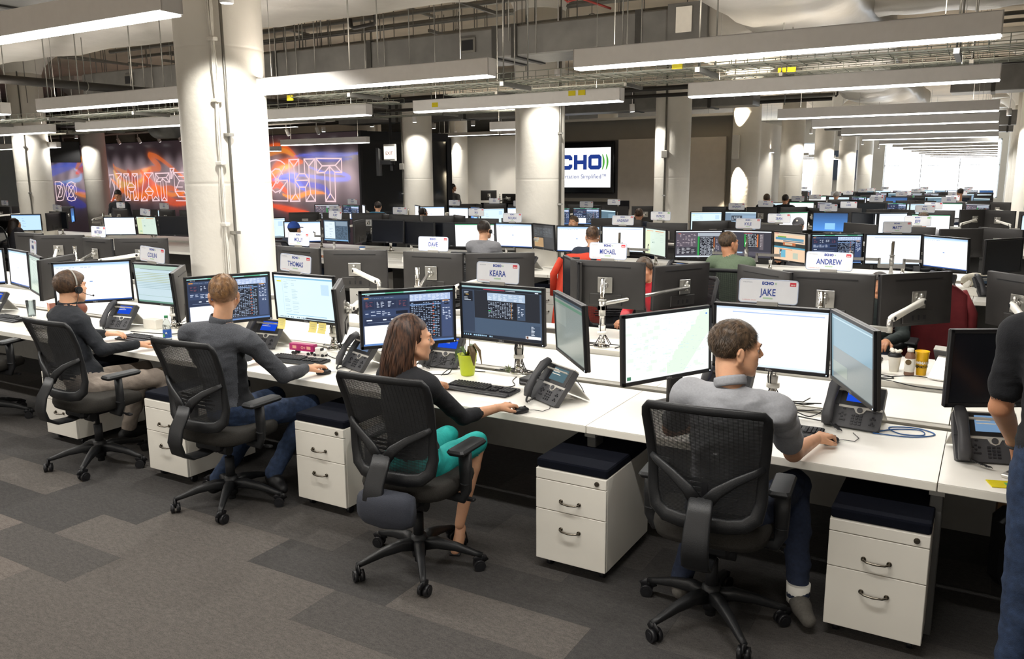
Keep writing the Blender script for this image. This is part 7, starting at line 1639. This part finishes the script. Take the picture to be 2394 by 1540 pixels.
def collar_ring(q,neck,m_,rad=.061,t=.3,hh=.02):
    root,org,hc,Rh,hs,T=q; base=np.array(hc)+Rh@np.array((0,-.03,-.055))*hs; nk=np.array(neck); d=base-nk; c=nk+d*t; d=d/np.linalg.norm(d); ax=Vector(d); e1=ax.orthogonal().normalized(); e2=ax.cross(e1)
    e1=Vector((1,0,0)); e1=(e1-ax*e1.dot(ax)).normalized(); e2=ax.cross(e1); b=MB()
    b.tube([Vector(c-org)+(e1*math.cos(a)*rad+e2*math.sin(a)*rad*.98)+ax*(.006*math.sin(a)) for a in [2*PI*i/24 for i in range(24)]],[(.005,hh)]*24,n=8,closed=True,up=tuple(ax)); part('collar',b,m_,root)
collar_ring(jk,(-.865,3.25,1.135),greys,.062,.28,.022)
# ---- woman
J=dict(pelvis=(-2.44,3.16,.57),neck=(-2.43,3.1,1.07),shL=(-2.59,3.16,1.01),shR=(-2.28,3.08,1.01),hipL=(-2.52,3.2,.54),hipR=(-2.36,3.18,.54),knL=(-2.55,3.62,.56),knR=(-2.33,3.58,.57),anL=(-2.5,3.7,.12),anR=(-2.37,3.46,.13),bend=(0,-.02,0),
 elL=(-2.72,3.42,.84),wrL=(-2.78,3.78,.79),hdL=(.1,1,-.1),elR=(-2.25,3.33,.79),wrR=(-2.19,3.58,.785),hdR=(.18,.98,-.07),curlR=.6,curlL=.6,toeR=(.35,-1,0))
kk=person('smiling woman with long brown hair in black cardigan and teal skirt',J,(SK,blackc,teal,shoeb),sleeve='34',fem=True,legs='skirt',head=(-2.415,3.15,1.215),heady=-.78,headp=-.05,hs=.98,hair=HL,style='long',collar=None,seedw=5,wr=.005)
def long_hair(root,org,hc,Rh,s,hm):
    rg=np.random.RandomState(3); V=[];Q=[]; C=[]
    cc=np.array((0,-.02,.03)); rad=np.array((.082,.104,.093)); dn=np.array((0,0,-1.)); 
    def W(p): return np.array(hc)+Rh@(np.array(p)*s)
    for k in range(760):
        side=-1 if k%2 else 1
        y0=rg.uniform(-.085,.075) if k%5 else rg.uniform(-.12,-.06); x0=side*rg.uniform(0,.015); p=np.array((x0,y0,0.)); zz=max(0,1-((p[1]-cc[1])/rad[1])**2); p[2]=cc[2]+rad[2]*math.sqrt(zz)
        pts=[]; dirx=side; tgt=rg.uniform(-.6,.55) # how far forward the lock falls
        az0=math.atan2(y0-cc[1],1e-3)
        aim=np.array((side*math.cos(.2),-.25+.25*tgt)) ; th=rg.uniform(0,1)
        ang=rg.uniform(PI*.5,PI*1.5) if k%3 else rg.uniform(PI*.42,PI*.6)
        ux,uy=math.cos(ang-PI/2)*0,0
        # sweep from the crown over the skull toward direction phi (0=front) on its side/back
        phi=side*rg.uniform(1.35,3.1); dx,dy=math.sin(phi),math.cos(phi); lift=rg.uniform(.0,.012)
        n=18; L=rg.uniform(.2,.27); wav=rg.uniform(0,6)
        start=max(0,abs(y0-cc[1])/rad[1]*.6)
        for i in range(n):
            t=i/(n-1)
            if t<.42:
                e=(PI/2)*(t/.42)*1.02+.05; q=cc+np.array((dx*math.sin(e)*rad[0],dy*math.sin(e)*rad[1],math.cos(e)*rad[2]))*(1+lift*8)
                f_=1-t/.42; q=q*(1-f_*.55)+np.array((x0,y0,cc[2]+rad[2]*math.sqrt(zz)))*f_*.55; q+=np.array((0,0,.004*f_)); last=q
            else:
                u=(t-.42)/.58; q=last+np.array((dx*.012*math.sin(u*3),-.025*u*(1 if dy<.2 else .3),-u*L*1.02)); q[0]+=.006*math.sin(u*8+wav)*u; q[1]+=.006*math.cos(u*7+wav)*u+ -.012*math.sin(u*3)
                q[0]*=(1-.12*u)
            pts.append(W(q))
        w0=rg.uniform(.0035,.006); ctr=W(cc*1.0-np.array((0,0,.06)))
        o=len(V)
        for i,q in enumerate(pts):
            t=i/(n-1); tan=pts[min(i+1,n-1)]-pts[max(i-1,0)]; out=q-ctr; sd=np.cross(tan,out); sd/=np.linalg.norm(sd)+1e-9; w=w0*(1-.75*t**3)
            V+= [q-sd*w,q+sd*w+out/np.linalg.norm(out)*.001]; cv=.0; C+=[cv,cv]
        for i in range(n-1): Q.append((o+2*i,o+2*i+1,o+2*i+3,o+2*i+2))
    # filling volume under the locks
    F_=[('e',tuple(W((0,-.022,.031))),(.08*s,.1*s,.09*s),Rh,0,0.),('e',tuple(W((0,-.06,-.04))),(.072*s,.062*s,.085*s),Rh,0,.03),('e',tuple(W((0,-.075,-.13))),(.078*s,.045*s,.09*s),Rh,0,.04),('e',tuple(W((0,-.085,-.2))),(.07*s,.035*s,.06*s),Rh,0,.04)]
    v,q,_=_grid_mesh(F_,.008)
    loc=(v-np.array(hc))@Rh/s; lm=loc[q].mean(1); keep=~((lm[:,1]>.03)&(lm[:,2]<.066+(lm[:,1]-.06)*.3)); q=q[keep]
    o=len(V); V=[tuple(p-org) for p in V]+[tuple(p-org) for p in v]; Q+= [tuple(int(i)+o for i in f) for f in q]; C+=[0.]*len(v)
    me=bpy.data.meshes.new('hair'); me.from_pydata(V,[],Q); a=me.color_attributes.new('Col','FLOAT_COLOR','POINT'); a.data.foreach_set('color',np.array([(c_,c_,c_,1) for c_ in C],np.float32).ravel()); me.materials.append(hm); me.polygons.foreach_set('use_smooth',[True]*len(me.polygons)); link('hair',me,root)
long_hair(kk[0],kk[1],kk[2],kk[3],kk[4],HL)
g_=Vector((-2.19,3.58,.785))-Vector(kk[1]); b=MB(); d_=Vector((.18,.98,-.07)).normalized(); b.lathe([(.0098,-.002),(.0112,-.002),(.0112,.002),(.0098,.002)],c=tuple(g_+d_*.108+Vector((-.008,0,.006))),n=14,mt=d_.to_track_quat('Z','Y').to_matrix()); part('ring',b,M['chrome'],kk[0])
an=Vector((-2.37,3.46,0))-Vector(kk[1]); dd=Vector((.35,-1,0)).normalized()
F2=[('c',np.array(an)+np.array((0,0,.1))-np.array(dd)*.02,np.array(an)+np.array((0,0,.05))+np.array(dd)*.03,.03,.028,0,0.),('c',np.array(an)+np.array((0,0,.05))-np.array(dd)*.05,np.array(an)+np.array((0,0,.026))+np.array(dd)*.1,.027,.026,0,.02)]
v,q,_=_grid_mesh(F2,.006); m2=bpy.data.meshes.new('foot'); m2.from_pydata(v.tolist(),[],q.tolist()); m2.materials.append(SK); m2.polygons.foreach_set('use_smooth',[True]*len(m2.polygons)); ft=link('foot',m2,kk[0])
b=MB(); b.tube([an+Vector((0,0,.008))-dd*.075,an+Vector((0,0,.006)),an+Vector((0,0,.006))+dd*.12],[(.03,.006),(.034,.006),(.03,.006)],n=10,up=(0,0,1))
for t_,hh_ in ((.075,.036),(.0,.075),(-.03,.105)): b.tube([an+dd*t_+Vector((dd.y*-math.cos(a)*.034,dd.x*math.cos(a)*.034,max(.01,hh_*math.sin(a))+.004)) for a in np.linspace(0,PI,10)],[(.004,.008)]*10,n=6)
part('sandal',b,shoeb,kk[0])
# ---- man in dark grey jacket
J=dict(pelvis=(-3.97,3.32,.56),neck=(-3.98,3.29,1.135),shL=(-4.17,3.21,1.07),shR=(-3.78,3.32,1.045),hipL=(-4.06,3.36,.54),hipR=(-3.87,3.35,.54),knL=(-4.1,3.8,.54),knR=(-3.75,3.76,.54),anL=(-4.12,3.3,.12),anR=(-3.83,3.5,.14),bend=(0,-.03,0),
 elL=(-4.38,3.45,.84),wrL=(-4.33,3.82,.79),hdL=(.3,1,-.1),elR=(-3.69,3.5,.80),wrR=(-3.74,3.74,.79),hdR=(.12,1,-.06),toeR=(.7,-.3,0),toeL=(-.2,1,0),curlR=.6)
tk_=person('man with fade haircut in dark heather grey pullover, seen from behind',J,(SK,heather,jeans2,shoeb,blackc),sleeve='long',hair=HF,head=(-3.975,3.33,1.305),heady=.82,headp=.02,hs=1.06,style='fade',shoes=shoeb,collar=True,seedw=9,wr=.010,hdens=9000)
collar_ring(tk_,(-3.98,3.29,1.135),heather,.063,.2,.026)
# ---- man with headset
J=dict(pelvis=(-5.55,3.36,.56),neck=(-5.70,3.38,1.10),shL=(-5.87,3.40,1.01),shR=(-5.53,3.36,1.0),hipL=(-5.62,3.42,.54),hipR=(-5.42,3.38,.54),knL=(-5.55,3.84,.55),knR=(-5.2,3.78,.56),anL=(-5.6,3.7,.12),anR=(-5.25,3.7,.12),bend=(-.02,-.04,0),
 elL=(-6.05,3.62,.82),wrL=(-6.02,3.84,.79),hdL=(.7,.7,-.08),elR=(-5.40,3.42,.8),wrR=(-5.42,3.72,.785),hdR=(.15,1,-.06))
cm=person('man in a black pullover wearing a headset, seen from behind, typing',J,(SK,navyp,khaki,shoeb),sleeve='long',hair=HM_,head=(-5.69,3.42,1.235),heady=.0,headp=-.02,hs=1.03,style='quiff',shoes=shoeb,collar=True,seedw=12,wr=.010,hdens=7000)
def headset(hd,lab=None):
    root,org,hc,Rh,s,T=hd; r=link('headset',None,root); b=MB(); b.tube([T((math.sin(a)*.089,-.012,.03+math.cos(a)*.094)) for a in np.linspace(-1.75,1.75,20)],[(.002,.006)]*20,n=6,up=tuple(Rh@np.array((0,1,0)))); part('headband',b,M['steelg'],r)
    b=MB(); b.cyl(T((.082,-.004,-.014)),T((.1,-.004,-.014)),.026*s,n=18); b.cyl(T((.1,-.004,-.014)),T((.106,-.004,-.014)),.018*s,n=14); part('ear_cushion',b,M['blk'],r)
    b=MB(); b.tube([T((.1,.0,-.018)),T((.098,.04,-.045)),T((.09,.085,-.062)),T((.075,.11,-.066))],.0022,n=6); b.sphere(T((.073,.112,-.066)),.007,8,6); part('microphone_boom',b,M['blk'],r)
    b=MB(); b.tube([T((.1,-.01,-.04)),T((.09,-.03,-.12)),T((.08,-.02,-.2))],.0018,n=5); part('headset_cord',b,M['cable'],r)
headset(cm); collar_ring(cm,(-5.70,3.38,1.10),navyp,.06,.2,.022)
# ---- man standing at the right edge
J=dict(pelvis=(.31,3.36,.98),neck=(.28,3.40,1.53),shL=(.12,3.44,1.43),shR=(.48,3.36,1.44),hipL=(.22,3.38,.93),hipR=(.4,3.34,.93),knL=(.22,3.36,.5),knR=(.4,3.3,.5),anL=(.21,3.32,.1),anR=(.47,3.26,.1),
 elL=(.09,3.5,1.13),wrL=(.16,3.72,.93),hdL=(.5,.6,-.5),elR=(.58,3.5,1.15),wrR=(.5,3.78,.98),hdR=(-.2,.8,-.4),hnL=(-.6,.3,.5),curlL=1.1)
sm_=person('standing man at the right edge in a black T-shirt and blue jeans, hand by the phone',J,(SK2,blackc,jeans2,shoeb),sleeve='short',hair=HD,head=(.3,3.45,1.68),heady=.1,headp=-.3,shoes=shoeb,seedw=15,wr=.008)
b=MB(); wv=Vector((.155,3.70,.945))-Vector(sm_[1]); b.lathe([(.033,-.003),(.036,0),(.033,.003)],c=tuple(wv),n=20,mt=Vector((.3,.8,-.75)).to_track_quat('Z','Y').to_matrix()); part('wristband',b,M['blk'],sm_[0])
# ---- people further back
def sit(lab,x,y,rz,top,mats,hairm,head=None,heady=0,lean=(0,.0),sleeve='long',style='short',hs=1.0,hip=.56,h=.011,hands=True,cap=None,face=True,seed=2,headr=0,headp=0,dens=2200,**kw):
    H_=(top-.115*hs-.14-hip)/.56; J=seated(x,y,rz,lean,H_); J.update(kw)
    hd=head or (J['neck'][0]+.03*-math.sin(rz),J['neck'][1]+.03*math.cos(rz),top-.118*hs)
    return person(lab,J,mats,h=h,sleeve=sleeve,hair=hairm,head=hd,heady=rz+heady,style=style,hs=hs,hands=hands,hh=.0055,seedw=seed,face=face,hdens=dens,collar=True,headr=headr,headp=headp)
sit('man in a green T-shirt with dark beard leaning on his desk in the third row',-2.2,8.3,.05,1.42,(SK2,greent,jeans,shoeb),HB,head=(-2.33,8.42,1.31),heady=-.75,lean=(-.1,.12),sleeve='short',seed=21,h=.009,dens=4000)
sit('man with very short brown hair in a navy shirt over an orange-red jacket',-4.03,8.72,0,1.42,(SK,navyt,jeans,shoeb),HM_,style='fade',heady=.45,seed=22,dens=3500)
hm_=sit('man in a grey hooded top with a headset in the third row',-5.5,8.68,0,1.455,(SK,hood,jeans,shoeb),HD,heady=.0,style='fade',seed=23,dens=3500,h=.009); headset(hm_)
rd=sit('person in a bright red shirt with a headset, mostly hidden behind monitors',-2.45,6.92,PI,1.33,(SK2,M['red'],jeans,shoeb),HB,head=(-2.63,6.8,1.17),lean=(.05,.1),seed=24,h=.009); headset(rd)
sit('person in a dark green hoodie peeking between two monitors',-.78,6.98,PI,1.34,(SK2,dgreen,jeans,shoeb),HD,head=(-.72,6.9,1.13),lean=(-.02,.1),seed=25,h=.009)
def capped(lab,x,y,rz,top,mats,hm,cm_,heady=0,seed=3,badge=None):
    q=sit(lab,x,y,rz,top,mats,hm,heady=heady,seed=seed); root,org,hc,Rh,s,T=q
    b=MB(); prof=[]; n=20
    v=[];f=[]
    for i in range(8):
        e=(PI/2)*(i/7)*1.02
        for j in range(n): a=2*PI*j/n; v.append(T((math.sin(e)*math.cos(a)*.086,-.02+math.sin(e)*math.sin(a)*.105,.035+math.cos(e)*.1)))
    f=[(i*n+j,(i+1)*n+j,(i+1)*n+(j+1)%n,i*n+(j+1)%n) for i in range(7) for j in range(n)]; b.add(v,f,True); cp=part('cap',b,cm_,root)
    b=MB(); b.tube([T((0,.07,.04)),T((0,.12,.035)),T((0,.155,.025))],[(.06,.004),(.06,.004),(.035,.003)],n=10,up=tuple(Rh@np.array((0,0,1)))); part('visor',b,cm_,cp)
    if badge: b=MB(); b.sphere(T((0,.085,.085)),(.015),8,6); part('badge',b,badge,cp)
    return q
capped('person in a bright blue cap in the third row',-9.25,9.15,0,1.33,(SK2,navyt,jeans,shoeb),HD,mat('blue_cap','1b3c82',.8,noise_amt=.1),seed=31)
capped('person in a grey baseball cap facing us in the fourth row',-2.5,12.75,PI,1.36,(SK2,hood,jeans,shoeb),HD,mat('grey_cap','5b5a5e',.9,noise_amt=.2),seed=32,badge=M['paper'])
wq=sit('woman with dark bobbed hair in a charcoal top at far left',-16.95,9.15,0,1.23,(SK,mat('charcoal_top','2c2b30',.9,noise_amt=.1),jeans,shoeb),HD,style='long',seed=33,hip=.5); long_hair(wq[0],wq[1],wq[2],wq[3],wq[4],HD)
sit('man in a teal polo shirt seen from behind in the fifth row',-12.35,14.9,0,1.45,(SK,tealp,jeans,shoeb),HD,sleeve='short',heady=.65,seed=34)
pf=sit('man in profile with a headset in the fifth row',-11.05,14.9,0,1.32,(SK,greyp,jeans,shoeb),HD,heady=-.5,seed=35,hip=.5); headset(pf)
sit('man with cropped brown hair in the fifth row, near the company screen',-5.9,14.9,0,1.38,(SK2,navyt,jeans,shoeb),HM_,heady=.35,seed=36)
sit('man with tousled brown hair in the fifth row at right',-.92,14.1,0,1.42,(SK,lgrey,jeans,shoeb),HB,seed=37)
sit('brown-haired person barely showing above a monitor in the fourth row',-6.2,12.7,PI,1.33,(SK,navyt,jeans,shoeb),HB,seed=38); sit('dark-haired person hidden at the far left of the fourth row',-16.1,6.9,PI,1.3,(SK,blackc,jeans,shoeb),HD,seed=39)
sit('man in black near the sconce column facing us in the far rows',-4.87,20.8,0,1.54,(SK,blackc,jeans,shoeb),HB,seed=40,face=False); sit('man with black hair beside the first window column',-4.4,20.7,0,1.53,(SK2,blackc,jeans,shoeb),HD,seed=41,face=False); sit('white-haired person before the windows',-4.1,26.2,0,1.5,(SK,lgrey,jeans,shoeb),hairmat('white_hair','8d8a86','b9b6b2'),seed=42,face=False)
sit('man in a light grey sweater stooping before the windows',-.8,26.4,.3,1.6,(SK2,lgrey,jeans,shoeb),HD,seed=43,lean=(0,.15),hip=.7,face=False)
def stand(lab,x,y,rz,top,mats,hm,heady=0,headp=0,sleeve='short',seed=4,**kw):
    s=top/1.8; R2=RZ(rz)[:2,:2]
    def p(a,b,z): q=R2@np.array((a,b)); return (x+q[0],y+q[1],z*s)
    J=dict(pelvis=p(0,0,.97),neck=p(0,0,1.5),shL=p(-.19,0,1.42),shR=p(.19,0,1.42),hipL=p(-.09,0,.92),hipR=p(.09,0,.92),knL=p(-.1,.02,.5),knR=p(.1,.02,.5),anL=p(-.1,0,.1),anR=p(.1,0,.1),elL=p(-.24,-.02,1.14),elR=p(.25,.03,1.14),wrL=p(-.2,.12,.92),wrR=p(.26,.12,.9),hdL=(0,0,-1),hdR=(0,.1,-1)); J.update({k:p(*v) for k,v in kw.items()})
    return person(lab,J,mats,h=.011,sleeve=sleeve,hair=hm,head=p(0,.03,1.67),heady=rz+heady,headp=headp,hh=.0055,shoes=shoeb,seedw=seed,hdens=2500,collar=True)
stand('man in a grey polo standing with his back to us by the far white wall',-14.0,20.4,0,1.81,(SK,greyp,jeans,shoeb),HD,heady=-.6,seed=51)
stand('dark-haired man in a black zip top standing and looking down at left',-18.2,12.35,PI+.5,1.74,(SK2,blackc,jeans,shoeb),HD,heady=.1,headp=-.45,sleeve='long',seed=52)
for o in list(bpy.data.objects):
    if o.type=='EMPTY': o.empty_display_size=.05
